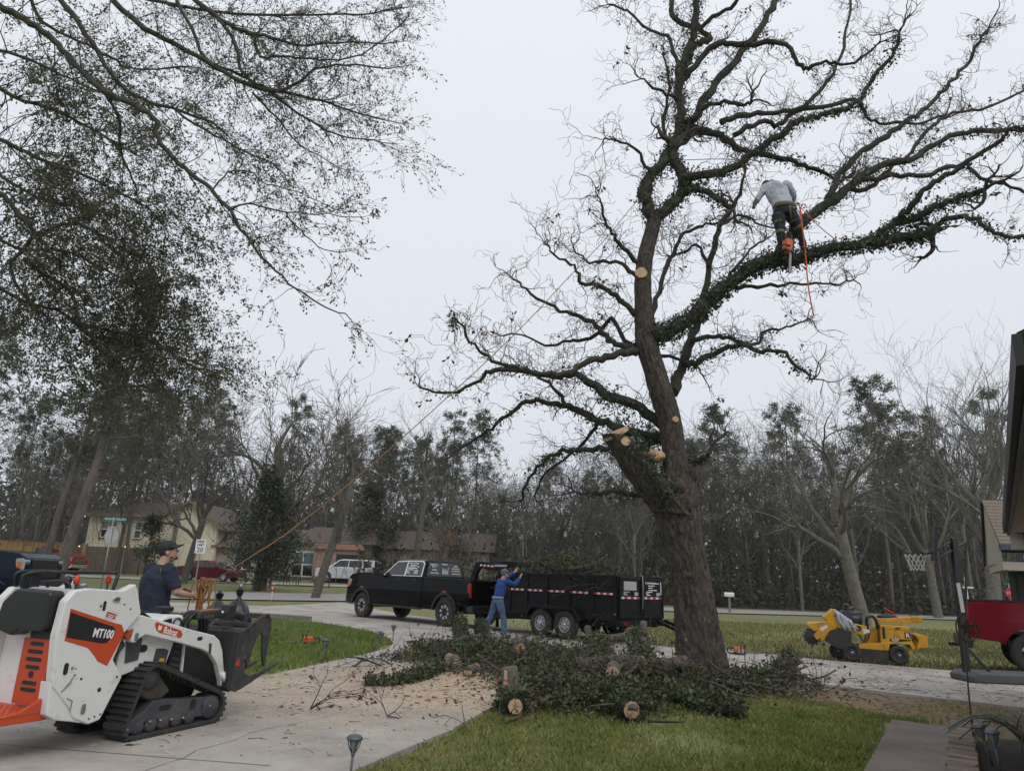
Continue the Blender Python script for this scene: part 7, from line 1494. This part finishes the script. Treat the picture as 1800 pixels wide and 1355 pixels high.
# ---------------------------------------------------------------- chainsaws
def chainsaw(label, loc, rot, s=1.0, hang=False):
    C = thing('chainsaw', label, 'chainsaw', loc); C.rotation_euler = rot; C.scale = (s, s, s); o = mat('saw_orange', (.58, .10, .015), rough=.4); w = mat('saw_pale', (.40, .40, .38), rough=.5)
    MB().box((0, 0, .10), (.26, .16, .15)).build('engine_housing', o, C, bevel=.03, seg=3); MB().box((.0, 0, .035), (.30, .17, .05)).build('crankcase', M_BLKP, C, bevel=.012); MB().box((.03, -.085, .09), (.14, .01, .10)).build('starter_cover', w, C, bevel=.004)
    MB().prism([(.12, .04), (.56, .045), (.585, .065), (.56, .088), (.12, .095)], .045, .053).build('guide_bar', M_STEEL, C)
    ch = MB()
    for x, z, dx, dz in along([(.12, .036), (.56, .041), (.592, .065), (.56, .092), (.12, .10)], .02): ch.box((x, .049, z), (.013, .009, .009))
    ch.build('chain', M_BLACK, C)['kind'] = 'stuff'
    MB().tube(cr([Vector((-.10, 0, .15)), Vector((-.26, 0, .15)), Vector((-.30, 0, .08)), Vector((-.24, 0, .03)), Vector((-.1, 0, .03))], 4), .017, 8).build('rear_handle', M_BLKP, C)
    MB().tube(cr([Vector((.04, -.10, .05)), Vector((.04, -.12, .18)), Vector((.04, -.05, .235)), Vector((.04, .07, .23)), Vector((.04, .10, .12))], 4), .013, 8).build('front_handle', M_BLKP, C)
    MB().prism([(.10, .15), (.125, .15), (.16, .25), (.135, .255)], -.09, .09).build('hand_guard', M_BLKP, C, bevel=.005)
    return C
p = gp(540, 1131, 0); chainsaw('orange chainsaw lying on the island lawn', (p.x, p.y, .0), (0, 0, RAD(200)), .85)
p = gp(1300, 1150, SLAB); chainsaw('orange chainsaw lying on the drive right of the oak trunk', (p.x, p.y, SLAB), (0, 0, RAD(-15)), .9)
p = at(1392, 436, CY-.24); chainsaw('orange chainsaw hanging from the climber\'s harness', p, (0, RAD(82), RAD(200)), 1.0)
# ---------------------------------------------------------------- ropes
def rope(name, label, pts, r, m, sm=5): return tag(MB().tube(cr([Vector(p) for p in pts], sm), r, 6).build(name, m), label, 'rope')
M_ROPE = mat('tan_rope', (.19, .095, .04), (.27, .145, .065), rough=.9, scale=60); M_ROPEO = mat('orange_rope', (.60, .10, .03), rough=.8)
hr = op.matrix_basis @ Vector((.36, -.16, 1.06)) if False else Vector((OP.x, 8.75, .02))+Matrix.Rotation(OPH, 3, 'Z') @ Vector((.40, -.22, 1.20))
RP = [(1122, 350, OY-.15), (1060, 425, OY-.6), (1000, 487, OY-1.1), (930, 562, OY-1.6), (850, 640, OY-2.1), (780, 704, OY-2.5), (700, 776, OY-3.0), (600, 862, OY-3.5), (500, 940, OY-4.0), (430, 985, OY-4.3)]
rope('pull_rope', 'long tan rope running from the top of the oak to the man by the loader', [at(*q) for q in RP]+[hr], .0078, M_ROPE, 3)
ck = MB(); R = random.Random(4); hd = Matrix.Rotation(OPH, 3, 'Z')
for k in range(9):
    w = R.uniform(.04, .10); h = R.uniform(.34, .56); ox, oy = R.uniform(-.05, .09), R.uniform(-.07, .07); a = R.uniform(-.9, .9); c = hr+Vector((.04+ox, oy, .16)); u = Vector((math.cos(a), math.sin(a), 0)); sk = R.uniform(-.5, .5); P = [c+u*(w*math.sin(t*.4488)+w*sk*math.sin(t*.8976))+Vector((R.uniform(-.018, .018), R.uniform(-.018, .018), -h/2+h/2*math.cos(t*.4488)+R.uniform(-.015, .015))) for t in range(14)]; ck.tube(cr(P+[P[0]], 2), .0085, 6)
tag(ck.build('rope_coil', mat('brown_rope', (.20, .085, .03), (.33, .155, .055), rough=.9, scale=50)), 'coiled brown rope hanging from the hands of the man by the loader', 'rope')
rope('climbing_rope', 'bright orange rope hanging below the climber', [at(1405, 360, CY-.28), at(1410, 395, CY-.3), at(1416, 450, CY-.3), at(1421, 505, CY-.3), at(1430, 554, CY-.3)], .0125, M_ROPEO)
rope('lanyard', 'short orange lanyard from the climber to the limb on his right', [at(1405, 362, CY-.05), at(1440, 398, CY-.2), at(1472, 424, CY-.25)], .009, M_ROPEO); rope('tether_rope', 'thin rope from the upper fork down to the climber', [at(1190, 282, OY-.1), at(1290, 281, OY-.3), at(1307, 300, OY-.4), at(1318, 335, CY+.1), at(1335, 356, CY+.1)], .008, M_ROPE)
# ---------------------------------------------------------------- black bags
def bag(px, Y, w, h, label, seed):
    p = on(px, Y); B = thing('rubbish_bag', label, 'rubbish bag', p); R = random.Random(seed); n, m = 28, 14; b = MB(); V = []
    for i in range(m+1):
        t = i/m; r = w/2*(math.sin(min(1, t*1.02+.12)*math.pi)**.55 if t < .9 else .22+.5*(t-.9)); 
        for j in range(n): a = 6.2832*j/n; q = 1+.10*mnoise.noise(Vector((math.cos(a)*2+seed, math.sin(a)*2, t*4)))+.05*mnoise.noise(Vector((math.cos(a)*6, math.sin(a)*6+seed, t*7))); V.append((r*q*math.cos(a), r*q*math.sin(a), h*t))
    b.add(V, [(i*n+j, i*n+(j+1) % n, (i+1)*n+(j+1) % n, (i+1)*n+j) for i in range(m) for j in range(n)], True); b.build('bag', mat('bag_plastic', (.010, .012, .016), rough=.28, bump=.5, bscale=9), B)
    MB().ell((0, 0, h), (w*.09, w*.09, h*.07), 8).build('knot', mat('bag_plastic', (.010, .012, .016)), B); return B
bag(374, 15.6, .62, 1.0, 'shorter black rubbish bag left of the other behind the grapple', 1); q = bag(409, 15.3, .58, 1.10, 'taller black rubbish bag with white tie behind the grapple', 5); MB().cyl((0, 0, 1.10), (0.01, 0, 1.22), .016, n=6).build('tie', M_WHT, q)
# ---------------------------------------------------------------- the felled wood: logs, ivy limbs, brush
M_LOGB = mat('log_bark', (.060, .050, .040), (.15, .125, .10), rough=.95, scale=12, bump=.9, bscale=22)
RPl = random.Random(99)
def log(px, py, r, L, ang, tilt, label, z=None, face=1):
    r *= .78; p = gp(px, py, 0); d = Vector((math.cos(RAD(ang))*math.cos(RAD(tilt)), math.sin(RAD(ang))*math.cos(RAD(tilt)), math.sin(RAD(tilt)))); zz = z if z is not None else r*.95+(.24 if 900 < px < 1160 and py < 1240 else .08)
    G = thing('cut_log', label, 'log', (p.x, p.y, zz), 0, 'cut oak logs in the pile'); n = 7; P = [d*(L*i/n)+Vector((0, 0, .015*math.sin(i*1.3+px))) for i in range(n+1)]
    MB().tube(P, [r*(1+.06*math.sin(i*2.1+py)) for i in range(n+1)], 14, jit=.05, rnd=RPl).build('bark', M_LOGB, G)
    x, y = ortho(d)
    for q, s in ((P[0], -1), (P[-1], 1)):
        MB().add([q+d*s*.004+(x*math.cos(k*.449)+y*math.sin(k*.449))*r*.95 for k in range(14)]+[q-d*s*.03+(x*math.cos(k*.449)+y*math.sin(k*.449))*r*.93 for k in range(14)], [tuple(range(14))]+[(k, k+14, (k+1) % 14+14, (k+1) % 14) for k in range(14)]).build('cut_face', M_CUT, G, fix=True)
for a in [(802, 1183, .105, .5, 100, 5, 'log with round pale end facing us, left of the pile'), (822, 1196, .085, .4, 75, 0, 'short log lying on sawdust in front of the pile'), (727, 1158, .06, .7, 60, 0, 'thin log end peeping out at the far left of the pile'), (803, 1137, .08, .5, 70, 30, 'tilted log on top of the left ivy heap'),
          (912, 1176, .13, .5, 95, 8, 'thick log end in the middle of the pile'), (917, 1146, .055, .6, 85, 0, 'thin pale log end behind the middle of the pile'), (941, 1147, .06, .6, 70, 0, 'log end right of the thin pale one'), (1077, 1232, .125, .6, 80, 4, 'log with round cut end facing us, front centre of the pile'),
          (1112, 1274, .075, .35, 75, 8, 'nearest log end lying on the grass'), (1020, 1215, .15, .95, 12, 3, 'long thick barked log lying across the pile'), (1105, 1212, .14, .9, 8, 2, 'long barked log right of centre in the pile'), (1042, 1168, .09, .5, 100, 40, 'upright tilted log in the upper pile'),
          (1132, 1160, .10, .55, 80, 48, 'log standing up at the top right of the pile'), (1140, 1178, .08, .5, 90, 25, 'log with reddish end below the standing one'), (1199, 1196, .07, .5, 60, 5, 'small log just left of the oak trunk'), (1230, 1200, .06, .45, 70, 5, 'small log lying against the oak trunk foot'),
          (870, 1150, .09, .9, 8, 4, 'grey log lying flat behind the pile'), (1065, 1148, .11, .8, -8, 6, 'brown split log lying below the trailer tail'), (775, 1140, .05, .9, 20, 12, 'thin limb section lying at the left of the pile')]: log(*a)
# wedge cut block standing at the drive corner
p = gp(896, 1247, 0); G = thing('notched_log', 'short upright log with a fresh notch at the drive corner', 'log', p); MB().tube([(0, 0, -.02), (.01, 0, .25), (-.02, 0, .48)], [.12, .11, .10], 14, jit=.06, rnd=RPl).build('bark', M_LOGB, G); MB().prism([(-.09, .20), (.05, .17), (.03, .24), (-.03, .30), (-.05, .44), (-.085, .46)], -.118, -.085).build('cut_face', M_CUT, G, bevel=.01)
def ivy_limb(pp, r, label, dens=520, z0=None, lift=0.0):
    P = [gp(a, b, 0)+Vector((0, 0, (z0 if z0 is not None else r*.9)+lift*math.sin(math.pi*i/(len(pp)-1))+(c if len(q) > 2 else 0))) for i, q in enumerate(pp) for a, b, c in [(q[0], q[1], q[2] if len(q) > 2 else 0)]]
    c0 = P[0].copy(); c0.z = 0; G = thing('ivy_covered_limb', label, 'limb', c0, 0, 'ivy covered limbs in the pile'); Q = [q-c0 for q in cr(P, 4)]; n = len(Q); MB().tube(Q, [r*(.62-.2*i/n) for i in range(n)], 9).build('wood', M_LIMB, G)
    L = Leaves(); ivy_on(Q, [r*.75]*n, dens*.6, RPl, L, .06, .1, .05); ivy_on(Q, [r*.5]*n, dens*.2, RPl, L, .06, .1, .03); L.build('ivy', M_IVY2, G)
    x, y = ortho(Q[0]-Q[1]); d = (Q[0]-Q[1]).normalized(); MB().add([Q[0]+d*.01+(x*math.cos(k*.7)+y*math.sin(k*.7))*r*.6 for k in range(9)], [tuple(range(9))]).build('cut_face', M_CUT, G, fix=True)
M_IVY2 = leafmat('cut_ivy_leaf', (.016, .027, .008), (.088, .105, .038), rough=.5, tr=.2, scale=3)
for a in [([(720, 1160), (770, 1157), (830, 1156), (880, 1154)], .17, 'thick ivy limb at the left back of the pile'), ([(640, 1212), (690, 1210), (735, 1200), (775, 1182)], .085, 'curved ivy limb lying alone on the sawdust'), ([(790, 1178), (840, 1172), (900, 1168), (950, 1165)], .19, 'ivy limb along the front left of the pile'),
          ([(930, 1182), (990, 1178), (1050, 1176)], .19, 'bushy ivy limb in the centre of the pile'), ([(1110, 1272), (1080, 1258), (1040, 1245), (1000, 1232)], .16, 'ivy limb ending on the grass nearest us'), ([(1060, 1215), (1055, 1190), (1050, 1165, .25)], .17, 'ivy limb standing up in the pile centre'),
          ([(1130, 1190), (1125, 1172, .15), (1120, 1160, .35)], .16, 'upright ivy stump right of the pile centre'), ([(1150, 1230), (1210, 1245), (1270, 1262), (1310, 1268)], .12, 'ivy branch trailing right across the grass'), ([(1290, 1205), (1340, 1207), (1372, 1200), (1392, 1188, .25)], .13, 'ivy limb with raised end right of the oak'),
          ([(980, 1158), (930, 1152), (880, 1150)], .11, 'ivy limb behind the pile near the worker'), ([(950, 1200), (960, 1222), (985, 1240)], .17, 'drooping ivy limb at the front of the pile'), ([(850, 1140), (846, 1134, .2), (842, 1130, .38)], .11, 'ivy stub standing up at the left of the worker'), ([(812, 1140), (808, 1135, .22), (806, 1130, .42)], .13, 'frayed ivy stub standing up on the left heap'),
          ([(1180, 1205), (1240, 1215), (1290, 1212)], .14, 'ivy limb in front of the oak trunk'), ([(1000, 1205), (1050, 1212), (1100, 1240), (1140, 1255)], .17, 'ivy limb slanting over the long logs'), ([(905, 1262), (898, 1252), (900, 1240, .1)], .14, 'ivy clump round the notched log')]: ivy_limb(*a)
BL = Leaves(); BD = Leaves(); BT = MB()
def heap(cx, cy, sx, sy, h, nl, nt):
    c = gp(cx, cy, 0)
    for _ in range(nl):
        x, y = RPl.gauss(0, sx), RPl.gauss(0, sy); z = abs(RPl.gauss(0, .7))*h*math.exp(-(x/sx/1.8)**2-(y/sy/1.8)**2)+.03; s = RPl.uniform(.035, .08); (BD if RPl.random() < .22 else BL).add(c+Vector((x, y, z)), (rv(RPl)+Vector((0, 0, .2))).normalized(), rv(RPl), s, s*.6)
    for _ in range(nt//5):      # broken sticks poking out of the heap
        x, y = RPl.gauss(0, sx*.9), RPl.gauss(0, sy*.9); z = RPl.uniform(.3, 1)*h*math.exp(-(x/sx/1.8)**2-(y/sy/1.8)**2)+.02; d = (rv(RPl)+Vector((RPl.choice((-1, 1))*1.1, 0, .02))).normalized(); d.z *= .45; l = RPl.uniform(.3, .75); r = RPl.uniform(.012, .035); q = c+Vector((x, y, z))
        BT.tube([q, q+d*l*.5+rv(RPl)*.06, q+d*l], [r, r*.85, r*.6], 6)
    for _ in range(nt):
        x, y = RPl.gauss(0, sx), RPl.gauss(0, sy); z = RPl.random()*h*.8*math.exp(-(x/sx/1.8)**2-(y/sy/1.8)**2)+.02
        _ = RPl.random() < .6 and tips_grow(BT, RPl, c+Vector((x, y, z)), (rv(RPl)*.8+Vector((RPl.uniform(-.6, .6), 0, .12))).normalized(), RPl.uniform(.25, .7), RPl.uniform(.004, .012), 1, 2, .3, 0, [0, 2.4, 2], .6, [], seg=.15, minr=.003, sides=4)
for a in ((770, 1164, .5, .3, .30, 2200, 50), (850, 1172, .7, .35, .34, 3600, 80), (960, 1188, .8, .4, .42, 5200, 100), (1060, 1215, .75, .45, .46, 5200, 110), (1150, 1216, .6, .4, .36, 3000, 100), (1270, 1217, .7, .25, .20, 1500, 80), (1040, 1252, .45, .22, .26, 2200, 40), (1370, 1200, .25, .15, .3, 800, 20), (720, 1180, .7, .5, .05, 100, 50), (1360, 1205, .5, .3, .15, 300, 40)): heap(*a)
tag(BD.build('dead_brush', leafmat('dead_brush_leaf', (.075, .050, .030), (.19, .135, .085), tr=.15)), 'brown dead leaves heaped among the cut brush', 'brush', kind='stuff'); tag(BL.build('ivy_brush', M_IVY2), 'heaped loose ivy and fern between the cut logs', 'brush', kind='stuff'); tag(BT.build('brush_twigs', mat('twig3', (.04, .034, .027), (.115, .10, .082), rough=.9, scale=4)), 'tangled grey twigs in the cut brush', 'brush', kind='stuff')
def sprig(px, py, n, label, s=1.0, z=0.0):
    p = gp(px, py, z); G = thing('oak_sprig', label, 'branch', (p.x, p.y, z+.02)); T = MB(); tp = []
    for _ in range(n): tips_grow(T, RPl, Vector((0, 0, 0)), (rv(RPl)*.8+Vector((RPl.uniform(-1, 1), 0, .55))).normalized(), .4*s, .008, 1, 3, .28, 0, [0, 2.4, 2], .6, tp, seg=.1, minr=.0028, sides=4)
    T.build('twigs', M_TWIG, G); L = Leaves()
    for q, d in tp:
        for _ in range(1): L.add(q, (rv(RPl)+d*.4).normalized(), rv(RPl), .07*s, .04*s)
    L.build('dead_leaves', mat('russet', (.075, .026, .018), (.16, .065, .045), scale=3), G)
sprig(545, 1250, 4, 'fallen oak sprig with russet leaves on the concrete, right of the loader', 1.0, SLAB); sprig(680, 1262, 3, 'small twiggy sprig in the middle of the drive', .7, SLAB); sprig(885, 1275, 5, 'clump of dark red dead leaves beside the drive corner', .9); sprig(815, 1290, 1, 'bare twig leaning over the drive edge', .8); sprig(1440, 1215, 4, 'leafless branch lying on the red soil right of the oak', 1.2)
# the trailer load
LD = Leaves(); LTt = MB(); lo = Vector((2.85, 18.5, SLAB)); lx = Vector((-.71, .704, 0)); ly = Vector((-.704, -.71, 0))
for _ in range(3800):
    x = RPl.uniform(.7, 4.1); y = RPl.uniform(-1.9, -.1); z = 1.55+.62*math.exp(-((x-2.3)/1.35)**2)*abs(RPl.gauss(.55, .4)); s = RPl.uniform(.06, .12); LD.add(lo+lx*x+ly*y+Vector((0, 0, z)), (rv(RPl)+Vector((0, 0, .3))).normalized(), rv(RPl), s*1.2, s*.5)
for _ in range(110):
    x = RPl.uniform(.2, 4.1); y = RPl.uniform(-1.8, -.15); tips_grow(LTt, RPl, lo+lx*x+ly*y+Vector((0, 0, 1.45)), (rv(RPl)*.9+Vector((0, 0, .55))).normalized(), RPl.uniform(.4, .9), RPl.uniform(.006, .022), 1, 3, .28, 0, [0, 2.4, 2, 2], .6, [], seg=.15, minr=.004, sides=4)
BLD = thing('branch_load', 'heap of ivy clad branches filling the dump trailer', 'brush', lo); 
o = LD.build('ivy', M_IVY2); o.parent = BLD; o.location = -lo; o = LTt.build('branches', M_TWIG); o.parent = BLD; o.location = -lo; MB().box((2.1, -1.02, 1.05), (4.0, 1.85, .8)).build('packed_brush', mat('packed', (.02, .022, .012), (.05, .045, .03), rough=1, scale=14, bump=1), BLD, rot=(0, 0, math.atan2(.704, -.71)))
for px, py, px2, py2, r in ((1040, 1012, 1045, 985, .05), (1045, 985, 1052, 960, .035), (1000, 1000, 1045, 992, .045), (1020, 1010, 1075, 1010, .06)): MB().tube([at(px, py, 19.6)-lo, at((px+px2)/2+3, (py+py2)/2, 19.6)-lo, at(px2, py2, 19.6)-lo], [r, r*.9, r*.8], 8).build('limb_piece', M_LOGB, BLD)
# ================================================================ misty air
def haze():
    b = MB().box((0, 250, 27), (800, 560, 58)); o = b.build('haze', None)
    m = bpy.data.materials.new('haze_air'); m.use_nodes = True; n = m.node_tree.nodes; n.clear(); l = m.node_tree.links
    ou = n.new('ShaderNodeOutputMaterial'); v = n.new('ShaderNodeVolumePrincipled'); v.inputs['Color'].default_value = (.93, .95, 1, 1); v.inputs['Density'].default_value = HAZE; v.inputs['Anisotropy'].default_value = .2
    l.new(v.outputs[0], ou.inputs['Volume']); o.data.materials.append(m); tag(o, 'thin winter mist over the whole yard and woods', 'haze', kind='stuff')
HAZE = 0.00035
if HAZE: haze()
